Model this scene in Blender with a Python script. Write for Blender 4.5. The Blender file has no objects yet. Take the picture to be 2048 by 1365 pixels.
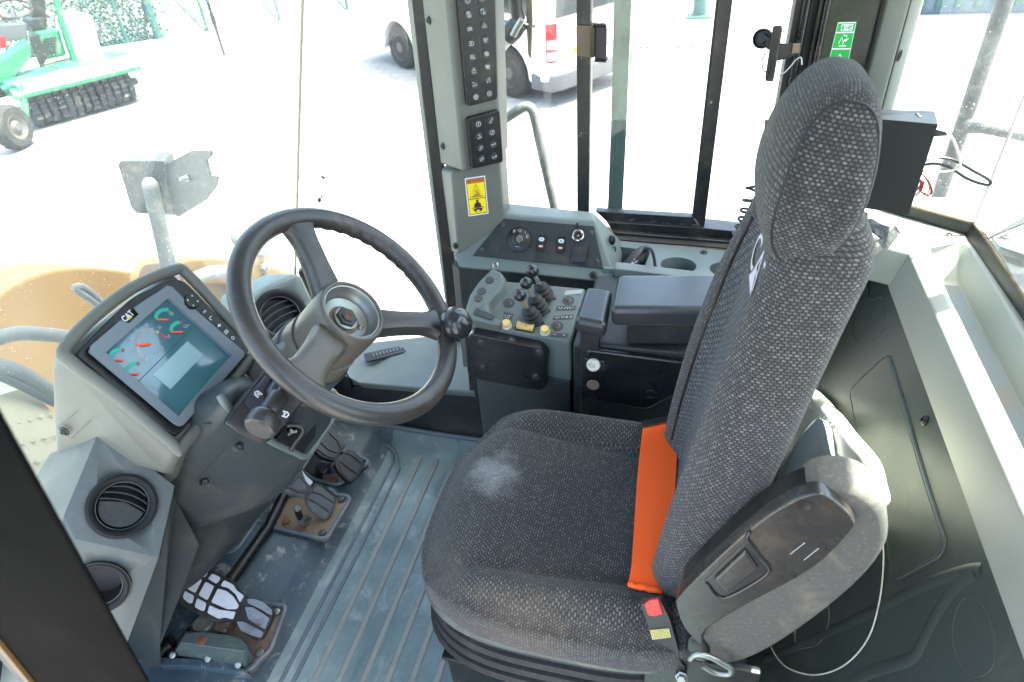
import bpy, bmesh, math, random
from mathutils import Vector, Matrix
random.seed(7)
S = bpy.context.scene
C = S.collection
PI = math.pi

# ------------------------------------------------------------------ camera
RX = Vector((0.96822, 0.09507, -0.23132))      # world axes in (right, down, forward) of the lens
RY = Vector((0.24126, -0.59880, 0.76370))
RZ = Vector((-0.06591, -0.79524, -0.60270))
FPX = 1316.84
EYE = Vector((0, 0, 1.33))
cd = bpy.data.cameras.new('camera'); cam = bpy.data.objects.new('camera', cd); C.objects.link(cam)
cd.sensor_width = 36; cd.lens = FPX / 2048 * 36; cd.clip_start = 0.02; cd.clip_end = 1500
cam.matrix_world = Matrix(((RX[0], -RX[1], -RX[2], EYE[0]), (RY[0], -RY[1], -RY[2], EYE[1]),
                           (RZ[0], -RZ[1], -RZ[2], EYE[2]), (0, 0, 0, 1)))
cd.dof.use_dof = True; cd.dof.focus_distance = 1.08; cd.dof.aperture_fstop = 7.5
S.camera = cam

# ------------------------------------------------------------------ sky, sun, exposure
SUN = Vector((0.345, 0.065, 1.0)).normalized()
w = bpy.data.worlds.new('World'); S.world = w; w.use_nodes = True
wn = w.node_tree
sky = wn.nodes.new('ShaderNodeTexSky'); sky.sky_type = 'NISHITA'; sky.sun_disc = False; sky.air_density = 1.0; sky.dust_density = 4.0; sky.ozone_density = .4
sky.sun_elevation = math.asin(SUN.z); sky.sun_rotation = math.atan2(SUN.x, SUN.y)
bg = wn.nodes['Background']; bg.inputs['Strength'].default_value = 0.13
wn.links.new(sky.outputs[0], bg.inputs['Color'])
sl = bpy.data.lights.new('sun', 'SUN'); sl.energy = 3.3; sl.angle = math.radians(.55); sl.color = (1, .95, .87)
so = bpy.data.objects.new('sun', sl); C.objects.link(so)
so.rotation_euler = SUN.to_track_quat('Z', 'Y').to_euler()
S.view_settings.view_transform = 'Standard'; S.view_settings.look = 'None'
S.view_settings.gamma = 1; S.view_settings.use_curve_mapping = False
S.view_settings.exposure = 3.3
S.cycles.max_bounces = 10; S.cycles.diffuse_bounces = 6; S.cycles.transparent_max_bounces = 16
S.cycles.caustics_reflective = False; S.cycles.caustics_refractive = False
S.cycles.sample_clamp_indirect = 6

# ------------------------------------------------------------------ measuring: a sight line met with a known plane
def ray(u, v):
    q = Vector((u - 1024, v - 682.5, FPX)); return Vector((RX.dot(q), RY.dot(q), RZ.dot(q)))
def V(u, v, x=None, y=None, z=None):
    d = ray(u, v)
    t = (x / d.x) if x is not None else (y / d.y) if y is not None else ((z - EYE.z) / d.z)
    return EYE + d * t
def Vp(u, v, pl):
    d = ray(u, v); p, n = pl
    return EYE + d * ((p - EYE).dot(n) / d.dot(n))
def plane(a, b, c):
    n = (b - a).cross(c - a).normalized()
    if n.dot(EYE - a) < 0: n = -n
    return a, n
class Quad:
    """bilinear patch: s runs a->b, t runs a->d, h rises along the outward normal"""
    def __init__(q, a, b, c, d, n=None):
        q.a, q.b, q.c, q.d = a, b, c, d
        q.n = n or (b - a).cross(d - a).normalized()
        if n is None and q.n.dot(EYE - a) < 0: q.n = -q.n
    def __call__(q, s, t, h=0):
        return (q.a * (1 - s) * (1 - t) + q.b * s * (1 - t) + q.c * s * t + q.d * (1 - s) * t) + q.n * h

# ------------------------------------------------------------------ objects
def thing(name, label, cat, loc, group=None):
    o = bpy.data.objects.new(name, None); C.objects.link(o); o.location = loc; o.empty_display_size = .05
    o['label'] = label; o['category'] = cat
    if group: o['group'] = group
    return o
def link(name, me, mat, parent=None):
    o = bpy.data.objects.new(name, me); C.objects.link(o)
    if mat is not None and len(me.materials) == 0: me.materials.append(mat)
    if parent is not None:
        L = Vector((0, 0, 0)); p = parent
        root = parent
        while root.parent: root = root.parent
        o.parent = parent
        bpy_w = world_loc(parent)
        o.matrix_parent_inverse = Matrix.Translation(-bpy_w)
    return o
def world_loc(o):
    # every object here only ever carries a translation; children keep world-space meshes
    if o.parent is None: return Vector(o.location)
    return Vector((0, 0, 0))
def tag(o, label=None, cat=None, group=None, kind=None):
    if label: o['label'] = label
    if cat: o['category'] = cat
    if group: o['group'] = group
    if kind: o['kind'] = kind
    if o.type == 'MESH' and o.parent is None:         # origin to the base of the thing
        vs = o.data.vertices
        lo = Vector([min(v.co[i] for v in vs) for i in range(3)]); hi = Vector([max(v.co[i] for v in vs) for i in range(3)])
        c = Vector(((lo.x + hi.x) / 2, (lo.y + hi.y) / 2, lo.z))
        o.data.transform(Matrix.Translation(-c)); o.location = c
    return o
def fin(bm, name, mat, parent=None, bev=0, seg=2, ang=28, sharp=34, recalc=True, wn_=True):
    if recalc: bmesh.ops.recalc_face_normals(bm, faces=bm.faces)
    if bev > 0:
        es = [e for e in bm.edges if len(e.link_faces) == 2 and e.calc_face_angle(0) > math.radians(ang)]
        bmesh.ops.bevel(bm, geom=es, offset=bev, segments=seg, profile=.5, affect='EDGES', clamp_overlap=True)
    me = bpy.data.meshes.new(name); bm.to_mesh(me); bm.free()
    me.polygons.foreach_set('use_smooth', [True] * len(me.polygons))
    me.set_sharp_from_angle(angle=math.radians(sharp))
    o = link(name, me, mat, parent)
    if bev > 0 and wn_:
        m = o.modifiers.new('weighted', 'WEIGHTED_NORMAL'); m.keep_sharp = True
    return o
def bm_poly(bm, pts, off, caps=(True, True)):
    """extrude polygon pts by vector off (or per-point list)"""
    n = len(pts)
    offs = off if isinstance(off, list) else [off] * n
    a = [bm.verts.new(p) for p in pts]; b = [bm.verts.new(p + o) for p, o in zip(pts, offs)]
    if caps[0]: bm.faces.new(a)
    if caps[1]: bm.faces.new(b[::-1])
    for i in range(n):
        bm.faces.new((a[i], b[i], b[(i + 1) % n], a[(i + 1) % n]))
def prism(name, pts, off, mat, parent=None, bev=0, seg=2, **k):
    bm = bmesh.new(); bm_poly(bm, [Vector(p) for p in pts], off); return fin(bm, name, mat, parent, bev, seg, **k)
def hull(name, pts, mat, parent=None, bev=0, seg=2, **k):
    bm = bmesh.new()
    for p in pts: bm.verts.new(p)
    r = bmesh.ops.convex_hull(bm, input=bm.verts)
    dead = [g for g in r['geom_interior'] if isinstance(g, bmesh.types.BMVert)]
    if dead: bmesh.ops.delete(bm, geom=dead, context='VERTS')
    bmesh.ops.dissolve_limit(bm, angle_limit=math.radians(2), verts=bm.verts, edges=bm.edges)
    return fin(bm, name, mat, parent, bev, seg, **k)
def bm_box(bm, c, s, ex=Vector((1, 0, 0)), ey=Vector((0, 1, 0)), ez=None):
    ez = ez or ex.cross(ey)
    h = [(-1, -1), (1, -1), (1, 1), (-1, 1)]
    bm_poly(bm, [c + ex * (a * s[0] / 2) + ey * (b * s[1] / 2) - ez * (s[2] / 2) for a, b in h], ez * s[2])
def box(name, c, s, mat, parent=None, bev=0, seg=2, ex=Vector((1, 0, 0)), ey=Vector((0, 1, 0)), **k):
    bm = bmesh.new(); bm_box(bm, Vector(c), s, ex, ey); return fin(bm, name, mat, parent, bev, seg, **k)
def spline(pts, n=8, closed=False):
    P = [Vector(p) for p in pts]; out = []
    m = len(P)
    for i in range(m if closed else m - 1):
        if closed: p0, p1, p2, p3 = P[(i - 1) % m], P[i], P[(i + 1) % m], P[(i + 2) % m]
        else: p0, p1, p2, p3 = P[max(i - 1, 0)], P[i], P[i + 1], P[min(i + 2, m - 1)]
        for j in range(n):
            t = j / n
            out.append(.5 * ((2 * p1) + (p2 - p0) * t + (2 * p0 - 5 * p1 + 4 * p2 - p3) * t * t + (3 * p1 - p0 - 3 * p2 + p3) * t ** 3))
    if not closed: out.append(P[-1])
    return out
def bm_tube(bm, pts, r, seg=10, closed=False, cap=True, flat=None):
    """sweep a circle (or flat=(w,h,updir) ellipse/box) along pts"""
    P = [Vector(p) for p in pts]; n = len(P); rings = []
    up = None
    for i, p in enumerate(P):
        if closed: t = (P[(i + 1) % n] - P[(i - 1) % n]).normalized()
        else: t = (P[min(i + 1, n - 1)] - P[max(i - 1, 0)]).normalized()
        if up is None:
            up = Vector((0, 0, 1)) if abs(t.z) < .9 else Vector((1, 0, 0))
        up = (up - t * up.dot(t)).normalized(); sd = t.cross(up)
        rr = r[i] if isinstance(r, (list, tuple)) else r
        rings.append([bm.verts.new(p + up * (math.cos(2 * PI * k / seg) * rr) + sd * (math.sin(2 * PI * k / seg) * rr)) for k in range(seg)])
    for i in range(n if closed else n - 1):
        a, b = rings[i], rings[(i + 1) % n]
        for k in range(seg): bm.faces.new((a[k], a[(k + 1) % seg], b[(k + 1) % seg], b[k]))
    if not closed and cap:
        bm.faces.new(rings[0][::-1]); bm.faces.new(rings[-1])
def tube(name, pts, r, mat, parent=None, seg=10, sm=0, closed=False, **k):
    if sm: 
        if isinstance(r, (list, tuple)): 
            rs = []
            for i in range(len(r) - 1): rs += [r[i] + (r[i + 1] - r[i]) * j / sm for j in range(sm)]
            r = rs + [r[-1]]
        pts = spline(pts, sm, closed)
    bm = bmesh.new(); bm_tube(bm, pts, r, seg, closed); return fin(bm, name, mat, parent, sharp=50, **k)
def axes(n):
    n = Vector(n).normalized(); a = Vector((0, 0, 1)) if abs(n.z) < .9 else Vector((1, 0, 0))
    ex = a.cross(n).normalized(); return ex, n.cross(ex), n
def bm_lathe(bm, prof, o, n, seg=24, ex=None, sx=1, sy=1, cap=True):
    """prof = [(radius, height along n)]"""
    e1, e2, n = axes(n)
    if ex is not None: e1 = (ex - n * ex.dot(n)).normalized(); e2 = n.cross(e1)
    rings = []
    for r, h in prof:
        if r < 1e-6: rings.append([bm.verts.new(o + n * h)])
        else: rings.append([bm.verts.new(o + n * h + e1 * (math.cos(2 * PI * k / seg) * r * sx) + e2 * (math.sin(2 * PI * k / seg) * r * sy)) for k in range(seg)])
    for a, b in zip(rings, rings[1:]):
        for k in range(seg):
            k2 = (k + 1) % seg
            if len(a) == 1 and len(b) == 1: continue
            if len(a) == 1: bm.faces.new((a[0], b[k2], b[k]))
            elif len(b) == 1: bm.faces.new((a[k], a[k2], b[0]))
            else: bm.faces.new((a[k], a[k2], b[k2], b[k]))
    if cap:
        if len(rings[0]) > 1: bm.faces.new(rings[0][::-1])
        if len(rings[-1]) > 1: bm.faces.new(rings[-1])
def lathe(name, prof, o, n, mat, parent=None, seg=24, sharp=34, **k):
    bm = bmesh.new(); bm_lathe(bm, prof, Vector(o), n, seg, **k); return fin(bm, name, mat, parent, sharp=sharp)
def ball(name, c, r, mat, parent=None, n=None, sz=1, seg=20):
    prof = [(math.sin(PI * i / 12) * r, -math.cos(PI * i / 12) * r * sz) for i in range(13)]
    prof[0] = (0, prof[0][1]); prof[-1] = (0, prof[-1][1])
    return lathe(name, prof, c, n or Vector((0, 0, 1)), mat, parent, seg, sharp=180)
def rrect(w, h, r, n=4, cx=0, cy=0):
    out = []
    for sx, sy, a0 in ((1, 1, 0), (-1, 1, 90), (-1, -1, 180), (1, -1, 270)):
        for i in range(n + 1):
            a = math.radians(a0 + 90 * i / n)
            out.append((cx + sx * (w / 2 - r) + r * math.cos(a), cy + sy * (h / 2 - r) + r * math.sin(a)))
    return out
def round_poly(pts, r, n=4):
    """round the corners of a 3d polygon"""
    out = []; m = len(pts)
    for i in range(m):
        p0, p, p1 = pts[i - 1], pts[i], pts[(i + 1) % m]
        rr = r[i] if isinstance(r, (list, tuple)) else r
        if rr <= 0: out.append(p.copy()); continue
        a = (p0 - p); b = (p1 - p); d = min(rr, a.length * .49, b.length * .49)
        A = p + a.normalized() * d; B = p + b.normalized() * d
        for j in range(n + 1):
            t = j / n; out.append(A * (1 - t) ** 2 + p * 2 * t * (1 - t) + B * t * t)
    return out
def strokes(name, lines, wd, fr, mat, parent=None, h=.0004, closed=False):
    """flat printed marks: fr(x, y, h) maps 2d marks to the surface"""
    bm = bmesh.new()
    for L in lines:
        cl = len(L) > 2 and L[0] == L[-1]
        pts = L[:-1] if cl else L; n = len(pts)
        if n == 1: continue
        lft, rgt = [], []
        for i in range(n):
            a = pts[(i - 1) % n] if (cl or i > 0) else pts[i]; b = pts[(i + 1) % n] if (cl or i < n - 1) else pts[i]
            dx, dy = b[0] - a[0], b[1] - a[1]; l = math.hypot(dx, dy) or 1
            nx, ny = -dy / l * wd / 2, dx / l * wd / 2
            lft.append(bm.verts.new(fr(pts[i][0] + nx, pts[i][1] + ny, h))); rgt.append(bm.verts.new(fr(pts[i][0] - nx, pts[i][1] - ny, h)))
        for i in range(n if cl else n - 1):
            j = (i + 1) % n; bm.faces.new((lft[i], rgt[i], rgt[j], lft[j]))
    return fin(bm, name, mat, parent)
def fills(name, polys, fr, mat, parent=None, h=.0004):
    bm = bmesh.new()
    for p in polys: bm.faces.new([bm.verts.new(fr(x, y, h)) for x, y in p])
    return fin(bm, name, mat, parent)
def circ(cx, cy, r, n=16, a0=0, a1=360):
    return [(cx + r * math.cos(math.radians(a0 + (a1 - a0) * i / n)), cy + r * math.sin(math.radians(a0 + (a1 - a0) * i / n))) for i in range(n + 1)]
def ring(cx, cy, r, n=16):
    p = circ(cx, cy, r, n); p[-1] = p[0]; return p
def text(body, fr, x, y, size, mat, parent, name='lettering', h=.0005, sx=1, align='CENTER', shear=0, bold=0):
    cu = bpy.data.curves.new(name, 'FONT'); cu.body = body; cu.size = size; cu.align_x = align; cu.align_y = 'CENTER'; cu.resolution_u = 3; cu.shear = shear; cu.offset = bold
    o = bpy.data.objects.new('tmp', cu); C.objects.link(o)
    me = bpy.data.meshes.new_from_object(o); bpy.data.objects.remove(o); bpy.data.curves.remove(cu)
    for v in me.vertices: v.co = fr(x + v.co.x * sx, y + v.co.y, h)
    me.name = name
    return link(name, me, mat, parent)
def frame(o, ex, ey, n):
    return lambda x, y, h=0: o + ex * x + ey * y + n * h
def dup(o, off=None, parent=None):
    c = o.copy(); C.objects.link(c)
    if parent is not None: c.parent = parent
    if off is not None: c.location = Vector(c.location) + off
    for ch in list(o.children): dup(ch, None, c)
    return c
def screw(c, n, r, mat, parent, name='screw', dark=None):
    """domed socket-head screw with a washer"""
    bm = bmesh.new()
    bm_lathe(bm, [(r * 1.5, -.001), (r * 1.5, .0006), (r * 1.1, .0012), (r, .0016), (r * .92, r * .55), (r * .6, r * .8), (r * .42, r * .8), (r * .4, r * .3), (0, r * .3)], Vector(c), n, 14)
    return fin(bm, name, mat, parent)

def cut(o, c, n, r, depth, seg=40):
    """drill a round hole into a mesh part"""
    bm = bmesh.new(); bm_lathe(bm, [(r, -depth), (r, .05)], Vector(c), n, seg); bmesh.ops.recalc_face_normals(bm, faces=bm.faces)
    me = bpy.data.meshes.new('drill'); bm.to_mesh(me); bm.free(); d = bpy.data.objects.new('drill', me); C.objects.link(d)
    m = o.modifiers.new('drill', 'BOOLEAN'); m.operation = 'DIFFERENCE'; m.object = d; m.solver = 'EXACT'
    bpy.context.view_layer.update(); ev = o.evaluated_get(bpy.context.evaluated_depsgraph_get())
    nm = bpy.data.meshes.new_from_object(ev); o.modifiers.clear(); old = o.data; o.data = nm
    bpy.data.objects.remove(d); bpy.data.meshes.remove(me)
    nm.set_sharp_from_angle(angle=math.radians(34)); return o
# ------------------------------------------------------------------ materials
def srgb(r, g, b):
    f = lambda c: (c / 255 / 12.92) if c <= 10 else ((c / 255 + .055) / 1.055) ** 2.4
    return (f(r), f(g), f(b), 1)
class NT:
    def __init__(s, name):
        s.m = bpy.data.materials.new(name); s.m.use_nodes = True; s.t = s.m.node_tree; s.p = s.t.nodes['Principled BSDF']
        s.out = s.t.nodes['Material Output']
    def n(s, typ, **k):
        nd = s.t.nodes.new(typ)
        for a, b in k.items(): setattr(nd, a, b)
        return nd
    def l(s, a, b): s.t.links.new(a, b)
    def val(s, sock, v):
        if hasattr(v, 'is_output') or isinstance(v, bpy.types.NodeSocket): s.l(v, sock)
        else: sock.default_value = v
    def math(s, op, a, b=0, c=0, clamp=False):
        nd = s.n('ShaderNodeMath', operation=op); nd.use_clamp = clamp
        s.val(nd.inputs[0], a); s.val(nd.inputs[1], b)
        if op in ('MULTIPLY_ADD', 'SMOOTH_MIN', 'COMPARE'): s.val(nd.inputs[2], c)
        return nd.outputs[0]
    def ss(s, x, a, b, lo=0, hi=1):
        nd = s.n('ShaderNodeMapRange'); nd.interpolation_type = 'SMOOTHSTEP'
        s.val(nd.inputs['Value'], x); s.val(nd.inputs['From Min'], a); s.val(nd.inputs['From Max'], b); s.val(nd.inputs['To Min'], lo); s.val(nd.inputs['To Max'], hi)
        return nd.outputs[0]
    def mix(s, f, a, b):
        nd = s.n('ShaderNodeMix', data_type='RGBA'); s.val(nd.inputs[0], f); s.val(nd.inputs[6], a); s.val(nd.inputs[7], b); return nd.outputs[2]
    def obj(s):
        return s.n('ShaderNodeTexCoord').outputs['Object']
    def pos(s): return s.n('ShaderNodeNewGeometry').outputs['Position']
    def noise(s, scale, detail=3, rough=.55, co=None, stretch=None, dist=0):
        nd = s.n('ShaderNodeTexNoise'); nd.inputs['Scale'].default_value = scale; nd.inputs['Detail'].default_value = detail
        nd.inputs['Roughness'].default_value = rough; nd.inputs['Distortion'].default_value = dist
        co = co or s.obj()
        if stretch:
            mp = s.n('ShaderNodeMapping'); mp.inputs['Scale'].default_value = stretch; s.l(co, mp.inputs[0]); co = mp.outputs[0]
        s.l(co, nd.inputs['Vector']); return nd.outputs[0]
    def bump(s, h, strength=.3, dist=.001):
        nd = s.n('ShaderNodeBump'); nd.inputs['Strength'].default_value = strength; nd.inputs['Distance'].default_value = dist
        s.l(h, nd.inputs['Height']); s.l(nd.outputs[0], s.p.inputs['Normal']); return nd
def surf(name, col, rough=.5, metal=0, grain=900, gs=.12, dirt=None, damt=.35, dscale=6, wear=None, wamt=.2, spec=.5, var=.12, scratch=0, coat=0):
    """general painted/plastic/rubber surface: tone drift, dust patches, fine grain, rubbed scratches"""
    t = NT(name); p = t.p
    co = t.pos()
    base = t.mix(t.noise(5, 4, .6, co), tuple(c * (1 - var) for c in col[:3]) + (1,), tuple(min(1, c * (1 + var)) for c in col[:3]) + (1,))
    if dirt:
        d = t.math('MULTIPLY', t.ss(t.noise(dscale, 7, .68, co, dist=.6), .48, .75), damt)
        f2 = t.math('MULTIPLY', t.ss(t.noise(dscale * 22, 4, .6, co), .5, .72), damt * .35)
        base = t.mix(t.math('MAXIMUM', d, f2), base, dirt)
    if scratch:
        sc = t.ss(t.noise(38, 5, .7, co, stretch=(1, 9, 1.6)), .64, .74)
        sc2 = t.ss(t.noise(30, 5, .7, co, stretch=(9, 1.2, 1)), .66, .75)
        base = t.mix(t.math('MULTIPLY', t.math('MAXIMUM', sc, sc2), scratch), base, wear or (.4, .4, .38, 1))
    t.l(base, p.inputs['Base Color'])
    r = t.math('ADD', t.math('MULTIPLY', t.math('SUBTRACT', t.noise(14, 5, .65, co), .5), .22), rough, clamp=True)
    t.l(r, p.inputs['Roughness']); p.inputs['Metallic'].default_value = metal; p.inputs['Specular IOR Level'].default_value = spec
    if coat: p.inputs['Coat Weight'].default_value = coat; p.inputs['Coat Roughness'].default_value = .15
    if gs: t.bump(t.noise(grain, 2, .5, co), gs, .0006)
    return t.m
def flat(name, col, rough=.5, emit=0):
    t = NT(name); t.p.inputs['Base Color'].default_value = col; t.p.inputs['Roughness'].default_value = rough
    if emit: t.p.inputs['Emission Color'].default_value = col; t.p.inputs['Emission Strength'].default_value = emit
    return t.m
DUST = srgb(176, 160, 136)
M = {}
M['beige'] = surf('beige_grey_moulding', srgb(100, 103, 95), .55, dirt=srgb(132, 118, 92), damt=.22, grain=700, gs=.15, var=.05)
M['grey'] = surf('mid_grey_moulding', srgb(98, 109, 106), .5, dirt=srgb(150, 142, 124), damt=.25, grain=700, gs=.2, var=.06)
M['dgrey'] = surf('dark_grey_moulding', srgb(52, 60, 61), .5, dirt=DUST, damt=.14, grain=800, gs=.22, var=.08)
M['charc'] = surf('charcoal_moulding', srgb(30, 37, 39), .52, dirt=DUST, damt=.12, grain=800, gs=.2, var=.1)
M['wall'] = surf('rear_panel_moulding', srgb(57, 66, 63), .42, dirt=DUST, damt=.1, grain=600, gs=.2, var=.06)
M['black'] = surf('black_plastic', srgb(15, 18, 19), .42, dirt=DUST, damt=.14, grain=900, gs=.15, var=.1)
M['gloss'] = surf('glossy_black_paint', srgb(16, 19, 21), .24, dirt=DUST, damt=.22, dscale=9, gs=.05, scratch=.25)
M['rubber'] = surf('black_rubber', srgb(20, 23, 24), .6, dirt=srgb(130, 126, 116), damt=.25, gs=.2)
M['seal'] = surf('window_seal', srgb(26, 28, 28), .55, dirt=srgb(110, 88, 56), damt=.3, dscale=12)
M['leather'] = surf('worn_steering_rubber', srgb(52, 51, 49), .34, dirt=srgb(104, 92, 78), damt=.5, dscale=7, grain=1100, gs=.25, spec=.6)
M['pad'] = surf('black_moulded_pad', srgb(15, 19, 21), .3, dirt=srgb(120, 118, 112), damt=.2, grain=1300, gs=.2, scratch=.12, spec=.6)
M['steel'] = surf('bare_steel', srgb(150, 150, 146), .35, metal=1, dirt=srgb(90, 62, 38), damt=.5, dscale=20)
M['zinc'] = surf('zinc_casting', srgb(150, 156, 150), .42, metal=.8, dirt=srgb(120, 92, 62), damt=.45, dscale=26)
M['rust'] = surf('rusty_plate', srgb(122, 106, 88), .7, dirt=srgb(106, 62, 34), damt=.7, dscale=24, grain=500, gs=.5, scratch=.25)
M['rustred'] = surf('rust_red_nut', srgb(120, 76, 52), .65, dirt=srgb(70, 50, 40), damt=.6, dscale=60)
M['chrome'] = flat('chrome', (.75, .76, .78, 1), .15); M['chrome'].node_tree.nodes['Principled BSDF'].inputs['Metallic'].default_value = 1
M['lampgrey'] = surf('dark_grey_steel', srgb(46, 50, 50), .5, dirt=DUST, damt=.35, dscale=14)  # the work lamp's unlit faces are put into this dark grey
M['dirtstrip'] = surf('packed_dust', srgb(150, 130, 100), .9, dirt=srgb(70, 58, 44), damt=.8, dscale=30)
M['vent'] = surf('matt_black_vent', srgb(22, 25, 26), .6, spec=.25, gs=.1)
M['boxgrey'] = surf('corner_box_moulding', srgb(70, 78, 77), .5, dirt=srgb(150, 142, 124), damt=.2, grain=700, gs=.2, var=.06)
M['collar'] = surf('worn_grey_collar', srgb(92, 86, 76), .4, dirt=srgb(130, 116, 98), damt=.3, dscale=9)
M['white'] = flat('white_print', (.8, .8, .78, 1), .5)
M['offw'] = flat('dim_white_print', (.5, .52, .52, 1), .5)
M['cream'] = surf('cream_knob', srgb(226, 196, 120), .45, dirt=srgb(140, 110, 70), damt=.3, dscale=50)
M['cream2'] = surf('pale_collar', srgb(208, 204, 188), .45, dirt=srgb(140, 120, 90), damt=.3, dscale=50)
M['orange'] = surf('orange_webbing', srgb(255, 92, 8), .7, grain=1400, gs=.4, var=.05)
M['red'] = flat('red_plastic', srgb(225, 30, 30), .3)
M['yel'] = flat('yellow_print', srgb(246, 214, 10), .4)
M['orp'] = flat('orange_print', srgb(226, 110, 30), .4)
M['blk'] = flat('black_print', (.012, .012, .012, 1), .5)
M['green'] = flat('green_print', srgb(26, 170, 72), .4)
M['skin'] = surf('shelf_moulding', srgb(156, 159, 150), .5, dirt=srgb(150, 132, 100), damt=.25, gs=.15, var=.04)
# ------------------------------------------------------------------ OUTSIDE: yard, fence, van, sweeper
GZ = -1.55
def concrete():
    t = NT('yard_concrete'); co = t.pos()
    br = t.n('ShaderNodeTexBrick'); br.inputs['Scale'].default_value = 1; br.inputs['Mortar Size'].default_value = .012
    br.inputs['Brick Width'].default_value = .4; br.inputs['Row Height'].default_value = .2
    br.inputs['Color1'].default_value = (.265, .257, .24, 1); br.inputs['Color2'].default_value = (.295, .287, .268, 1); br.inputs['Mortar'].default_value = (.20, .195, .185, 1)
    t.l(co, br.inputs['Vector'])
    c = t.mix(t.math('MULTIPLY', t.ss(t.noise(.7, 5, .6, co), .45, .8), .5), br.outputs[0], (.21, .20, .18, 1))
    t.l(c, t.p.inputs['Base Color']); t.p.inputs['Roughness'].default_value = .85
    return t.m
bm = bmesh.new(); L = 500
vs = [bm.verts.new((x, y, GZ)) for x, y in ((-L, -L), (L, -L), (L, L), (-L, L))]; bm.faces.new(vs)
o = fin(bm, 'yard_ground', concrete()); o['kind'] = 'structure'

M['fgreen'] = surf('fence_paint', srgb(34, 84, 80), .5, dirt=DUST, damt=.3)
M['wire'] = surf('fence_wire', srgb(40, 84, 78), .5, metal=.0)
M['kerb'] = surf('kerb_concrete', srgb(190, 186, 176), .85)
fpts = [V(150, 118, z=GZ), V(262, 95, z=GZ), V(323, 92, z=GZ), V(420, 76, z=GZ), V(564, 55, z=GZ), V(698, 33, z=GZ)]
fa, fb = fpts[0], fpts[-1]; fd = (fb - fa).normalized(); fn = Vector((-fd.y, fd.x, 0))
if fn.dot(fa) < 0: fn = -fn
fence = thing('chain_link_fence', 'green chain link fence with slanting braces along the far edge of the yard', 'fence', fa)
kb = thing('kerb', 'low pale concrete kerb under the green chain link fence', 'kerb', fa - fd * 9)
for i in range(12):
    p = fa + fd * (-9 + i * 2.6); box('kerb_stone', p + Vector((0, 0, .06)), (2.58, .16, .13), M['kerb'], kb, .015, ex=fd, ey=fn)
ts = [(p - fa).dot(fd) for p in fpts]
posts = [-7.5, -4.6, -2.4] + ts[1:2] + ts[3:] + [ts[-1] + 2.2, ts[-1] + 4.6, ts[-1] + 7]
for i, s in enumerate(posts):
    p = fa + fd * s; tube('post', [p, p + Vector((0, 0, 2.5))], .035, M['fgreen'], fence, 8)
    tube('brace', [p + fd * -.02 + Vector((0, 0, .1)), p + fd * -1.1 + Vector((0, 0, 1.9))], .022, M['fgreen'], fence, 6)
p = fa + fd * ts[2]; tube('post', [p, p + Vector((0, 0, 2.5))], .075, M['fgreen'], fence, 10)
for z in (.12, 2.45): tube('rail', [fa + fd * -9 + Vector((0, 0, z)), fa + fd * (ts[-1] + 8) + Vector((0, 0, z))], .022, M['fgreen'], fence, 6)
bm = bmesh.new(); s0, s1, H = -9.0, ts[-1] + 8, 2.3
for sg in (1, -1):
    s = s0 - H
    while s < s1:
        a = s if sg > 0 else s + H; b = s + H if sg > 0 else s
        q = [fa + fd * a + Vector((0, 0, .1)) + fn * .008 * sg, fa + fd * b + Vector((0, 0, .1 + H)) + fn * .008 * sg]
        bm_tube(bm, q, .0075, 3, cap=False); s += .085
o = fin(bm, 'wire_mesh', M['wire'], fence); o['kind'] = 'stuff'

# shrubs behind the fence
def leafmat(nm, a, b):
    t = NT(nm); inf = t.n('ShaderNodeObjectInfo')
    t.l(t.mix(t.noise(3.2, 3, .6, t.pos()), a, b), t.p.inputs['Base Color']); t.p.inputs['Roughness'].default_value = .6
    return t.m
LM = [leafmat('leaf_olive', (.016, .026, .008, 1), (.05, .065, .022, 1)), leafmat('leaf_dry', (.024, .032, .012, 1), (.085, .08, .035, 1))]
def shrub(c, rx, rz, n, mat, label):
    t = thing('shrub', label, 'shrub', c, 'shrubs growing behind the chain link fence')
    rnd = random.Random(int(c.x * 100))
    st = bmesh.new()
    for k in range(6):
        a = rnd.random() * 6.28; q = c + Vector((math.cos(a) * rx * .6, math.sin(a) * rx * .6, rz * 1.2))
        bm_tube(st, spline([c, c.lerp(q, .5) + Vector((rnd.uniform(-.1, .1), 0, .1)), q], 3), .02, 5)
    fin(st, 'stems', M['rust'], t)
    bm = bmesh.new()
    for k in range(n):
        a, z = rnd.random() * 6.28, rnd.random(); r = rx * (rnd.random() ** .5) * (1 - .5 * abs(z - .45)) * rnd.choice((.7, 1, 1.1))
        q = c + Vector((math.cos(a) * r, math.sin(a) * r, z * 2 * rz)); s = rnd.uniform(.025, .055)
        e1 = Vector((rnd.gauss(0, 1), rnd.gauss(0, 1), rnd.gauss(0, .6))).normalized(); e2 = e1.orthogonal().normalized()
        vs = [bm.verts.new(q + e1 * s * x + e2 * s * y) for x, y in ((-1, 0), (0, -.45), (1, 0), (0, .45))]; bm.faces.new(vs)
    fin(bm, 'foliage', mat, t, recalc=False)
for i, (s, d, rx, rz, k, lb) in enumerate([(-3.6, .7, .8, .9, 0, 'olive green shrub behind the fence, right of the sweeper driver seat'), (-2.2, .9, .9, 1.0, 1, 'dry yellowish shrub behind the fence, beside the white tank'),
        (-.8, .8, .9, .85, 0, 'green bushy shrub behind the fence, middle of the row'), (.4, .7, .7, .7, 1, 'straw coloured shrub behind the fence, next to the slanting brace'),
        (1.3, .8, .7, .8, 0, 'green shrub at the right end of the row behind the fence'), (-5.2, .8, 1, 1, 0, 'tall green shrub behind the sweeper, leftmost of the row')]):
    shrub(fa + fd * s + fn * d, rx, rz, 2600, LM[k], lb)

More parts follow.
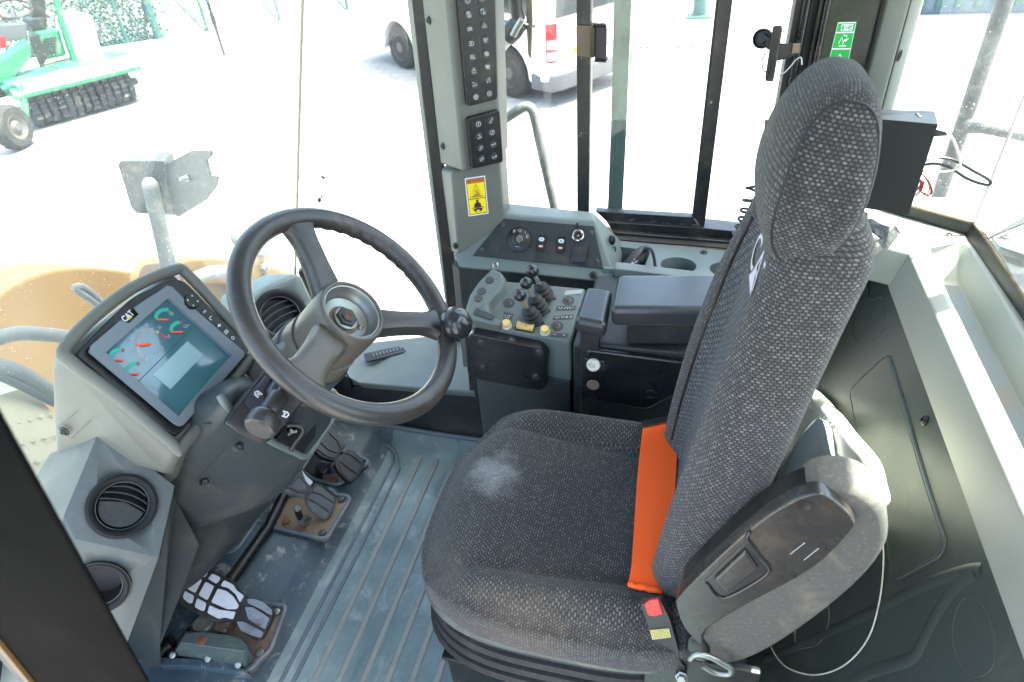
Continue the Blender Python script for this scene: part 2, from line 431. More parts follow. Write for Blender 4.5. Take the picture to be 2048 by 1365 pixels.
# standpipe in the yard
sp = V(449, 112, z=GZ)
t = thing('water_standpipe', 'thin dark standpipe with a blue and brass tap in the yard by the fence', 'standpipe', sp)
tube('pipe', [sp, sp + Vector((0, 0, .95))], .03, M['black'], t, 8)
tube('sleeve', [sp + Vector((0, 0, .55)), sp + Vector((0, 0, .72))], .042, M['rubber'], t, 8)
lathe('tap', [(.03, 0), (.06, .02), (.06, .08), (.03, .1), (.03, .14), (.05, .15), (.05, .18), (0, .19)], sp + Vector((0, 0, .93)), Vector((0, 0, 1)), flat('blue_tap', srgb(60, 90, 140), .4), t, 10)

# white van, rear axle at A
A = V(1020, 196, z=GZ); A.z = GZ; B = V(805, 138, z=GZ); vd = (B - A); vd.z = 0; wb = vd.length; vd.normalize()
vs_ = Vector((vd.y, -vd.x, 0))
if vs_.dot(A) > 0: vs_ = -vs_           # towards the camera
van = thing('parked_van', 'white van parked in the yard with its red tail light towards us', 'van', A - vs_ * .8)
M['vanw'] = surf('van_paint', srgb(214, 214, 212), .25, var=.02, gs=0, coat=.6, dirt=DUST, damt=.15)
M['vang'] = flat('van_glass', (.03, .035, .04, 1), .08)
M['bump'] = surf('bumper_plastic', srgb(70, 72, 76), .5)
M['tyre'] = surf('tyre_rubber', srgb(32, 31, 30), .85, dirt=srgb(100, 90, 78), damt=.4)
M['rim'] = surf('steel_wheel', srgb(76, 72, 68), .55, metal=.1, dirt=srgb(110, 96, 80), damt=.5)
def F(s, h, d=0): return A + vd * s - vs_ * d + Vector((0, 0, h))      # d inwards
out = [(-.80, .34), (-.85, 1.0), (-.80, 1.5), (-.68, 1.93), (-.5, 1.98), (2.6, 1.98), (3.0, 1.86), (3.55, 1.1), (3.68, .85), (3.66, .3), (wb + .46, .26)]
out += [(wb + .42 * math.cos(math.radians(a)), .31 + .42 * math.sin(math.radians(a))) for a in range(0, 181, 20)]
out += [(.44, .26)] + [(.42 * math.cos(math.radians(a)), .31 + .42 * math.sin(math.radians(a))) for a in range(0, 181, 20)] + [(-.48, .26)]
prism('body', [F(s, h, -.02) for s, h in out], -vs_ * 1.72, M['vanw'], van, .05, 3)
bmw = bmesh.new(); bm_box(bmw, F(wb / 2, .45, .85), (wb + .9, 1.3, .3), vd, vs_); fin(bmw, 'underbody', M['blk'], van)
for s in (0, wb):
    for d, dr in ((.0, 1), (1.66, -1)):
        tw = lathe('wheel', [(.2, -.2), (.30, -.2), (.33, -.17), (.33, -.03), (.30, 0), (.22, .005), (.2, -.01)], F(s, .33, d), vs_ * dr, M['tyre'], van, 28)
        lathe('rim', [(.205, -.02), (.19, 0), (.17, -.03), (.09, -.035), (.075, .0), (0, .0)], F(s, .33, d), vs_ * dr, M['rim'], tw, 24)
prism('rear_bumper', [F(-.48, .20, -.04), F(-.84, .20, .0), F(-.92, .22, .16), F(-.92, .22, 1.5), F(-.86, .2, 1.66), F(-.48, .2, 1.73)], Vector((0, 0, .22)), M['bump'], van, .03)
M['lampred'] = flat('tail_lamp_red', srgb(168, 8, 14), .25)
tl = prism('tail_light', [F(-.77, .58, -.032), F(-.84, .58, -.026), F(-.872, .58, .02), F(-.878, .58, .10), F(-.77, .58, .10)], Vector((0, 0, .47)), M['lampred'], van, .02)
M['lens'] = flat('clear_lens', (.30, .28, .28, 1), .2)
for z0 in (.61, .745): prism('lamp_lens', [F(-.80, z0, -.034), F(-.846, z0, -.028), F(-.879, z0, .02), F(-.884, z0, .09), F(-.80, z0, .09)], Vector((0, 0, .11)), M['lens'], tl, .006)
for L in ([(.50, .46), (.50, 1.9)], [(2.36, .35), (2.36, 1.9)], [(3.35, .5), (3.35, 1.15)], [(-.46, .46), (-.52, 1.9)]): strokes('body_seam', [L], .014, lambda x, y, h=0: F(x, y, -.0215 - h), M['bump'], van, .001)
strokes('tailgate_seam', [[(.10, .62), (1.6, .62)], [(.12, .62), (.2, 1.0)]], .014, lambda x, y, h=0: F(-.83 - .04 * (1 - abs(y - 1.0)), y, x) - vd * .012, M['bump'], van, .001)
prism('rear_window', [F(-.875, 1.09, .10), F(-.875, 1.09, 1.6), F(-.775, 1.75, 1.5), F(-.775, 1.75, .2)], vd * .06, M['vang'], van, .02)
prism('side_window', [F(-.5, 1.1, -.03), F(1.0, 1.1, -.03), F(1.0, 1.72, -.03), F(-.4, 1.72, -.03)], -vs_ * .03, M['vang'], van, .01)
prism('side_window', [F(1.2, 1.1, -.03), F(2.3, 1.1, -.03), F(2.3, 1.72, -.03), F(1.2, 1.72, -.03)], -vs_ * .03, M['vang'], van, .01)
prism('door_window', [F(2.42, 1.1, -.03), F(3.3, 1.1, -.03), F(2.95, 1.72, -.03), F(2.42, 1.72, -.03)], -vs_ * .03, M['vang'], van, .01)
prism('sliding_rail', [F(-.6, .98, -.03), F(1.1, .98, -.03), F(1.1, 1.02, -.03), F(-.6, 1.02, -.03)], -vs_ * .02, M['bump'], van)
prism('badge', [F(-.885, .62, .42), F(-.885, .62, .60), F(-.885, .70, .60), F(-.885, .70, .42)], vd * .03, M['yel'], van)
prism('number_plate', [F(-.885, .72, .66), F(-.885, .72, 1.10), F(-.885, .84, 1.10), F(-.885, .84, .66)], vd * .03, M['white'], van)
prism('door_mirror', [F(2.9, 1.05, -.2), F(3.05, 1.05, -.2), F(3.05, 1.3, -.2), F(2.9, 1.3, -.2)], -vs_ * .17, M['bump'], van, .02)

# green sweeper
a0 = V(84, 262, z=GZ); b0 = V(286, 206, z=GZ); sd = (b0 - a0); SL = sd.length; sd.normalize(); sn = Vector((-sd.y, sd.x, 0))
if sn.dot(a0) < 0: sn = -sn
M['swg'] = surf('sweeper_green', srgb(22, 104, 70), .4, dirt=DUST, damt=.35)
M['bris'] = surf('dark_bristles', srgb(50, 52, 54), .8, dirt=DUST, damt=.4)
M['tank'] = surf('white_tank', srgb(235, 235, 230), .5)
sw = thing('road_sweeper', 'green ride on sweeper with a long black roller brush parked in the yard', 'sweeper', a0 + sn * .6)
SP = (a0, -sn)
def SV(u, v, d=0): return Vp(u, v, (a0 + sn * d, -sn))
bc = a0 + sn * .26 + Vector((0, 0, .27))
ax = tube('brush_shaft', [bc - sd * .1, bc + sd * (SL + .12)], .06, M['black'], sw, 8)
nr = 13
for i in range(nr):
    bm = bmesh.new(); c = bc + sd * (SL * (i + .5) / nr); k = 44; h = SL / nr * .46
    ra, rb = [], []
    rnd = random.Random(i)
    for j in range(k):
        an = 2 * PI * j / k; r = .285 * rnd.uniform(.84, 1.02) if j % 2 else .22
        e = sn * math.cos(an) + Vector((0, 0, 1)) * math.sin(an)
        ra.append(bm.verts.new(c + e * r - sd * h * rnd.uniform(.5, 1))); rb.append(bm.verts.new(c + e * r + sd * h * rnd.uniform(.5, 1)))
    ca, cb = bm.verts.new(c - sd * h * .2), bm.verts.new(c + sd * h * .2)
    for j in range(k):
        bm.faces.new((ra[j], ra[(j + 1) % k], rb[(j + 1) % k], rb[j])); bm.faces.new((ca, ra[(j + 1) % k], ra[j])); bm.faces.new((cb, rb[j], rb[(j + 1) % k]))
    fin(bm, 'brush_ring', M['bris'], sw, sharp=10)
prism('brush_cover', [bc - sd * .14 - sn * .34 + Vector((0, 0, .2)), bc - sd * .14 - sn * .34 + Vector((0, 0, .27)), bc - sd * .14 - sn * .1 + Vector((0, 0, .42)), bc - sd * .14 + sn * .42 + Vector((0, 0, .42)), bc - sd * .14 + sn * .42 + Vector((0, 0, .2))], sd * (SL + .3), M['swg'], sw, .02)
# front wheel and fork
wc = SV(52, 256, -.1); wh = lathe('wheel', [(.17, -.1), (.25, -.1), (.29, -.06), (.29, .06), (.25, .1), (.17, .1), (.15, .06)], V(50, 300, z=GZ) + Vector((0, 0, .29)) + sn * .1, -sn * .75 + sd * .6, M['tyre'], sw, 24)
lathe('rim', [(.18, .06), (.16, .1), (.1, .06), (.05, .1), (0, .1)], V(50, 300, z=GZ) + Vector((0, 0, .29)) + sn * .1, -sn * .75 + sd * .6, M['rim'], wh, 18)
tube('fork', [SV(6, 180, .1), SV(34, 172, .05), SV(48, 205, -.05), SV(52, 250, -.12)], .05, M['swg'], sw, 8, sm=5)
prism('front_frame', [SV(-80, 150, .3), SV(-4, 128, .3), SV(60, 82, .3), SV(64, 112, .3), SV(20, 168, .3), SV(-80, 190, .3)], sn * .35, M['swg'], sw, .02)
prism('deck', [SV(-60, 165, .4), SV(70, 150, .4), SV(170, 120, .4), SV(175, 150, .4), SV(-60, 215, .4)], sn * .5, M['black'], sw, .02)
prism('engine_cover', [SV(78, 66, .7), SV(120, 60, .7), SV(134, 112, .7), SV(88, 122, .7)], sn * .5, M['swg'], sw, .03)
for k in range(6):
    prism('grille_bar', [SV(86, 78 + k * 6, .685), SV(112, 74 + k * 6, .685), SV(112, 77 + k * 6, .685), SV(86, 81 + k * 6, .685)], sn * .03, M['black'], sw)
prism('water_tank', round_poly([SV(134, 40, .9), SV(150, 30, .9), SV(184, 30, .9), SV(203, 106, .9), SV(152, 114, .9)], .06), sn * .6, M['tank'], sw, .04)
tube('roll_bar', [SV(104, -30, .62), SV(122, 40, .6), SV(152, 134, .58)], .045, M['swg'], sw, 8)
tube('roll_bar', [SV(60, -40, 1.2), SV(76, 30, 1.2), SV(96, 110, 1.2)], .045, M['swg'], sw, 8)
prism('seat', round_poly([SV(60, 40, .9), SV(94, 36, .9), SV(96, 58, .9), SV(64, 62, .9)], .04), sn * .4, M['black'], sw, .04)
prism('seat_back', round_poly([SV(64, -6, 1.1), SV(90, -10, 1.1), SV(94, 40, 1.1), SV(66, 42, 1.1)], .04), sn * .12, M['black'], sw, .03)
prism('leg_guard', [SV(58, 74, .55), SV(78, 70, .55), SV(94, 118, .55), SV(84, 140, .55), SV(70, 110, .55)], sn * .05, M['black'], sw, .01)
swc = SV(24, 18, .75)
tube('steering_wheel', [swc + (sd * math.cos(a) * .24 + (sn * .8 + Vector((0, 0, .6))) * math.sin(a) * .17) for a in [2 * PI * i / 20 for i in range(20)]], .02, M['black'], sw, 6, closed=True)
tube('steering_column', [swc, SV(28, 48, .7)], .035, M['bump'], sw, 8)
prism('dashboard', [SV(0, 50, .6), SV(54, 46, .6), SV(56, 80, .6), SV(0, 84, .6)], sn * .12, M['bump'], sw, .02)
prism('red_box', [SV(-10, 76, .55), SV(12, 74, .55), SV(14, 96, .55), SV(-10, 100, .55)], sn * .1, M['lampred'], sw, .01)
tube('hose', [SV(96, 130, .3), SV(150, 142, .2), SV(200, 132, .3), SV(232, 102, .6)], .012, M['black'], sw, 6, sm=6)
# far yard post and a slab for the ground shadow seen through the side window
pp = V(1398, 34, z=GZ)
t = thing('yard_post', 'slim dark teal post in the yard seen through the sliding window', 'post', pp)
tube('shaft', [pp, pp + Vector((0, 0, 2.6))], .13, M['fgreen'], t, 10); box('foot', pp + Vector((0, 0, .02)), (.45, .45, .04), M['fgreen'], t)
pp = V(1333, 92, z=GZ)
t = thing('shadow_slab', 'grey oblong slab standing for a dark shadow on the yard beyond the sliding window', 'ground shadow', pp)
box('rim', pp + Vector((0, 0, .006)), (1.0, .32, .012), M['bump'], t)
for k in range(9): box('shadow_slab_bar', pp + Vector((-.42 + k * .105, 0, .016)), (.04, .3, .012), M['dgrey'], t)
# long dark machine shed at the back right that throws the shade seen through the rear glass
sh = V(1960, 66, z=GZ)
t = thing('storage_container', 'dark blue grey container at the back of the yard behind the rear window', 'container', sh + Vector((5, 4, 0)))
o = box('shell', sh + Vector((5.2, 2.6, 1.3)), (12, 2.5, 2.6), surf('container_paint', srgb(70, 92, 104), .5, dirt=DUST, damt=.2), t, .02)
for k in range(40): box('rib', sh + Vector((-.6 + k * .3, 1.34, 1.3)), (.14, .04, 2.4), M['fgreen'], t)
# ------------------------------------------------------------------ LOADER FRONT seen through the windscreen
M['catyel'] = surf('loader_yellow_paint', srgb(94, 69, 30), .5, dirt=srgb(106, 86, 52), damt=.45, dscale=3, gs=.05)
M['lgrey'] = surf('weathered_grey_steel', srgb(88, 92, 92), .55, dirt=DUST, damt=.5, dscale=12, scratch=.3, wear=(.6, .6, .56, 1))
M['hose'] = surf('dusty_hose', srgb(116, 115, 110), .7, dirt=srgb(150, 140, 124), damt=.7, dscale=10)
M['plat'] = surf('pale_platform_paint', srgb(166, 152, 122), .6, dirt=DUST, damt=.4)
M['whitep'] = surf('chipped_white_paint', srgb(205, 205, 198), .5, dirt=srgb(110, 84, 60), damt=.3, dscale=16)
fr = thing('loader_front_frame', 'dusty yellow front frame of the loader with rounded tower plate ahead of the windscreen', 'loader frame', V(200, 900, x=-2.3))
X1 = -2.35
prism('tower_plate', spline([V(u, v, x=X1) for u, v in ((-60, 640), (10, 580), (80, 546), (160, 534), (240, 540), (320, 556), (385, 590), (430, 660))], 4) + [Vector((X1, V(430, 660, x=X1).y, -1.3)), Vector((X1, V(-60, 640, x=X1).y, -1.3))], Vector((-.25, 0, 0)), M['catyel'], fr, .02)
X2 = -1.95
prism('fender', spline([V(u, v, x=X2) for u, v in ((330, 560), (352, 530), (380, 518), (440, 516), (520, 528), (590, 548), (640, 580))], 4) + [V(640, 700, x=X2), V(440, 690, x=X2), V(330, 620, x=X2)], Vector((-.18, 0, 0)), M['catyel'], fr, .03, 3)
tube('fender_rib', [V(u, v, x=-1.9) for u, v in ((385, 560), (430, 545), (470, 552), (500, 590))], .03, M['lgrey'], fr, 8, sm=5)
prism('bracket', [V(500, 512, x=-1.75), V(536, 498, x=-1.75), V(553, 560, x=-1.75), V(552, 590, x=-1.75), V(512, 592, x=-1.75)], Vector((-.06, 0, 0)), M['catyel'], fr, .01)
for u, v in ((521, 507), (524, 535), (530, 556)): lathe('bolt', [(.017, 0), (.017, .02), (.012, .025), (.012, .04), (0, .04)], V(u, v, x=-1.745), Vector((1, 0, .2)), M['zinc'], fr, 6)
ball('lamp_dome', V(481, 476, x=-1.6), .036, M['lgrey'], fr, sz=1.1)
prism('platform', [V(-40, 800, x=-1.5), V(60, 770, x=-1.55), V(150, 880, x=-1.45), V(150, 1010, x=-1.3), V(-40, 1080, x=-1.25)], Vector((-.10, 0, -1.05)), M['plat'], fr, .005)
pl_ = plane(V(-40, 800, x=-1.5), V(60, 770, x=-1.55), V(150, 1010, x=-1.3))
for i in range(14):
    u, v = 15 + (i % 5) * 22 + (i // 5) * 8, 850 + (i // 5) * 42 - (i % 5) * 5
    lathe('tread_stud', [(.006, 0), (.004, .002), (0, .0025)], Vp(u, v, pl_), pl_[1], M['plat'], fr, 8)
prism('manifold', round_poly([V(-30, 770, x=-1.6), V(40, 765, x=-1.6), V(75, 800, x=-1.6), V(50, 830, x=-1.6), V(-30, 826, x=-1.6)], .03), Vector((-.12, 0, 0)), M['whitep'], fr, .02)
for i, (r, pts) in enumerate(((.018, ((-40, 690), (20, 670), (70, 668), (150, 678), (200, 700))), (.019, ((-40, 732), (20, 738), (60, 757), (110, 790))), (.012, ((-40, 740), (30, 765), (110, 806))), (.013, ((-40, 812), (40, 840), (120, 870))))):
    tube('hydraulic_hose', [V(u, v, x=-1.5) for u, v in pts], r, M['hose'] if i < 2 else M['lgrey'], fr, 10, sm=5)
tube('cable_loop', [V(u, v, x=-1.5) for u, v in ((196, 612), (176, 596), (153, 582), (152, 574), (166, 574), (190, 592), (206, 610))], .009, M['hose'], fr, 8, sm=6)

wl = thing('work_lamp', 'back of a dusty grey work lamp on a pole seen through the windscreen', 'work lamp', V(350, 560, y=1.75))
pa = (V(300, 380, y=1.8), Vector((.35, -.94, 0)).normalized())
fa_ = [(235, 330), (240, 322), (328, 322), (330, 352), (351, 432), (272, 428), (262, 418)]
prism('lamp_back', round_poly([Vp(u, v, pa) for u, v in fa_], .012), -pa[1] * .02, M['lampgrey'], wl, .006)
hull('lamp_housing', [Vp(u, v, pa) - pa[1] * k for u, v in ((240, 326), (328, 324), (348, 420), (275, 420)) for k in (.02, .12)], M['lampgrey'], wl, .02, 3)
e0, e1 = Vp(329, 328, pa), Vp(352, 434, pa)
pb = plane(e0, e1, V(425, 325, y=1.62))
fb_ = [(329, 330), (383, 301), (421, 302), (422, 312), (412, 322), (420, 351), (435, 353), (432, 372), (411, 400), (356, 435), (346, 430)]
prism('side_plate', [Vp(u, v, pb) for u, v in fb_], -pb[1] * .008, M['lampgrey'], wl, .002)
bo = Vp(378, 356, pb); lathe('bolt', [(.011, 0), (.011, .012), (.007, .013), (.007, .02), (.008, .021), (.006, .028), (.007, .03), (.005, .038), (0, .038)], bo, pb[1] + Vector((.4, 0, .1)), M['zinc'], wl, 10)
q0 = Vp(303, 372, pa) + pa[1] * .01; q1 = V(340, 545, y=1.79)
u_ = (q0 - q1).normalized()
tube('pole', [q0 + u_ * .034, q0 + u_ * .03, q0 + u_ * .018, q0, q1, q1 - u_ * .5], [.006, .016, .025, .028, .028, .028], M['lgrey'], wl, 16)

# outside grab rail and mirror arm beyond the side window
gr = thing('grab_rail', 'worn grey tube grab rail bent like a hook outside the side window', 'grab rail', V(1112, 420, y=1.62))
tube('rail', [V(975, 262, y=1.62), V(1003, 243, y=1.62), V(1040, 219, y=1.62), V(1052, 214, y=1.62), V(1063, 219, y=1.62), V(1070, 240, y=1.62), V(1085, 310, y=1.62), V(1108, 412, y=1.62), V(1140, 560, y=1.62)], .0125, M['lgrey'], gr, 12, sm=5)
ma = thing('mirror_arm', 'white tube mirror arm with a black rubber clamp outside the side window', 'mirror arm', V(1000, 110, y=1.6))
tube('arm_tube', [V(955, 155, y=1.6), V(985, 112, y=1.6), V(1022, 66, y=1.6)], .016, M['whitep'], ma, 12)
k0, k1 = V(1014, 76, y=1.6), V(1040, 44, y=1.6)
tube('clamp', [k0, k0.lerp(k1, .5), k1], [.021, .023, .02], M['rubber'], ma, 12)
tube('clip', [V(1026, 72, y=1.57), V(1033, 58, y=1.57), V(1044, 40, y=1.57)], .008, M['steel'], ma, 8)
tube('upper_tube', [k1, V(1034, 30, y=1.6), V(1030, 0, y=1.6), V(1026, -80, y=1.6)], .015, M['black'], ma, 12, sm=4)
prism('mirror_head', [V(1056, -60, y=1.6), V(1062, -60, y=1.6), V(1066, 40, y=1.6), V(1063, 118, y=1.6), V(1056, 112, y=1.6), V(1052, 30, y=1.6)], (V(1058, 40, y=1.6) - EYE).normalized() * .15, M['rust'], ma, .004)
tube('mirror_stud', [V(1040, 48, y=1.6), V(1056, 54, y=1.6)], .008, M['black'], ma, 8)

# ------------------------------------------------------------------ GLASS
def glassmat(name, tint, haze, speck, glow=(.78, .80, .78, 1)):
    t = NT(name); m = t.m; nt = t.t; nt.nodes.remove(t.p)
    tr = t.n('ShaderNodeBsdfTransparent'); tr.inputs[0].default_value = tint
    gl = t.n('ShaderNodeBsdfGlossy'); gl.inputs['Roughness'].default_value = .02
    lw_ = t.n('ShaderNodeLayerWeight'); fz = t.math('ADD', t.math('MULTIPLY', t.math('POWER', lw_.outputs['Facing'], 6), .5), .02)
    a = t.n('ShaderNodeMixShader'); t.l(fz, a.inputs[0]); t.l(tr.outputs[0], a.inputs[1]); t.l(gl.outputs[0], a.inputs[2])
    df = t.n('ShaderNodeBsdfDiffuse'); df.inputs[0].default_value = glow
    tl = t.n('ShaderNodeBsdfTranslucent'); tl.inputs[0].default_value = glow
    d = t.n('ShaderNodeMixShader'); d.inputs[0].default_value = .6; t.l(df.outputs[0], d.inputs[1]); t.l(tl.outputs[0], d.inputs[2])
    co = t.pos()
    h = t.ss(t.noise(4, 5, .65, co), .25, .8, haze * .6, haze * 1.4)
    sp = t.math('MULTIPLY', t.ss(t.noise(300, 1, .4, co), .71, .77), t.ss(t.noise(7, 3, .6, co), .35, .65, .15, 1))
    streak = t.math('MULTIPLY', t.ss(t.noise(26, 4, .6, co, stretch=(1, 1, .12)), .6, .8), haze * .8)
    f = t.math('ADD', t.math('ADD', h, streak), t.math('MULTIPLY', sp, speck), clamp=True)
    mx = t.n('ShaderNodeMixShader'); t.l(f, mx.inputs[0]); t.l(a.outputs[0], mx.inputs[1]); t.l(d.outputs[0], mx.inputs[2])
    t.l(mx.outputs[0], t.out.inputs[0]); return m
G1 = glassmat('dusty_windscreen_glass', (.92, .98, .95, 1), .055, .6)
G2 = glassmat('clean_green_glass', (.94, .98, .96, 1), .012, .1)
G3 = glassmat('dusty_rear_glass', (.92, .98, .97, 1), .04, .7)

# windscreen: leans back with height, meets the quarter pane on the thin seam
SB = V(590, 550, y=1.30); ST = V(605, 0, y=1.25)
sdir = (ST - SB).normalized()
WN = Vector((0, 1, 0)).cross(sdir).normalized()
WP = (SB, WN)
S0, S1 = SB + sdir * -.55, SB + sdir * 1.55
ws = thing('windscreen', 'dusty front windscreen left of the thin tan seam', 'windscreen', S0)
prism('glass_pane', [S0, S1, S1 + Vector((0, -1.35, 0)), S0 + Vector((0, -1.35, 0))], WN * .006, G1, ws)
M['tan'] = surf('seam_sealant', srgb(168, 150, 120), .6)
tube('seam', [SB + sdir * -.3, S1], .0035, M['tan'], ws, 8)
M['bug'] = flat('bug_splash', (.03, .035, .02, 1), .6)
qw = thing('quarter_window', 'quarter window between the thin seam and the switch pillar', 'window', V(700, 680, y=1.33))
Q0, Q1 = V(917, 735, y=1.33), V(812, -60, y=1.33)
prism('glass_pane', [S0 + Vector((.001, 0, 0)), Q0 + (Q0 - Q1) * .2, Q1 + (Q1 - Q0) * .4, S1 + Vector((.001, 0, 0))], Vector((0, .006, 0)), G2, qw)
for i, pts in enumerate((((640, 354), (648, 360), (651, 356), (645, 352)), ((634, 400), (640, 394), (643, 402), (638, 408)), ((641, 392), (644, 390), (645, 396), (642, 397)))):
    o = prism('bug_splash', [V(u, v, y=1.318) for u, v in pts], Vector((0, .001, 0)), M['bug'], qw)

# ------------------------------------------------------------------ CAB STRUCTURE
o = box('cab_floor', (-.33, .70, -.045), (1.75, 1.55, .05), M['dgrey']); tag(o, kind='structure')
o = prism('cab_roof', [Vector((x, y, 1.71)) for x, y in ((-1.2, -.06), (.50, -.06), (.50, 1.5), (-1.2, 1.5))], Vector((0, 0, .06)), M['beige'], None, .01); tag(o, kind='structure')
vz = thing('added_rear_visor', 'roof visor added unseen outside above the rear window to shade the shelf tray', 'visor', (.95, .6, 1.70))  # added out of view, edge shaped to shade the shelf tray
prism('added_visor_plate', [Vector((x, y, 1.71)) for x, y in ((.825, -.2), (1.25, -.2), (1.25, 1.6), (1.0, 1.6), (.92, 1.36), (.825, 1.2))], Vector((0, 0, .05)), M['catyel'], vz, .006)
for y in (.0, 1.1): box('added_visor_arm', (.66, y, 1.745), (.36, .05, .03), M['catyel'], vz)
# right hand wall below the windows
WALLY = 1.20
o = prism('side_wall', [Vector((x, WALLY, z)) for x, z in ((-.86, -.02), (.19, -.02), (.19, .57), (-.475, .578), (-.49, .197), (-.80, .187), (-.86, .14))], Vector((0, .02, 0)), M['charc'], None, .003)
tag(o, kind='structure')
o = prism('corner_side_wall', [Vector((x, 1.345, z)) for x, z in ((.16, -.02), (.46, -.02), (.46, .60), (.16, .60))], Vector((0, .02, 0)), M['charc'], None, .003); tag(o, kind='structure')
# near side: wide roof post and lower wall behind the door opening
o = prism('near_side_wall', [Vector((x, -.06, z)) for x, z in ((.16, -.02), (.62, -.02), (.62, 1.70), (.30, 1.70), (.16, .75))], Vector((0, -.03, 0)), M['beige'], None, .004); tag(o, kind='structure')
# front ledge with slot vent
lg = thing('dash_ledge', 'light grey ledge with a slot vent at the foot of the quarter window', 'ledge', (-.65, 1.2, 0))
LF = [V(949, 786, y=1.195), V(900, 782, y=1.195), V(806, 775, y=1.195), V(722, 768, y=1.195), V(700, 756, y=1.20)]
LB = [V(925, 660, y=1.36), V(880, 668, y=1.34), V(770, 680, y=1.34), V(690, 690, y=1.34), V(660, 690, y=1.34)]
bm = bmesh.new()
fv = [bm.verts.new(p) for p in LF]; bv = [bm.verts.new(p) for p in LB]; lo = [bm.verts.new(p + Vector((0, .008, -.03))) for p in LF]; lb = [bm.verts.new(p + Vector((0, 0, -.2))) for p in LB]
for i in range(4):
    bm.faces.new((fv[i], fv[i + 1], bv[i + 1], bv[i])); bm.faces.new((lo[i + 1], lo[i], fv[i], fv[i + 1])[::-1]); bm.faces.new((lo[i], lo[i + 1], lb[i + 1], lb[i])); bm.faces.new((bv[i], bv[i + 1], lb[i + 1], lb[i]))
fin(bm, 'ledge_top', M['grey'], lg, .006, 3)
hull('ledge_end', [LF[4], LF[4] + Vector((0, 0, -.25)), LB[4], LB[4] + Vector((0, 0, -.3)), V(640, 735, y=1.22), V(640, 735, y=1.22) + Vector((0, 0, -.2)), V(628, 690, y=1.34)], M['charc'], lg, .01)
hull('ledge_front', [V(949, 790, y=1.205), V(722, 773, y=1.205), V(704, 760, y=1.21)] + [p + Vector((0, .01, -.22)) for p in (V(949, 790, y=1.205), V(722, 773, y=1.205), V(704, 760, y=1.21))] + [V(949, 790, y=1.3), V(704, 760, y=1.3)], M['charc'], lg, .004)
lp = plane(LF[1], LF[3], LB[2])
sv = thing('slot_vent', 'flat black slot vent grille set in the light grey ledge', 'vent', Vp(780, 706, lp))
prism('vent_frame', round_poly([Vp(u, v, lp) - lp[1] * .002 for u, v in ((727, 709), (836, 686), (843, 698), (732, 726))], .006), lp[1] * .006, M['charc'], sv, .002)
prism('vent_slot', [Vp(u, v, lp) + lp[1] * .0035 for u, v in ((741, 712), (826, 691), (829, 695), (743, 718))], lp[1] * .001, M['blk'], sv)
for k in range(12):
    f = k / 11; u, v = 747 + f * 74, 712.5 - f * 18.5
    prism('vent_fin', [Vp(u - 1.2, v - 2.4, lp) + lp[1] * .0048, Vp(u + .8, v - 2.9, lp) + lp[1] * .0048, Vp(u + 4, v + 2.4, lp) + lp[1] * .0048, Vp(u + 2, v + 2.9, lp) + lp[1] * .0048], lp[1] * .0012, M['grey'], sv)

# switch pillar (right front post)
pil = thing('switch_pillar', 'beige front pillar carrying two black keypads and a warning sticker', 'pillar', (-.48, 1.28, .55))
def colmn(name, rows, back, mat, par, bev=.008):
    pts = []
    for (l, r, m_) in rows: pts += [l, m_, r, l + back, r + back]
    return hull(name, pts, mat, par, bev, 3)
up = [(V(837, -60, y=1.30), V(988, -60, y=1.26), V(886, -60, y=1.20)), (V(881, 330, y=1.30), V(1001, 322, y=1.26), V(926, 346, y=1.20))]
ext = tuple(a + (a - b) * ((1.71 - a.z) / (a.z - b.z)) for a, b in zip(up[0], up[1]))
colmn('upper_cover', [ext, up[1]], Vector((.0, .07, 0)), M['beige'], pil)
lw = [(V(882, 340, y=1.305), V(999, 318, y=1.275), V(902, 346, y=1.23)), (V(903, 505, y=1.305), V(1010, 470, y=1.275), V(916, 508, y=1.21))]
colmn('lower_cover', lw, Vector((.0, .06, 0)), M['beige'], pil, .006)
prism('rubber_seal', [V(u, v, y=1.325) for u, v in ((716, -1000), (752, -1000), (842, -60), (866, 190), (895, 420), (915, 560), (934, 735), (908, 735), (888, 560), (872, 420), (845, 190), (818, -60))], Vector((0, .02, 0)), M['seal'], pil, .003)
prism('glass_edge_trim', [V(u, v, y=1.327) for u, v in ((693, -1000), (716, -1000), (818, -60), (845, 190), (872, 420), (903, 650), (896, 650), (865, 420), (836, 190), (806, -60))], Vector((0, .01, 0)), M['skin'], pil, .002)
prism('foot_strip', [V(u, v, y=1.215) for u, v in ((904, 530), (922, 540), (938, 735), (926, 735), (912, 615))], Vector((0, .03, 0)), M['beige'], pil, .003)
lfp = plane(up[0][0], up[0][2], up[1][2])
for u, v in ((860, 41), (888, 292)): screw(Vp(u, v, lfp) + lfp[1] * .003, lfp[1], .0052, M['black'], pil)
screw(V(911, 492, y=1.215), Vector((-.3, -1, .2)), .005, M['black'], pil)

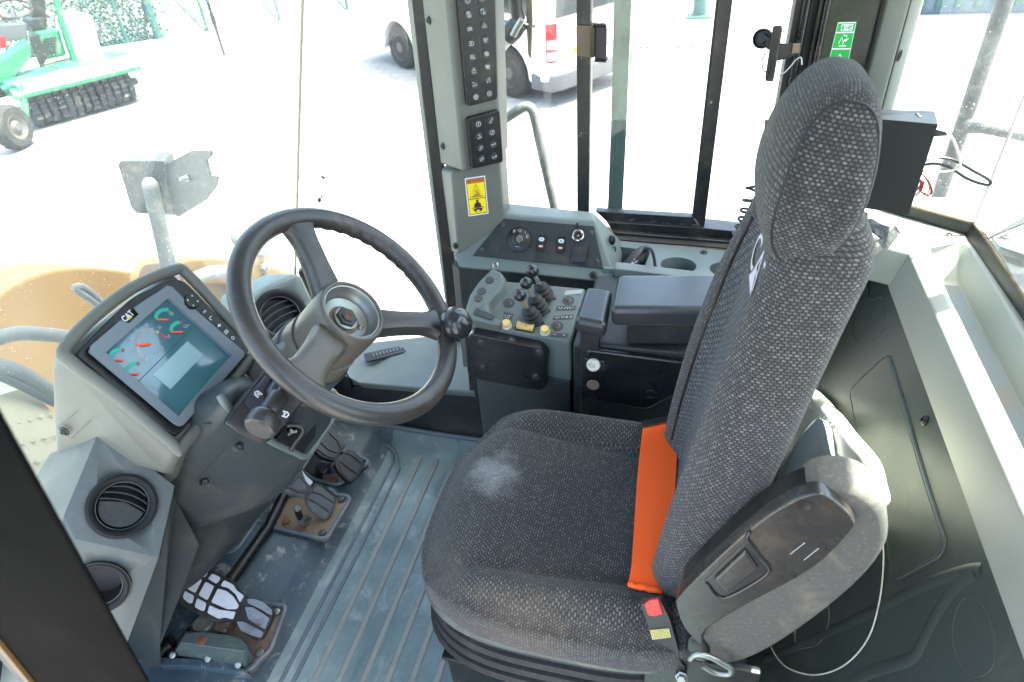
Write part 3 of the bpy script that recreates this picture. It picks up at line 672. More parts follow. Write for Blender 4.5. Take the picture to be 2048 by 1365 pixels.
# ------- keypads
PPL = plane(up[0][2], up[0][1], up[1][2])
def frq(quad):
    return lambda x, y, h=0: quad(x, y, h)
def icon_lines(k):
    c = lambda x, y, r, n=10, a=0, b=360: circ(x, y, r, n, a, b)
    D = {
     'left': [[(-.9, 0), (0, .8), (0, .35), (.9, .35), (.9, -.35), (0, -.35), (0, -.8), (-.9, 0)]],
     'right': [[(.9, 0), (0, .8), (0, .35), (-.9, .35), (-.9, -.35), (0, -.35), (0, -.8), (.9, 0)]],
     'lamps': [[(-.1, .9), (-.1, .1), (.15, .1), (.4, .5), (.15, .9), (-.1, .9)], [(-.9, .8), (-.3, .8)], [(-.9, .5), (-.3, .5)], [(-.9, .2), (-.3, .2)], [(.3, -.1), (.3, -.9), (.55, -.9), (.8, -.5), (.55, -.1), (.3, -.1)], [(-.5, -.2), (.1, -.2)], [(-.5, -.5), (.1, -.5)], [(-.5, -.8), (.1, -.8)]],
     'park': [[(-.8, .1), (-.8, .9), (-.4, .9), (-.3, .7), (-.4, .5), (-.8, .5)], [(0, .9), (.3, .9)], [(0, .6), (.3, .6)], [(0, .3), (.3, .3)], c(.3, -.5, .25)] + [[(.3 + .35 * math.cos(a), -.5 + .35 * math.sin(a)), (.3 + .5 * math.cos(a), -.5 + .5 * math.sin(a))] for a in [i * PI / 4 for i in range(8)]],
     'defrost': [[(-.9, -.5), (-.6, .3), (.6, .3), (.9, -.5), (-.9, -.5)], [(-.6, -.5), (-.1, .1), (.2, -.5)], [(.1, -.2), (.5, .2), (.7, -.4)]],
     'hazard': [[(-.85, -.6), (0, .9), (.85, -.6), (-.85, -.6)], [(-.4, -.33), (0, .38), (.4, -.33), (-.4, -.33)]],
     'beam': [[(.0, .7), (.0, -.7), (.35, -.7), (.8, -.2), (.8, .2), (.35, .7), (0, .7)], [(-.9, .6), (-.2, .6)], [(-.9, 0), (-.2, 0)], [(-.9, -.6), (-.2, -.6)]],
     'beacon': [[(-.4, -.7), (-.4, .2), (-.2, .5), (.2, .5), (.4, .2), (.4, -.7), (-.4, -.7)], [(-.9, .1), (-.55, .1)], [(.9, .1), (.55, .1)], [(-.8, .7), (-.5, .5)], [(.8, .7), (.5, .5)], [(0, -.4), (0, .2)]],
     'mirror': [[(-.8, -.5), (-.8, .6), (.6, .6), (.6, -.5), (-.8, -.5)], [(-.4, -.3), (-.4, .3)], [(-.1, -.3), (-.1, .3)], [(.2, -.3), (.2, .3)], [(.6, -.2), (.9, -.4), (.9, -.9)]],
     'smoke': [[(-.8, .5), (-.4, .5)], [(-.8, 0), (-.4, 0)], [(-.3, .8), (-.3, -.6), (-.1, -.6), (-.1, .8), (-.3, .8)], c(.4, .4, .3), c(.5, -.1, .35), [(0, -.5), (.8, -.5)]],
     'nosmoke': [[(-.8, .5), (-.4, .5)], [(-.8, 0), (-.4, 0)], [(-.3, .6), (-.3, -.6), (-.1, -.6), (-.1, .6), (-.3, .6)], c(.4, .4, .3), c(.5, -.1, .35), [(-.8, .9), (.8, -.9)]],
     'auto': [c(0, .6, .32), [(-.8, -.1), (0, .1), (.8, -.1)]],
     'bucket1': [[(-.2, .5), (.5, .3), (.1, -.3), (-.2, .5)], [(.1, -.3), (.9, -.3)], [(-.9, .7), (-.5, .7)], [(-.7, .9), (-.7, .5)], [(-.8, -.2), (-.4, -.2), (-.4, -.6), (-.8, -.6), (-.8, -.2)]],
     'bucket2': [[(-.7, .2), (.1, .3), (-.1, -.4), (-.7, .2)], [(.4, .8), (.4, .1)], [(.2, .5), (.4, .8), (.6, .5)], [(.6, -.2), (.6, -.9)], [(-.8, -.5), (-.3, -.5), (-.3, -.9), (-.8, -.9)]],
     'gear1': [[((.9 if i % 2 else .72) * math.cos(2 * PI * i / 28), (.9 if i % 2 else .72) * math.sin(2 * PI * i / 28)) for i in range(28)] + [(.72, 0)], c(0, 0, .45)],
     'gear2': [[((.9 if i % 2 else .72) * math.cos(2 * PI * i / 28), (.9 if i % 2 else .72) * math.sin(2 * PI * i / 28)) for i in range(28)] + [(.72, 0)], [(0, .5), (0, -.5)], [(-.4, 0), (.4, 0)]],
     'query': [[(-.8, -.5), (-.8, .5), (-.55, .75), (.55, .75), (.8, .5), (.8, -.5), (.55, -.75), (-.55, -.75), (-.8, -.5)]],
     'weigh': [[(-.8, -.7), (.2, .1), (.2, -.7), (-.8, -.7)], [(-.3, -.3), (.7, .8)], [(.4, .8), (.7, .8), (.7, .4)]],
     'weighauto': [[(-.6, .7), (.3, .7), (-.1, .1), (-.6, .7)], [(-.1, .1), (.6, -.2)]],
     'dial': [c(0, 0, .85, 16), [(-.4, -.35), (.2, .15), (.2, -.35), (-.4, -.35)], [(0, .1), (.5, .5)]],
     'tilt1': [[(-.8, -.6), (.6, -.3)], [(-.4, .2), (0, .7), (.4, .3), (.1, -.1), (-.4, .2)], [(.7, .8), (.7, 0)]],
     'tow': [[(-.9, -.2), (-.5, -.2), (-.5, .2), (-.9, .2), (-.9, -.2)], [(-.5, 0), (.4, .1)], c(.6, .2, .3)],
     'tilt2': [[(-.8, -.7), (.6, .0)], [(-.2, .3), (.2, .8), (.6, .6), (.5, .1), (-.2, .3)], [(-.7, .6), (-.7, -.3)]],
     'tow2': [[(-.9, -.4), (-.5, -.4), (-.5, 0), (-.9, 0), (-.9, -.4)], [(-.5, -.2), (.4, -.1)], c(.6, 0, .3)],
    }
    return D[k]
def keypad(label, quad_px, thick, keys, cat='keypad'):
    P = [Vp(u, v, PPL) for u, v in quad_px]
    n = PPL[1]
    t = thing('keypad', label, cat, P[3], 'keypads on the switch pillar')
    prism('housing', round_poly([p + n * .0 for p in P], .006), n * thick, M['black'], t, .004, 3)
    q0 = Quad(*[p + n * (thick + .0002) for p in P], n)
    ex = (P[1] - P[0]).normalized(); ey = (P[0] - P[3]).normalized()
    dots = bmesh.new()
    for (u, v, ic) in keys:
        c = Vp(u, v, (P[0] + n * thick, n)); r = .0076
        k = lathe('key', [(r, -.0005), (r, .0012), (r * .9, .0019), (r * .5, .0013), (0, .001)], c, n, M['dgrey'], t, 18)
        fr_ = frame(c, ex, ey, n); g = lambda x, y, h=0: fr_(x * r * .68, y * r * .68, h)
        strokes('icon', icon_lines(ic), .115, g, M['white'], k, .0024)
        if ic in ('auto', 'weighauto'): text('AUTO', fr_, 0, -r * .5, r * .42, M['white'], k, 'lettering', .0024)
        if ic == 'gear1': text('AUTO', fr_, 0, 0, r * .28, M['white'], k, 'lettering', .0024)
        if ic == 'query': text('?', fr_, 0, 0, r * 1.1, M['white'], k, 'lettering', .0024)
        for j in (-1, 0, 1): bm_lathe(dots, [(.0007, 0), (.0005, .0005), (0, .0006)], fr_(-.0108, j * .0045, .0004), n, 8)
    fin(dots, 'indicator_lights', M['grey'], t)
    return t
kl = [(934, 2, 'left'), (937, 29, 'lamps'), (938.5, 57, 'defrost'), (942, 87, 'beam'), (944, 114, 'mirror'), (947, 141.5, 'auto'), (949, 169, 'bucket1'), (951, 194, 'gear1')]
kr = [(963, -3, 'right'), (965.5, 23, 'park'), (968, 51, 'hazard'), (970, 80, 'beacon'), (972, 108, 'smoke'), (974, 134, 'nosmoke'), (976, 160, 'bucket2'), (978, 187, 'gear2')]
keypad('tall black keypad with two columns of round symbol keys at the top of the pillar', [(906, -45), (984, -50), (991, 196), (930, 210)], .012, kl + kr)
kl = [(956, 248, 'query'), (958, 272, 'weighauto'), (960.5, 296, 'tilt1'), (963, 318, 'tilt2')]
kr = [(981, 241, 'weigh'), (983.5, 265, 'dial'), (986, 289, 'tow'), (988, 313, 'tow2')]
keypad('short black keypad with eight round keys below the tall keypad', [(930, 234), (995, 217), (1002, 321), (940, 335)], .012, kl + kr)

# ------- warning sticker
LPL = plane(lw[0][2], lw[0][1], lw[1][2])
SQ = [Vp(u, v, LPL) + LPL[1] * .0012 for u, v in ((929, 357), (970, 351), (977, 427), (937, 433))]
wst = thing('warning_sticker', 'yellow warning sticker with a tipping machine triangle and a seated figure on the pillar', 'sticker', SQ[3])
prism('backing', round_poly(SQ, .002), LPL[1] * .0004, M['white'], wst)
q = Quad(SQ[3], SQ[2], SQ[1], SQ[0], LPL[1])
q4 = Quad(SQ[3] + LPL[1] * .0006, SQ[2] + LPL[1] * .0006, SQ[1] + LPL[1] * .0006, SQ[0] + LPL[1] * .0006, LPL[1])
fills('black_border', [[(.05, .03), (.95, .03), (.95, .97), (.05, .97)]], q4, M['blk'], wst, .0001)
fills('orange_band', [[(.08, .865), (.92, .865), (.92, .955), (.08, .955)]], q4, M['orp'], wst, .0002)
fills('yellow_field', [[(.08, .05), (.92, .05), (.92, .435), (.08, .435)], [(.08, .455), (.92, .455), (.92, .85), (.08, .85)]], q4, M['yel'], wst, .0002)
text('WARNING', q4, .56, .908, .085, M['blk'], wst, 'lettering', .0003, sx=1.75)
fills('alert_mark', [[(.12, .88), (.24, .88), (.18, .945)]], q4, M['blk'], wst, .0003)
strokes('triangle', [[(.17, .49), (.5, .83), (.83, .49), (.17, .49)], [(.25, .51), (.5, .775), (.75, .51), (.25, .51)]], .02, q4, M['blk'], wst, .0003)
strokes('tipping_machine', [[(.4, .6), (.52, .68), (.6, .62), (.5, .54), (.4, .6)], [(.46, .64), (.56, .57)], [(.35, .54), (.65, .54)], [(.55, .66), (.6, .58), (.66, .56)]], .022, q4, M['blk'], wst, .0003)
fills('seated_figure', [[(.5 + .07 * math.cos(a), .385 + .035 * math.sin(a)) for a in [i * PI / 6 for i in range(12)]], [(.44, .35), (.56, .35), (.66, .30), (.68, .2), (.32, .2), (.34, .30)], [(.32, .19), (.68, .19), (.74, .15), (.60, .085), (.55, .085), (.6, .14), (.4, .14), (.45, .085), (.40, .085), (.26, .15)]], q4, M['blk'], wst, .0003)
strokes('belt_line', [[(.2, .19), (.35, .225), (.5, .20), (.65, .225), (.8, .19)]], .02, q4, M['blk'], wst, .0004)
# ------------------------------------------------------------------ RIGHT CONSOLE
def plate_holes(bm, outer, holes, n, depth):
    """flat plate with holes, rims carried down by depth"""
    loops = []
    for L in [outer] + holes:
        vs = [bm.verts.new(p) for p in L]; es = [bm.edges.new((vs[i], vs[(i + 1) % len(vs)])) for i in range(len(vs))]; loops.append((vs, es))
    bmesh.ops.triangle_fill(bm, use_beauty=True, edges=[e for _, es in loops for e in es], normal=n)
    for i, (vs, _) in enumerate(loops):
        d = depth[i] if isinstance(depth, (list, tuple)) else depth
        lo = [bm.verts.new(v.co - n * d) for v in vs]; k = len(vs)
        for j in range(k): bm.faces.new((vs[j], vs[(j + 1) % k], lo[(j + 1) % k], lo[j]))
UP = Vector((0, 0, 1)); YN = Vector((0, -1, 0))
con = thing('switch_console', 'light grey moulded console with a dark sloping switch panel under the side window', 'console', (-.3, 1.25, .55))
c0, c1 = V(918, 536, y=1.19), V(1232, 568, y=1.19)
CPL = plane(c0, c1, V(1090, 440, y=1.285))
tl, tr = Vp(1002, 428, CPL), Vp(1190, 441, CPL)
tb, tc = V(1000, 404, y=1.36), V(1186, 424, y=1.36)
rb = Vp(1229, 545, CPL); rt = V(1226, 478, y=1.30)
hull('housing', [c0, c1, c0 + Vector((0, .02, -.012)), c1 + Vector((0, .02, -.012)), Vp(905, 508, CPL), tl, tr, tb, tc, rb, rt, V(1212, 455, y=1.36), c0 + Vector((0, .17, 0)), c1 + Vector((0, .17, 0))], M['grey'], con, .006, 3)
cn = CPL[1]
def cp(u, v, h=0): return Vp(u, v, CPL) + cn * h
pan = prism('switch_panel', [cp(u, v, .0006) for u, v in ((1006, 438), (1188, 454), (1207, 539), (946, 512))], cn * .003, M['dgrey'], con, .0012)
pan.data.materials[0] = M['charc']
cex = (cp(1180, 490) - cp(960, 470)).normalized(); cey = cn.cross(cex)
for u, v in ((1006, 451), (964, 501), (1182, 467), (1194, 524.6)): screw(cp(u, v, .0036), cn, .0034, M['dgrey'], pan)
for u, v in ((992, 531), (1186.5, 551)): screw(cp(u, v, .001), cn, .0058, M['steel'] if u < 1000 else M['black'], con)
prism('blank_plug', [cp(u, v, .0037) for u, v in ((986, 494), (1001, 495), (1001, 510), (985, 508))], cn * .0006, M['charc'], pan)
strokes('panel_joint', [[(0, .03), (0, -.035)]], .0007, frame(cp(1074, 485, .0038), cex, cey, cn), M['blk'], pan)
prism('side_plate', [cp(u, v, .0037) for u, v in ((1076, 449), (1172, 458), (1176, 530), (1073, 524))], cn * .0007, M['charc'], pan, .0005)
# ignition dial
kd = thing('ignition_switch', 'round black ignition switch with a silver key slot and position marks on the console', 'ignition switch', cp(1039, 481, .003))
ko = cp(1038.7, 480.6, .0036); r = .0275
lathe('dial', [(r * 1.06, 0), (r * 1.06, .0015), (r, .002), (r * .96, .0005), (r * .9, .0012), (r * .5, .0035), (r * .44, .0042), (0, .0042)], ko, cn, M['black'], kd, 36)
kf = frame(ko, cex, cey, cn)
lathe('key_barrel', [(.0078, .003), (.0078, .006), (.007, .0066), (0, .0066)], ko + cex * .0015, cn, M['steel'], kd, 20)
prism('key_bow', [kf(x, y, .0066) for x, y in ((-.0012, .007), (.0025, .007), (.0045, -.011), (.0022, -.0115))], cn * .005, M['steel'], kd, .0008)
strokes('position_marks', [ring(-.013, .0165, .0026, 10), ring(-.013, .019, .0016, 8), ring(-.001, .0195, .0032, 12), [(.0115, .0195), (.0125, .0135)], ring(.0175, .0095, .0024, 10), ring(.0178, .006, .002, 10), [(-.006, -.0175), (.005, -.018)]], .0007, kf, M['offw'], kd, .0032)
strokes('arc_mark', [[(.013 * math.cos(math.radians(a)), .013 * math.sin(math.radians(a))) for a in range(150, 250, 12)], [(.0125 * math.cos(math.radians(a)), .0125 * math.sin(math.radians(a))) for a in range(-20, 60, 12)]], .0009, kf, M['grey'], kd, .0042)
def rocker(u, v, label, rot):
    t = thing('rocker_switch', label, 'switch', cp(u, v, .003), 'rocker switches on the console panel')
    o = cp(u, v, .0044); f = frame(o, cex, cey, cn)
    prism('bezel', [f(x, y) for x, y in rrect(.0188, .037, .003)], cn * .002, M['black'], t, .0006)
    hull('button', [f(x * .0078, y, h) for x in (-1, 1) for y, h in ((.0165, .002), (.0165, .008), (-.001, .0035), (-.0165, .0042), (-.0165, .002))], M['pad'], t, .0012)
    s = math.atan2(.0045, .0175)
    g = lambda x, y, h=0: o + cex * x + (cey * math.cos(s) + cn * math.sin(s)) * y + cn * (.0064 + h)
    fills('symbol_disc', [[(.0062 * math.cos(a), .0044 * math.sin(a) + .006) for a in [i * PI / 10 for i in range(20)]]], g, M['white'], t, .0004)
    strokes('symbol', rot, .0006, g, M['blk'], t, .0007)
    fills('indicator_lens', [[(-.0042, -.011), (.0042, -.011), (.0042, -.0065), (-.0042, -.0065)]], f, flat('indicator_amber', srgb(216, 170, 150), .3), t, .0054)
rocker(1084, 488, 'black rocker switch with a parking symbol, nearer the ignition dial', [ring(0, .006, .0024, 10), [(-.0006, .0045), (-.0006, .0075), (.0008, .0072), (.0006, .006), (-.0006, .006)], [(-.0035, .004), (-.004, .006), (-.0035, .008)], [(.0035, .004), (.004, .006), (.0035, .008)]])
rocker(1123, 491.5, 'black rocker switch with a round wiper symbol, nearer the lighter socket', [ring(0, .006, .003, 12), [(-.002, .007), (.002, .007)], [(-.0022, .006), (.0022, .006)], [(-.002, .005), (.002, .005)]])
ls = thing('lighter_socket', 'silver rimmed power socket in the corner of the switch panel', 'power socket', cp(1156.5, 473.5, .004))
so_ = cp(1156.5, 473.5, .0044)
lathe('bezel', [(.0155, 0), (.0155, .0015), (.014, .002), (.0128, .002)], so_, cn, M['black'], ls, 28, cap=False)
lathe('ring', [(.0128, .001), (.0128, .0035), (.0118, .0042), (.0095, .0042), (.0088, .0035), (.0088, -.012), (0, -.012)], so_ + cn * .0005, cn, M['chrome'], ls, 28, cap=False)
lathe('inner_shell', [(.0086, .001), (.0086, -.003), (.004, -.002), (.003, .0005), (0, .0005)], so_ + cn * .001, cn, M['rust'], ls, 20, cap=False)
prism('cover_tab', [cp(u, v, .0045) for u, v in ((1153, 449), (1158, 449), (1158, 456), (1153, 456))], cn * .005, M['black'], ls, .001)
fcv = thing('blank_cover', 'square black blank cover under the power socket', 'cover', cp(1159, 513, .004))
f = frame(cp(1159, 512.5, .0044), cex, cey, cn)
prism('frame', [f(x, y) for x, y in rrect(.0335, .037, .0015)], cn * .001, M['charc'], fcv)
hull('lid', [f(x * .0155, y, h) for x in (-1, 1) for y, h in ((.0165, .001), (.0165, .005), (-.001, .009), (-.0165, .004), (-.0165, .001))], M['black'], fcv, .001)
kp = V(1222, 480, y=1.285); kdir = Vector((.9, -.35, .25)).normalized()
kn = lathe('hook_knob', [(.0115, 0), (.0115, .004), (.009, .007), (.004, .008), (0, .008)], kp, kdir, M['black'], con, 16, sx=.75)
tube('ring', [V(1228, 489, y=1.28) + (Vector((.4, 0, 0)) * math.cos(a) + Vector((0, 0, 1)) * math.sin(a)) * .007 + Vector((.002, -.006, -.009)) for a in [2 * PI * i / 14 for i in range(14)]], .0013, M['black'], kn, 6, closed=True)

# tray with bin and cup holders right of the console
tr_ = thing('cup_holder_tray', 'pale grey moulded tray with a square bin and two cup holders below the side window', 'tray', (.05, 1.25, .5))
TP = plane(V(1228, 533, y=1.22), V(1440, 552, y=1.22), V(1458, 502, y=1.345))
def tp(u, v, h=0): return Vp(u, v, TP) + TP[1] * h
tn = TP[1]
def elps(u, v, ru, rv, n=28): return [tp(u + ru * math.cos(2 * PI * i / n), v + rv * math.sin(2 * PI * i / n)) for i in range(n)]
cupR = .037
def cupc(c, r, n=28):
    e1 = Vector((1, 0, 0)); e1 = (e1 - tn * e1.dot(tn)).normalized(); e2 = tn.cross(e1)
    return [c + e1 * r * math.cos(2 * PI * i / n) + e2 * r * math.sin(2 * PI * i / n) for i in range(n)]
ca, cb = tp(1357, 530), tp(1456, 540)
outer = [tp(1206, 537), V(1500, 566, y=1.2).lerp(tp(1500, 560), 1), tp(1500, 506), tp(1234, 481)]
bm = bmesh.new()
plate_holes(bm, outer, [round_poly([tp(1228, 530), tp(1288, 535), tp(1301, 502), tp(1237, 493)], .008), cupc(ca, cupR), cupc(cb, cupR)], tn, [.03, .055, .05, .05])
fin(bm, 'tray_top', M['grey'], tr_, .002, 2, ang=50)
prism('bin_floor', [tp(1200, 540, -.054), tp(1300, 545, -.054), tp(1315, 495, -.054), tp(1220, 480, -.054)], -tn * .004, M['dgrey'], tr_)
for c in (ca, cb):
    lathe('cup_liner', [(cupR - .0005, -.048), (cupR - .006, -.04), (cupR - .007, -.038), (cupR - .0085, -.042), (cupR - .010, -.06), (0, -.06)], c, tn, M['dgrey'], tr_, 28, cap=False)
    for rr, hh in ((cupR - .0062, -.0385), (cupR - .0098, -.057)): tube('dirt_ring', [p + tn * hh for p in cupc(c, rr)], .0012, M['dirtstrip'], tr_, 6, closed=True)
hull('tray_front', [V(1228, 537, y=1.195), V(1500, 570, y=1.195), V(1228, 556, y=1.195), V(1500, 600, y=1.195)] + [p + Vector((0, .03, 0)) for p in (V(1228, 537, y=1.195), V(1500, 570, y=1.195), V(1228, 560, y=1.195), V(1500, 600, y=1.195))], M['grey'], tr_, .004)
screw(tp(1408, 506, .001), tn, .0055, M['black'], tr_)
mic = thing('radio_microphone', 'black hand microphone with a looped cord lying in the tray bin', 'microphone', tp(1265, 528, -.03))
m0, m1 = tp(1248, 532, -.02), tp(1288, 511, .012)
md = (m1 - m0).normalized()
bm = bmesh.new(); bm_tube(bm, [m0, m0 + md * .012, m0.lerp(m1, .7), m1], [.012, .017, .019, .013], 12); fin(bm, 'body', M['black'], mic, .001)
tube('strain_relief', [m1, m1 + md * .006, V(1292, 499, y=1.25)], [.008, .007, .005], M['rubber'], mic, 10)
tube('cord', [V(1290, 502, y=1.25), V(1295, 497, y=1.245), V(1303, 501, y=1.24), V(1308, 516, y=1.235), V(1311, 533, y=1.23), V(1320, 543, y=1.225), V(1323, 546, y=1.22)], .0034, M['charc'], mic, 8, sm=5)
mf = plane(m0, m1, m1 + (RX * 1).cross(md))
mn = (EYE - m0.lerp(m1, .5)).normalized(); mx_ = md; my_ = mn.cross(mx_)
strokes('logo', [ring(.004, 0, .004, 12), ring(-.005, .001, .0022, 8)], .0011, frame(m0.lerp(m1, .52) + mn * .0195, mx_, my_, mn), M['white'], mic)

# ------------------------------------------------------------------ SLIDING SIDE WINDOW
sl_ = thing('sliding_window', 'black framed sliding side window with scuffed lower rails', 'window', (-.05, 1.40, .6))
def ybar(name, pts, y, th, mat, par, bev=.002):
    # an upright edge that leaves the top of the picture runs on up to the roof
    pts = [(u + (u - 1168) / 2480 * 940, -1000) if v == -60 else (u, v) for u, v in pts]
    return prism(name, [V(u, v, y=y) for u, v in pts], Vector((0, th, 0)), mat, par, bev)
M['scuff'] = surf('scuffed_black_frame', srgb(26, 30, 31), .35, dirt=srgb(120, 112, 96), damt=.25, dscale=10, scratch=.5, wear=(.5, .5, .47, 1))
ybar('sash_rail', [(1190, 423), (1386, 435), (1396, 454.5), (1212, 443.5)], 1.40, .022, M['scuff'], sl_)
st_ = ybar('sash_stile', [(1447, -60), (1386, 435), (1397, 447), (1408, 456), (1411, 440), (1474, -60)], 1.397, .028, M['scuff'], sl_)
ybar('stile_inner_face', [(1441, -60), (1447.5, -60), (1387, 436), (1384, 434)], 1.399, .024, M['seal'], sl_, .0005)
ybar('track_rail', [(1212, 444.5), (1408, 456.5), (1500, 466), (1500, 484), (1224, 461)], 1.388, .05, M['scuff'], sl_)
ybar('track_lip', [(1224, 464.5), (1500, 487), (1500, 498), (1229, 475.5)], 1.371, .03, M['scuff'], sl_)
ybar('track_base', [(1231, 478.5), (1500, 499.5), (1500, 506), (1234, 485)], 1.352, .03, M['seal'], sl_, .001)
for nm, pa, pb, yy in (('dust_line', (1226, 462.5), (1500, 485.5), 1.386), ('dust_line', (1231, 477), (1500, 498.7), 1.369), ('dust_line', (1233, 483.5), (1500, 504), 1.351)):
    tube(nm, [V(*pa, y=yy), V(*pb, y=yy)], .0016, M['dirtstrip'], sl_, 6)
rn = random.Random(9)
bm = bmesh.new()
for k in range(60):                                            # paint rubbed off the lower edge of the sash
    f = rn.random() ** .8; u = 1216 + f * 178; v = 441.5 + f * 10.5 + rn.uniform(-1.2, .4); l = rn.uniform(1, 5)
    a, b = V(u, v, y=1.3994), V(u + l, v + l * .06, y=1.3994); bm.faces.new([bm.verts.new(p) for p in (a, b, b + Vector((0, 0, .0006 + .0012 * rn.random())), a + Vector((0, 0, .0006 + .001 * rn.random())))])
fin(bm, 'rubbed_paint', M['skin'], sl_)
box('track_groove', (.0, 1.40, V(1300, 466, y=1.40).z - .012), (.62, .075, .006), M['dirtstrip'], sl_)
box('fixed_pane_bead', (.1, 1.425, V(1450, 461, y=1.42).z), (.3, .012, .008), M['skin'], sl_)
# fixed post and its latch, seal strip with its sunlit half painted, panes
ybar('fixed_post', [(1154.5, -60), (1184, -60), (1181, 200), (1178, 428), (1154, 424)], 1.42, .028, M['scuff'], sl_)
lt = thing('window_latch', 'black window latch block on a worn brown sleeve round the fixed post', 'latch', V(1180, 124, y=1.41))
ybar('sleeve', [(1151.5, 51), (1190, 55), (1189, 117), (1152, 113)], 1.412, .045, M['rust'], lt, .003)
hull('latch_block', [V(u, v, y=y) for u, v in ((1191, 53), (1214.5, 54), (1213, 122), (1189.5, 121)) for y in (1.395, 1.43)] , M['black'], lt, .003)
hull('latch_lip', [V(u, v, y=y) for u, v in ((1186, 47), (1210, 46), (1215.5, 54), (1190, 54)) for y in (1.398, 1.435)], M['black'], lt, .002)
ybar('latch_foot', [(1189, 121), (1212, 122), (1212, 126), (1188, 125)], 1.39, .03, M['black'], lt, .001)
M['felt'] = surf('sunlit_seal', srgb(150, 156, 140), .9, dirt=srgb(96, 96, 84), damt=.5, dscale=16)  # upper half of the seal strip, painted pale as if in sun
M['dgreen'] = surf('dark_green_seal', srgb(20, 74, 70), .35, var=.3)  # lower half of the same strip, kept at its shaded tone
ybar('lit_seal_strip', [(1229, -60), (1266, -60), (1253.5, 240), (1222, 241)], 1.46, .01, M['felt'], sl_, .001)  # upper half of the seal strip, painted pale as if in sun
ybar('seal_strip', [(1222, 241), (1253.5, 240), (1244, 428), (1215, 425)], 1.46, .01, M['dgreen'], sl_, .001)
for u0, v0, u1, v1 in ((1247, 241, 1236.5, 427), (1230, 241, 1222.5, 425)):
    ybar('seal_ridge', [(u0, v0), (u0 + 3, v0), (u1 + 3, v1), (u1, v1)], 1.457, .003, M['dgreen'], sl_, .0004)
ybar('sliding_pane', [(1183, -60), (1447, -60), (1388, 437), (1178, 426)], 1.412, .004, G2, sl_, 0)
ybar('rear_pane', [(1440, -60), (1620, -60), (1540, 470), (1390, 464)], 1.446, .004, G2, sl_, 0)
ybar('front_pane', [(990, -60), (1182, -60), (1179, 430), (1002, 425)], 1.446, .004, G2, sl_, 0)
# maker's marks etched in the panes: tiny unreadable print
for u, v, y in ((1198, 404, 1.411), (1277, 404, 1.411)):
    f = frame(V(u, v, y=y), Vector((1, 0, 0)), UP, YN)
    rn = random.Random(u)
    L = [[(-.012 + k * .0022, r), (-.012 + k * .0022 + rn.uniform(.0008, .0017), r + rn.uniform(-.0003, .0003))] for r in (.007, .0015, -.004, -.0085) for k in range(9) if not (r > .006 and k > 6)]
    strokes('etched_mark', L + [ring(.0095, .009, .0022, 8), ring(.010, .0015, .0018, 8)], .0008, f, M['dgrey'], sl_, .0006)
fp_ = thing('front_window_post', 'thin black window edge right behind the switch pillar', 'post', V(1000, 420, y=1.43))
ybar('edge', [(985, -60), (994, -60), (1007, 420), (999, 420)], 1.40, .02, M['seal'], fp_, .002)
ybar('bead', [(994, -60), (997, -60), (1010, 420), (1007, 420)], 1.405, .012, M['tan'], fp_, .001)

# ------------------------------------------------------------------ REAR PILLAR
rp = thing('rear_pillar', 'rear cab pillar of black door channel, glossy dark plate and grey cover behind the headrest', 'pillar', V(1640, 470, y=1.37))
def dn(u, v): return u + (u - 1168) / (v - 2420) * (480 - v)           # follow a vertical edge down
def vstrip(name, u0, u1, y, th, mat, bev=.002, v0=-60, v1=470):
    f = lambda u, v: u + (u - 1168) / (0 - 2420) * v
    return ybar(name, [(f(u0, v0), v0), (f(u1, v0), v0), (f(u1, v1), v1), (f(u0, v1), v1)], y, th, mat, rp, bev)
vstrip('door_channel', 1592, 1611, 1.385, .05, M['seal'])
vstrip('channel_rib', 1607, 1622, 1.375, .03, M['gloss'], .003)
vstrip('channel_groove', 1622, 1640, 1.39, .03, M['blk'])
vstrip('seal_bulb', 1640, 1651, 1.372, .03, M['seal'], .004)
vstrip('channel_lip', 1651, 1664, 1.365, .03, M['gloss'], .003)
M['olive'] = surf('glossy_dark_olive_paint', srgb(58, 60, 50), .18, dirt=srgb(112, 104, 84), damt=.5, dscale=5, gs=.03)
vstrip('plate', 1663, 1768, 1.372, .03, M['olive'], .002)
vstrip('plate_edge', 1766, 1773, 1.362, .03, M['seal'], .002)
vstrip('cover', 1774, 1824, 1.35, .06, M['beige'], .008)
vstrip('cover_return', 1822, 1850, 1.356, .04, M['skin'], .006)
prism('torn_hole', [V(u, v, y=1.354) for u, v in ((1800, 104), (1805, 101), (1803, 112), (1798, 122), (1793, 124), (1796, 113))], Vector((0, .003, 0)), M['blk'], rp)
gs_ = thing('exit_sticker', 'green emergency exit sticker with a running figure on the glossy dark plate', 'sticker', V(1690, 110, y=1.371))
SQ = [V(u, v, y=1.3712) for u, v in ((1675.5, 44.5), (1713.5, 43.5), (1696, 130), (1655, 130))]
q = Quad(SQ[3], SQ[2], SQ[1], SQ[0], YN)
fills('green_face', [rrect(1, 1, .06, cx=.5, cy=.5)], q, M['green'], gs_, .0004)
fills('white_panel', [[(.25, .8), (.85, .8), (.85, .95), (.25, .95)]], q, M['white'], gs_, .0006)
strokes('border', [[(.03, .02), (.03, .98), (.97, .98), (.97, .02), (.03, .02)], [(.03, .76), (.97, .76)], [(.03, .38), (.97, .38)]], .03, q, M['white'], gs_, .0006)
fills('door_mark', [[(.3, .82), (.4, .82), (.4, .93), (.3, .93)]], q, M['green'], gs_, .0008)
strokes('running_figure', [[(.55, .83), (.62, .87), (.7, .89), (.74, .92)], [(.62, .87), (.7, .83), (.78, .84)], [(.45, .88), (.55, .88)], [(.62, .915), (.72, .885), (.8, .9)]], .03, q, M['green'], gs_, .0008)
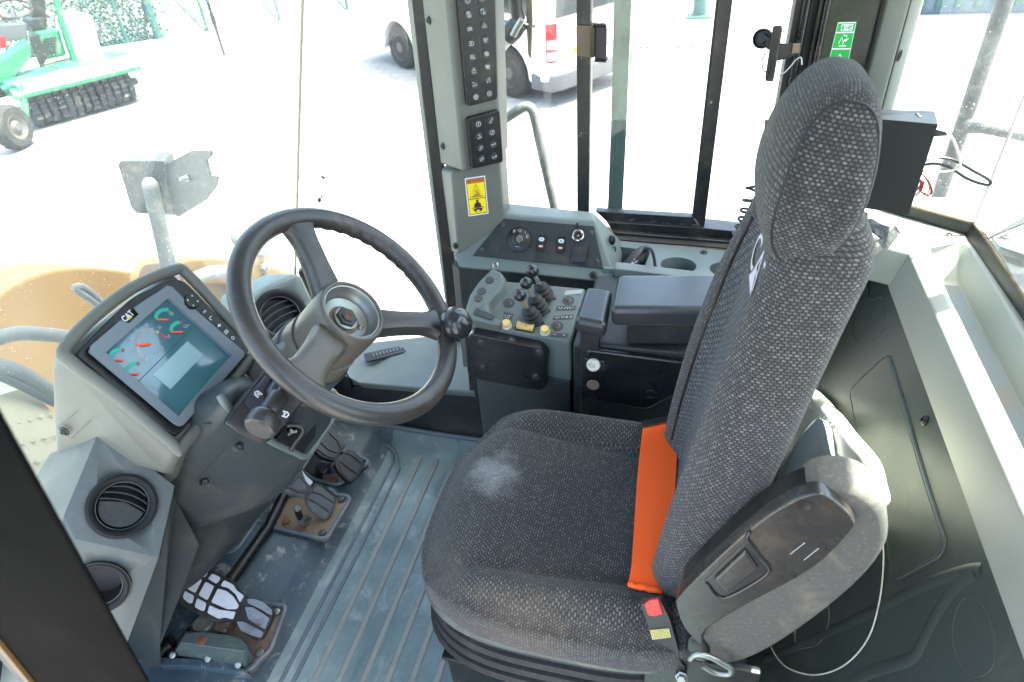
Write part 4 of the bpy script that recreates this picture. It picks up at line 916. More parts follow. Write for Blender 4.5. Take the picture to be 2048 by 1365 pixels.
strokes('hand_figure', [[(.3, .5), (.4, .66), (.5, .55), (.65, .6), (.65, .68), (.45, .7)], [(.35, .45), (.7, .45)], [(.6, .55), (.75, .62)], [(.5, .42), (.55, .6)], [(.35, .12), (.5, .26), (.65, .12)]], .03, q, M['white'], gs_, .0006)
th = hull('release_handle', [V(u, v, y=y) for u, v in ((1546, 52), (1564, 51), (1565, 60), (1547, 164), (1531, 163), (1530, 155)) for y in (1.30, 1.318)], M['black'], rp, .003, 3); th['label'] = 'black T shaped release handle held by thin wire'
hull('stem', [V(u, v, y=y) for u, v in ((1556, 86), (1600, 89), (1602, 106), (1580, 116), (1553, 123)) for y in (1.305, 1.322)], M['black'], th, .003)
box('stem_clip', V(1592, 97, y=1.302), (.012, .004, .016), M['rust'], th, .001)
lathe('knob', [(.017, 0), (.017, .008), (.0145, .011), (.0125, .004), (.009, .004), (.008, .012), (0, .012)], V(1526, 78, y=1.33), Vector((-.3, -1, .3)), M['black'], th, 20)
hull('pivot', [V(u, v, y=y) for u, v in ((1528, 72), (1548, 78), (1546, 104), (1532, 98)) for y in (1.31, 1.325)], M['charc'], th, .003)
tube('wire', [V(u, v, y=1.318) for u, v in ((1530, 106), (1524, 124), (1527, 140), (1534, 146))], .0012, M['black'], th, 6, sm=5)
tube('wire', [V(u, v, y=1.318) for u, v in ((1551, 150), (1568, 146), (1582, 132), (1592, 120), (1602, 116), (1604, 130))], .0012, M['offw'], th, 6, sm=5)

# coiled cord
cc = thing('coiled_cord', 'black coiled radio cord hanging beside the headrest by the side window', 'cord', V(1465, 505, y=1.3))
axp = [V(u, v, y=y) for u, v, y in ((1506, 378, 1.27), (1497, 412, 1.27), (1487, 447, 1.28), (1474, 482, 1.29), (1462, 520, 1.30), (1452, 556, 1.30))]
sp_ = spline(axp, 40); pts = [V(1533, 240, y=1.29), V(1529, 290, y=1.28), V(1520, 350, y=1.27), V(1524, 371, y=1.265)]
N = len(sp_); turns = 11
for i, p in enumerate(sp_):
    t = (sp_[min(i + 1, N - 1)] - sp_[max(i - 1, 0)]).normalized(); e1 = t.cross(YN).normalized(); e2 = t.cross(e1)
    a = 2 * PI * turns * (i / N) ** 1.25 ; rr = .0125
    pts.append(p + e1 * rr * math.cos(a) + e2 * rr * math.sin(a))
tube('cord', pts, .0028, M['charc'], cc, 8)

# ------------------------------------------------------------------ JOYSTICK POD
pod = thing('lever_pod', 'grey control pod with a raised rim that carries three ball levers and yellow buttons', 'control pod', (-.29, 1.06, 0))
PT = plane(V(1010, 582, z=.59), V(1170, 577, z=.59), V(1143, 683, z=.55))
pn = PT[1]
def pt(u, v, h=0): return Vp(u, v, PT) + pn * h
ol = [(1000, 560), (1172, 576), (1147, 660), (1141, 683), (1040, 664), (940, 645), (934, 630), (941, 604), (958, 577), (985, 554)]
otl = [pt(u, v) for u, v in ol]
DZ = Vector((0, 0, -.105))
prism('shell', otl, DZ, M['grey'], pod, .006, 3)
cc_ = sum(otl, Vector()) / len(otl)
lowr = [cc_ + (p - cc_) * .985 + DZ - Vector((0, 0, .001)) for p in otl]
prism('pedestal', [Vector((p.x, p.y, p.z)) for p in lowr], [Vector((0, 0, -p.z + .0)) for p in lowr], M['dgrey'], pod, .006)
RH = .016
rim = [(986, 547), (1003, 555), (1009, 571), (1005, 586), (990, 601), (977, 618), (977, 630), (988, 643), (1004, 651), (1000, 661), (945, 648), (936, 640), (934, 626), (942, 600), (959, 574)]
rp_ = [pt(u, v, RH) for u, v in rim]
prism('rim', rp_, [(-pn * (RH + .004)) + ((Vector((.010, -.002, 0)) if 1 <= i <= 7 else Vector((0, 0, 0)))) for i, p in enumerate(rp_)], M['grey'], pod, .0035, 3)
rex = (pt(1143, 650) - pt(1010, 625)).normalized(); rey = pn.cross(rex)
for u, v in ((980.5, 571), (965, 593), (958.5, 607)): lathe('blank_cap', [(.0092, 0), (.0092, .001), (.0085, .0018), (0, .002)], pt(u, v, RH), pn, M['dgrey'], pod, 24)
prism('blank_plate', round_poly([pt(u, v, RH + .0003) for u, v in ((954, 627), (991, 642), (986, 652), (948, 639))], .003), pn * .003, M['dgrey'], pod, .001)
for pp_ in (((980, 556), (1000, 560), (995, 570), (975, 565)), ((961, 575), (974, 577), (970, 585), (955, 583)), ((949, 613), (969, 618), (963, 627), (944, 622))):
    strokes('rim_label_outline', [[(0, 0), (1, 0), (1, 1), (0, 1), (0, 0)]], .06, Quad(*[pt(u, v, RH) for u, v in pp_], pn), M['dgrey'], pod, .0003)
for u, v in ((1018, 607), (1136.5, 602), (1114.5, 653)):
    lathe('recess', [(.0125, .0002), (.011, .0006), (.0095, .0002), (.0085, .0003), (0, .0003)], pt(u, v), pn, M['dgrey'], pod, 20)
    screw(pt(u, v, .0003), pn, .0045, M['collar'], pod)
for pp_, ic in ((((1008, 624), (1027, 629), (1022, 643), (1006, 639)), [[(.2, .3), (.2, .7), (.5, .7), (.5, .3)], [(.65, .7), (.65, .3), (.9, .3)]]),
                (((1114, 613), (1153, 612), (1150, 621), (1111, 622)), [[(.1, .3), (.25, .7), (.3, .3)], [(.4, .7), (.55, .3), (.6, .7)], [(.65, .3), (.75, .7), (.9, .4)]]),
                (((1108, 633), (1147, 630), (1144, 639), (1104, 641)), [[(.1, .3), (.25, .7), (.3, .3)], [(.42, .3), (.5, .7), (.6, .3)], [(.7, .3), (.7, .7), (.9, .7), (.9, .3)]]),
                (((1103, 666), (1138, 668), (1134, 676), (1101, 674)), [[(.1, .3), (.2, .7), (.3, .3)], [(.7, .3), (.85, .7)]])):
    qd = Quad(*[pt(u, v) for u, v in pp_], pn)
    lab = prism('symbol_plate', [qd(s, t, .0002) for s, t in ((0, 0), (1, 0), (1, 1), (0, 1))], pn * .0006, M['dgrey'], pod, .0003)
    strokes('symbol', ic, .06, qd, M['offw'], lab, .0011)
prism('blank_label', [pt(u, v, .0003) for u, v in ((1132, 582), (1166, 580), (1163, 588), (1128, 591))], pn * .0006, M['skin'], pod)
# black pad on the pod's front
fa, fb = pt(940, 645), pt(1141, 683)
FP = (fa, Vector((fa.y - fb.y, -(fa.x - fb.x), 0)).normalized())
if FP[1].y > 0: FP = (fa, -FP[1])
kp_ = thing('knee_pad', 'black rubber knee pad with four sunken bolts on the front of the lever pod', 'pad', Vp(1020, 760, FP))
poly = [(950, 654), (1084, 682), (1100, 697), (1096, 762), (1084, 769), (952, 744), (941, 732), (942, 662)]
prism('pad', round_poly([Vp(u, v, FP) - FP[1] * .001 for u, v in poly], .008), FP[1] * .024, M['pad'], kp_, .009, 4)
for u, v in ((962, 684), (966, 734), (1077.6, 704), (1071, 753)):
    p = Vp(u, v, (FP[0] + FP[1] * .0232, FP[1]))
    lathe('bolt_recess', [(.0105, -.0004), (.0095, .0008), (.008, .0002), (.006, .0001), (0, .0001)], p, FP[1], M['rubber'], kp_, 18)
    screw(p, FP[1], .0042, M['dgrey'], kp_, 'bolt')
# levers
def lever(label, ub, vb, uk, vk, us, vs, up):
    b = pt(ub, vb); k = V(uk, vk, y=b.y + .002)
    t = thing('control_lever', label, 'lever', b, 'ball levers on the control pod')
    d = (k - b).normalized()
    prism('slot', round_poly([pt(u, v, .0005) for u, v in ((us - 28, vs - 6), (us + 3, vs - 3), (us + 6, vs + 3), (us - 26, vs + 6))], .002), pn * .0006, M['blk'], t)
    for i, (f, r) in enumerate(((.0, .0165), (.13, .0185), (.26, .0175), (.39, .0145))):
        c = b.lerp(k, f) + pn * .003 - Vector((.0, 0, 0))
        lathe('boot_fold', [(r * .45, -.004), (r, .0005), (r * 1.02, .0025), (r * .8, .005), (r * .4, .0085), (0, .0085)], c, (pn + d * .6).normalized(), M['rubber'], t, 22)
    s0, s1 = b.lerp(k, .4), b.lerp(k, .98)
    bm = bmesh.new(); bm_tube(bm, [s0, s0.lerp(s1, .25), s0.lerp(s1, .26), s1], [.0065, .0055, .0048, .0044], 12); fin(bm, 'shaft', M[up], t)
    tube('collar', [s0 + (s1 - s0) * .02, s0.lerp(s1, .2)], .0078, M['black'], t, 12)
    ball('ball_knob', k, .0128, M['knob'], t)
M['knob'] = surf('black_ball_knob', srgb(36, 38, 42), .22, dirt=DUST, damt=.15, spec=.6, gs=0)
lever('black ball lever nearest the yellow buttons with a rusty shaft', 1070, 645, 1039.8, 591, 1084, 646, 'rust')
lever('middle black ball lever of the three on the pod', 1082, 623, 1052, 566.6, 1096, 622, 'steel')
lever('black ball lever farthest back beside the console trim', 1092, 598, 1065, 542, 1107, 597, 'steel')
# push buttons
def pushbtn(label, u, v, uc, vc):
    c = pt(uc, vc + 1); t = thing('push_button', label, 'button', c, 'yellow push buttons on the control pod')
    lathe('collar', [(.0102, 0), (.0102, .0015), (.009, .003), (.0062, .0035), (0, .0035)], c, pn, M['cream2'], t, 24)
    lathe('cap', [(.0052, .003), (.0055, .006), (.0082, .0065), (.0084, .0112), (.0075, .0128), (0, .0132)], c, pn, M['cream'], t, 24)
pushbtn('round yellow push button on a pale collar at the left of the yellow rocker', 1014, 644, 1013.5, 651)
pushbtn('round yellow push button on a pale collar at the right of the yellow rocker', 1090, 656, 1090, 663.5)
rk = thing('yellow_rocker', 'long yellow concave rocker button between the two round yellow buttons', 'button', pt(1052, 655))
prism('base', [pt(u, v, .0003) for u, v in ((1030, 653), (1070, 660), (1067, 667), (1029, 661))], pn * .002, M['black'], rk, .0008)
ro = pt(1051, 657); bm = bmesh.new()
pr = [(-.0175, .0115), (-.0150, .0125), (-.008, .0095), (0, .0082), (.008, .0095), (.0150, .0125), (.0175, .0115), (.017, .002), (-.017, .002)]
bm_poly(bm, [ro + rex * x + pn * z - rey * .0065 for x, z in pr], rey * .013); fin(bm, 'button', M['cream'], rk, .0018, 3)
strokes('mark', [[(-.0015, 0), (.0015, 0)], [(0, -.0012), (0, .0012)]], .0006, frame(ro, rex, rey, pn), M['blk'], rk, .0086)

# ------------------------------------------------------------------ ARMREST CONSOLE
ac = thing('side_box', 'dark side box with a scuffed front cover beside the seat under the arm pad', 'console', (.06, 1.08, 0))
a0, a1 = V(1172, 690, y=.975), V(1400, 722, y=.975)
topz = V(1180, 684, y=.975).z
hull('body', [Vector((x, y, z)) for x in (-.165, .17) for y, z in ((.975, .03), (1.195, .03), (.975, topz - .004), (1.195, topz + .012))], M['charc'], ac, .008)
hull('body_side', [Vector((-.178, y, z)) for y in (.985, 1.19) for z in (.02, topz - .02)] + [Vector((-.16, y, z)) for y in (.985, 1.19) for z in (.02, topz - .02)], M['charc'], ac, .004)
fpl = (Vector((0, .974, 0)), YN)
cov = prism('front_cover', round_poly([Vp(u, v, fpl) for u, v in ((1176, 692), (1420, 724), (1420, 775), (1347, 785), (1296, 812), (1276, 810), (1160, 786), (1170, 712))], [.012, 0, 0, .01, .012, .012, .006, .006]), YN * .012, M['pad'], ac, .005, 3)
strokes('lid_joint', [[(-.14, 0), (.165, 0)], [(-.14, .06), (.165, .06)]], .0012, frame(Vector((0, 1.04, topz + .003)), Vector((1, 0, 0)), Vector((0, 1, .05)), UP), M['blk'], ac, .0005)
dp = Vp(1188, 728, (fpl[0] + YN * .013, YN))
hull('disc_recess', [dp + Vector((x * .018, -.0, z * .014)) for x, z in ((-1, -1), (1.2, -1), (1.2, .7), (-1, .9))] + [dp + Vector((x * .016, -.002, z * .012)) for x, z in ((-1, -1), (1.2, -1), (1.2, .7), (-1, .9))], M['charc'], cov, .001)
dn_ = (YN + Vector((-.1, 0, .5))).normalized()
lathe('label_disc', [(.0125, 0), (.0125, .006), (.0115, .007), (0, .0072)], dp + YN * .002, dn_, M['cream2'], cov, 26)
f = frame(dp + YN * .002 + dn_ * .0072, Vector((1, 0, 0)), dn_.cross(Vector((1, 0, 0))), dn_)
strokes('disc_symbol', [[(-.004, -.004), (.004, -.004), (.004, -.001), (-.001, -.001), (-.001, .001), (-.004, .004), (-.004, -.004)], ring(-.0075, 0, .0015, 6), ring(.0075, 0, .0015, 6), circ(0, 0, .0105, 8, -70, -20), circ(0, 0, .0105, 8, 70, 110)], .0008, f, M['blk'], cov, .0003)
for u, v, m in ((1186, 770, 'rust'), (1301, 788, 'black')):
    lathe('plug', [(.012, -.001), (.0125, .001), (.010, .0015), (.008, .0005), (0, .0008)], Vp(u, v, (fpl[0] + YN * .0125, YN)), YN, M[m], cov, 18)
def padbox(name, top_px, z, th, par, mat, bev, ztilt=0):
    P = [V(u, v, z=z) for u, v in top_px]
    c = sum(P, Vector()) / len(P)
    return hull(name, P + [c + (p - c) * .97 - Vector((0, 0, th)) for p in P], mat, par, bev, 4)
M['vinyl'] = surf('smooth_black_vinyl', srgb(42, 48, 52), .33, dirt=srgb(110, 110, 108), damt=.12, spec=.7, gs=.06, grain=500)
sa = thing('wrist_rest', 'small black moulded wrist rest behind the lever pod', 'arm rest', V(1180, 620, z=.6))
padbox('pad', [(1172, 571), (1226, 578), (1212, 650), (1148, 637)], .668, .035, sa, M['vinyl'], .011)
prism('stalk', [V(u, v, z=.63) for u, v in ((1168, 606), (1206, 612), (1200, 646), (1160, 640))], Vector((0, 0, -.075)), M['charc'], sa, .004)
ba = thing('arm_pad', 'long glossy black arm pad on the right hand side box', 'arm rest', V(1320, 600, z=.6))
padbox('pad', [(1236, 547), (1470, 546), (1432, 619), (1220, 617)], .69, .042, ba, M['vinyl'], .012)
prism('stand', [V(u, v, z=.655) for u, v in ((1262, 572), (1420, 572), (1400, 622), (1256, 622))], Vector((0, 0, -.075)), M['charc'], ba, .004)

# ------------------------------------------------------------------ REAR WALL, SHELF, REAR GLASS
SLP = .30
rn_ = Vector((-1, 0, SLP)).normalized()
RP = (Vector((.40, .9, .605)), rn_)
def rpv(u, v, h=0): return Vp(u, v, RP) + rn_ * h
def rxz(y, z): return Vector((.40 - SLP * (.605 - z), y, z))
rw = thing('rear_wall_panel', 'dark grey moulded rear wall panel with recessed shapes behind the seat', 'wall panel', (.3, .7, 0))
bm = bmesh.new(); bm_poly(bm, [rxz(-.05, -.02), rxz(1.34, -.02), rxz(1.34, .603), rxz(-.05, .603)], Vector((.012, 0, 0))); fin(bm, 'panel', M['wall'], rw, .002)
def emboss(name, px, w_, dz, closed=True, mat='wall'):
    pts = [rpv(u, v, dz) for u, v in px]
    pts = round_poly(pts, .02, 5) if closed else spline(pts, 6)
    bm = bmesh.new(); bm_tube(bm, pts, w_, 8, closed); return fin(bm, name, M[mat], rw, sharp=60)
prism('recess_panel', round_poly([rpv(u, v, -.001) for u, v in ((1778, 710), (1702, 782), (1722, 890), (1770, 1030), (1790, 1160), (1880, 1110), (1890, 1085), (1846, 945))], .015, 5), rn_ * .0045, M['wall'], rw, .003, 3)
emboss('panel_bead', ((1778, 708), (1700, 782), (1720, 890), (1768, 1030), (1788, 1162), (1882, 1112), (1892, 1085), (1848, 945)), .0035, .0)
emboss('oval_bead', ((1715, 612), (1745, 596), (1765, 606), (1775, 640), (1755, 680), (1722, 692), (1706, 670), (1707, 640)), .0011, .0)
emboss('upper_bead', ((1712, 575), (1730, 562), (1738, 575), (1740, 598), (1768, 594)), .003, .0, False)
# swept pressings low on the panel
emboss('swept_ridge', ((1530, 1318), (1620, 1282), (1740, 1225), (1850, 1170), (1930, 1143), (1962, 1140)), .020, -.0165, False)
emboss('swept_ridge', ((1640, 1400), (1740, 1345), (1820, 1318), (1846, 1280), (1880, 1215), (1920, 1165), (1950, 1146)), .022, -.018, False)
emboss('oval_bead', ((1925, 1190), (1965, 1205), (1990, 1265), (1990, 1340), (1950, 1360), (1915, 1330), (1900, 1260)), .0010, .0)
emboss('square_bead', ((1590, 1230), (1655, 1195), (1660, 1245), (1640, 1290), (1590, 1300)), .002, .0)
for u, v in ((1850, 842), (1750, 551)): screw(rpv(u, v, .0005), rn_, .006, M['black'], rw)

sh_ = thing('rear_shelf', 'pale moulded rear shelf with a long sunken tray below the rear window', 'shelf', (.48, .7, .5))
XE, XT = .4135, .433
def prof(tray):
    d = .05 if tray else .0
    return [(.398, .606), (XE, .677), (XT, .688), (.440, .688), (.457, .688 - d), (.497, .688 - d), (.515, .688), (.551, .689), (.551, .5), (.41, .5)]
bm = bmesh.new(); rows = []
for y, tr1 in ((-.1, 1), (1.165, 1), (1.175, .98), (1.235, .06), (1.245, 0), (1.262, 0)):
    pa_, pb_ = prof(True), prof(False)
    rows.append([bm.verts.new((b[0] + (a[0] - b[0]) * tr1, y, b[1] + (a[1] - b[1]) * tr1)) for a, b in zip(pa_, pb_)])
for a, b in zip(rows, rows[1:]):
    for k in range(len(a)): bm.faces.new((a[k], a[(k + 1) % len(a)], b[(k + 1) % len(a)], b[k]))
bm.faces.new(rows[0]); bm.faces.new(rows[-1][::-1])
bm.normal_update(); fin(bm, 'shelf', M['skin'], sh_, .004, 2)
hull('corner_block', [Vector(p) for p in ((.4135, 1.20, .677), (.434, 1.205, .6885), (.392, 1.232, .6855), (.25, 1.262, .6855), (.25, 1.43, .6855), (.56, 1.43, .6895), (.552, 1.262, .6895),
    (.398, 1.20, .606), (.376, 1.232, .606), (.25, 1.262, .606), (.25, 1.43, .606), (.552, 1.43, .6), (.552, 1.262, .6))], M['skin'], sh_, .004, 3)
M['trayf'] = surf('dusty_tray_liner', srgb(112, 122, 124), .6, dirt=srgb(140, 110, 66), damt=.45, dscale=9)
prism('tray_liner', [Vector((x, y, .6392)) for x, y in ((.459, -.1), (.495, -.1), (.495, 1.16), (.459, 1.16))], UP * .0015, M['trayf'], sh_)
screw(V(1897, 472, z=.687), UP, .006, M['steel'], sh_)
strokes('seam_line', [[(-.014, 0), (.012, .006)]], .0008, frame(V(1862, 583, x=.424), Vector((.42, .0, .4)).normalized(), Vector((0, 1, 0)), Vector((-.5, 0, .86))), M['grey'], sh_, .004)
# window sill frame: chamfered corner
sf = thing('rear_window_frame', 'black rear window sill frame with dusty tan edges and a chamfered corner', 'window frame', (.57, 1.0, .6))
inn = [V(u, v, z=.690) for u, v in ((1770, 420), (1814, 433), (1929, 468), (1940, 482), (2048, 640))]
outr = [V(u, v, z=.716) for u, v in ((1770, 394), (1821, 409), (1952, 445), (1974, 471), (2048, 586))]
d4 = (inn[4] - inn[3]).normalized(); inn.append(inn[4] + d4 * .9); outr.append(outr[4] + (outr[4] - outr[3]).normalized() * .9)
bm = bmesh.new()
A_ = [bm.verts.new(p) for p in inn]; B_ = [bm.verts.new(p) for p in outr]; mid = [bm.verts.new(a.lerp(b, .62) + Vector((0, 0, .004))) for a, b in zip(inn, outr)]
C_ = [bm.verts.new(p + Vector((0, 0, -.06))) for p in outr]; D_ = [bm.verts.new(p + Vector((0, 0, -.03))) for p in inn]
for i in range(5):
    for a, b in ((A_, mid), (mid, B_), (B_, C_), (D_, A_)): bm.faces.new((a[i], a[i + 1], b[i + 1], b[i]))
fin(bm, 'sill', M['scuff'], sf, sharp=20)
for i in range(5):
    a, b = inn[i].lerp(outr[i], .80), inn[i + 1].lerp(outr[i + 1], .80)
    tube('dusty_edge', [a + Vector((0, 0, .002)), b + Vector((0, 0, .003))], .0026, M['dirtstrip'], sf, 8)
rg = thing('rear_window', 'dusty rear window glass above the rear shelf', 'window', (.6, .8, .68))
o2, o3, o4 = outr[2], outr[3], outr[5]
prism('corner_pane', [outr[0], o2, o2 + Vector((.0, 0, 1.1)), outr[0] + Vector((0, 0, 1.1))], Vector((.003, .003, 0)), G3, rg)
prism('rear_pane', [o2, o3, o4, o4 + Vector((0, 0, 1.1)), o3 + Vector((0, 0, 1.1)), o2 + Vector((0, 0, 1.1))], Vector((.003, .001, 0)), G3, rg)
M['wtsl'] = surf('pale_silicone', srgb(210, 208, 198), .6)
tube('corner_seam', [o2 + Vector((-.002, 0, 0)), o2 + Vector((-.002, 0, 1.1))], .003, M['wtsl'], rg, 8)
hr = thing('rear_handrail', 'dusty grey handrail post with a side rail outside the rear window', 'handrail', V(1870, 430, y=2.1))
tube('post', [V(2030, -60, y=2.15), V(2010, 0, y=2.15), V(1870, 415, y=2.15), V(1840, 505, y=2.15)], .021, M['lampgrey'], hr, 14)
j = V(1926, 250, y=2.15); tube('side_rail', [j, j + (V(2048, 273, y=2.0) - j) * .35, V(2048, 273, y=2.0), V(2200, 300, y=1.9)], [.026, .0145, .0145, .0145], M['lampgrey'], hr, 12)
hd = thing('engine_hood', 'dark engine hood with a pale bolted cover outside the rear window', 'engine hood', (1.0, 1.0, .3))
def hz(u, v, z): return V(u, v, z=z)
prism('hood_cover', [hz(u, v, .5) for u, v in ((1984, 474), (2048, 448), (2130, 430), (2130, 530), (2048, 508), (2000, 492))], Vector((0, 0, -.02)), M['beige'], hd, .004)
prism('hood_side', [hz(u, v, .47) for u, v in ((1990, 486), (2048, 502), (2200, 540), (2300, 900), (2060, 620))], Vector((0, 0, -.4)), M['charc'], hd, .004)
prism('hood_gasket', [hz(u, v, .503) for u, v in ((1978, 473), (2048, 433), (2130, 405), (2130, 425), (2048, 446))], Vector((0, 0, -.012)), M['seal'], hd, .002)
screw(hz(2009, 477, .501), UP, .009, M['rubber'], hd, 'bolt')

# recorder box with its wires
rb_ = thing('recorder_box', 'black metal recorder box on the rear sill behind the headrest', 'recorder', V(1780, 425, y=1.17))
bt = [V(1690, 232, z=.925), V(1770, 239, z=.925), V(1877, 248.5, z=.925), V(1870, 222, z=.925), V(1690, 216, z=.925)]
dz = Vector((0, 0, -(V(1877, 248.5, z=.925) - V(1812, 430, y=V(1877, 248.5, z=.925).y)).z))
prism('case', bt, dz, surf('black_case', srgb(17, 23, 25), .5, gs=.05), rb_, .0015)
for u, v in ((1835, 229), (1839, 233)): screw(V(u, v, z=.9255), UP, .0022, M['steel'], rb_)
wr = thing('wire_bundle', 'loose white, black and red wires looping out of the recorder box', 'wires', V(1850, 400, y=1.2))
p0 = hull('plug', [V(u, v, y=y) for u, v in ((1868, 258), (1893, 264), (1895, 272), (1866, 274)) for y in (1.18, 1.192)], M['black'], wr, .002)
tube('white_wire', [V(u, v, y=1.19) for u, v in ((1893, 268), (1905, 278), (1914, 300), (1920, 322), (1917, 335), (1900, 342), (1870, 344), (1846, 343))], .0022, M['cream2'], wr, 6, sm=5)
tube('black_wire', [V(u, v, y=1.195) for u, v in ((1852, 320), (1880, 316), (1910, 322), (1950, 344), (1975, 358), (1982, 367), (1970, 370), (1935, 358), (1900, 336), (1872, 328), (1850, 330))], .0026, M['black'], wr, 6, sm=6)
hull('white_plug', [V(u, v, y=y) for u, v in ((1850, 316), (1878, 314), (1878, 323), (1850, 326)) for y in (1.19, 1.2)], M['cream2'], wr, .002)
for m, du in (('red', 0), ('black', 2), ('rust', -3)):
    tube('small_wire', [V(u + du, v + du, y=1.2) for u, v in ((1840, 345), (1856, 362), (1862, 382), (1852, 390), (1838, 378), (1846, 362), (1840, 380), (1828, 392))], .0012, M[m], wr, 6, sm=5)
# black cloth over the shelf corner
cl = thing('folded_cloth', 'worn black woven cloth strip folded over the corner of the rear shelf', 'cloth', V(1740, 510, z=.66))
M['cloth'] = surf('worn_black_cloth', srgb(52, 52, 50), .9, dirt=srgb(190, 186, 174), damt=.5, dscale=40, grain=1500, gs=.6)
def ribbon(name, L, Rr, mat, par, th=.002, sm=6):
    a, b = spline(L, sm), spline(Rr, sm); bm = bmesh.new(); n = len(a)
    up_ = [(b[i] - a[i]).cross(a[min(i + 1, n - 1)] - a[max(i - 1, 0)]).normalized() * th for i in range(n)]
    r0 = [[bm.verts.new(a[i].lerp(b[i], f)) for f in (0, .33, .67, 1)] for i in range(n)]; r1 = [[bm.verts.new(a[i].lerp(b[i], f) + up_[i]) for f in (0, .33, .67, 1)] for i in range(n)]
    for i in range(n - 1):
        for k in range(3):
            bm.faces.new((r0[i][k], r0[i][k + 1], r0[i + 1][k + 1], r0[i + 1][k])); bm.faces.new((r1[i][k], r1[i + 1][k], r1[i + 1][k + 1], r1[i][k + 1]))
        for k in (0, 3): bm.faces.new((r0[i][k], r0[i + 1][k], r1[i + 1][k], r1[i][k]))
    for e in (0, n - 1):
        for k in range(3): bm.faces.new((r0[e][k], r1[e][k], r1[e][k + 1], r0[e][k + 1]))
    return fin(bm, name, mat, par, sharp=60)
ribbon('cloth_strip', [V(1700, 508, z=0.704), V(1730, 497, z=0.710), V(1765, 474, z=0.712), V(1788, 452, z=0.708)], [V(1705, 524, z=0.687), V(1740, 513, z=0.692), V(1775, 490, z=0.696), V(1797, 468, z=0.694)], M['cloth'], cl, .004)
ribbon('cloth_top', [V(1728, 440, z=0.732), V(1736, 452, z=0.732), V(1750, 466, z=0.722), V(1764, 476, z=0.716)], [V(1744, 437, z=0.722), V(1760, 447, z=0.717), V(1778, 453, z=0.716), V(1790, 456, z=0.714)], M['cloth'], cl, .003)
ribbon('strap', [V(1722, 425, z=0.752), V(1722, 445, z=0.742), V(1712, 470, z=0.732), V(1706, 500, z=0.722)], [V(1736, 425, z=0.752), V(1734, 448, z=0.742), V(1722, 475, z=0.732), V(1716, 505, z=0.722)], M['cloth'], cl, .002)
# ------------------------------------------------------------------ FLOOR MAT
t = NT('worn_blue_grey_mat'); co = t.pos()
b = t.mix(t.ss(t.noise(3.2, 5, .65, co), .3, .7), srgb(82, 102, 102), srgb(120, 137, 134))
b = t.mix(t.math('MULTIPLY', t.ss(t.noise(9, 7, .7, co, dist=.8), .50, .68), .6), b, srgb(160, 166, 160))
b = t.mix(t.math('MULTIPLY', t.ss(t.noise(16, 6, .7, co, stretch=(1, .25, 1)), .50, .70), .6), b, srgb(56, 78, 80))
b = t.mix(t.math('MULTIPLY', t.ss(t.noise(120, 4, .7, co), .62, .75), .55), b, srgb(168, 162, 148))
t.l(b, t.p.inputs['Base Color']); t.l(t.ss(t.noise(6, 5, .6, co), .3, .7, .42, .68), t.p.inputs['Roughness']); t.bump(t.noise(160, 5, .65, co), .3, .001)
M['mat'] = t.m
t = NT('scuffed_mat_step'); co = t.pos()
b = t.mix(t.ss(t.noise(4, 5, .65, co), .3, .7), srgb(48, 63, 74), srgb(72, 90, 98))
b = t.mix(t.math('MULTIPLY', t.ss(t.noise(14, 7, .75, co, dist=1.2), .53, .68), .75), b, srgb(168, 168, 160))
b = t.mix(t.math('MULTIPLY', t.ss(t.noise(60, 4, .7, co), .6, .74), .5), b, srgb(150, 132, 104))
t.l(b, t.p.inputs['Base Color']); t.l(t.ss(t.noise(6, 5, .6, co), .3, .7, .35, .6), t.p.inputs['Roughness']); t.bump(t.noise(110, 5, .65, co), .35, .001)
M['matstep'] = t.m
M['ridge'] = surf('dirty_mat_ridge', srgb(132, 136, 130), .7, dirt=srgb(116, 100, 80), damt=.6, dscale=22, gs=.4)
M['matedge'] = surf('mat_edge_bead', srgb(92, 104, 112), .55, dirt=srgb(160, 150, 130), damt=.5, dscale=18)
mt = thing('floor_mat', 'worn blue grey ribbed rubber floor mat with a raised step under the pedals', 'floor mat', (-.55, .65, 0))
bm = bmesh.new()
prof_ = [(.12, 0), (-.70, 0), (-.728, .003), (-.752, .018), (-.772, .040), (-.786, .049), (-1.12, .052)]
ys = [-.06, .3, .6, .9, 1.12, 1.17, 1.19]; zl = [0, 0, 0, 0, 0, .012, .035]
rows = [[bm.verts.new((x, y, z + dz)) for x, z in prof_] for y, dz in zip(ys, zl)]
for a, b in zip(rows, rows[1:]):
    for k in range(len(prof_) - 1): bm.faces.new((a[k], a[k + 1], b[k + 1], b[k]))
for f in bm.faces: f.material_index = 1 if f.calc_center_median().x < -.73 else 0
o = fin(bm, 'mat_sheet', M['mat'], mt, sharp=60); o.data.materials.append(M['matstep'])
for x in (-.632, -.583, -.534, -.485, -.436, -.387, -.338):
    bm = bmesh.new(); bm_poly(bm, [Vector((x + a, -.05, h)) for a, h in ((-.0075, 0), (-.0050, .0034), (.0050, .0034), (.0075, 0))], Vector((0, 1.16 + .03 * (x < -.5), 0))); fin(bm, 'rib', M['ridge'], mt)
for dx in (0, .026):
    tube('border_bead', [(-.80 + dx, 1.175 - dx, .042 - dx * 1.2), (-.74 + dx, 1.160 - dx, .014), (-.706 + dx, 1.11 - dx, .003), (-.700 + dx, 1.03, .001), (-.700 + dx, .6, .001), (-.704 + dx, -.05, .001)], .0042, M['matedge'], mt, 8, sm=6)
tube('front_edge', [(-.9, 1.19, .075), (-.75, 1.19, .045), (-.6, 1.192, .036), (-.2, 1.192, .036)], .007, M['matedge'], mt, 8)

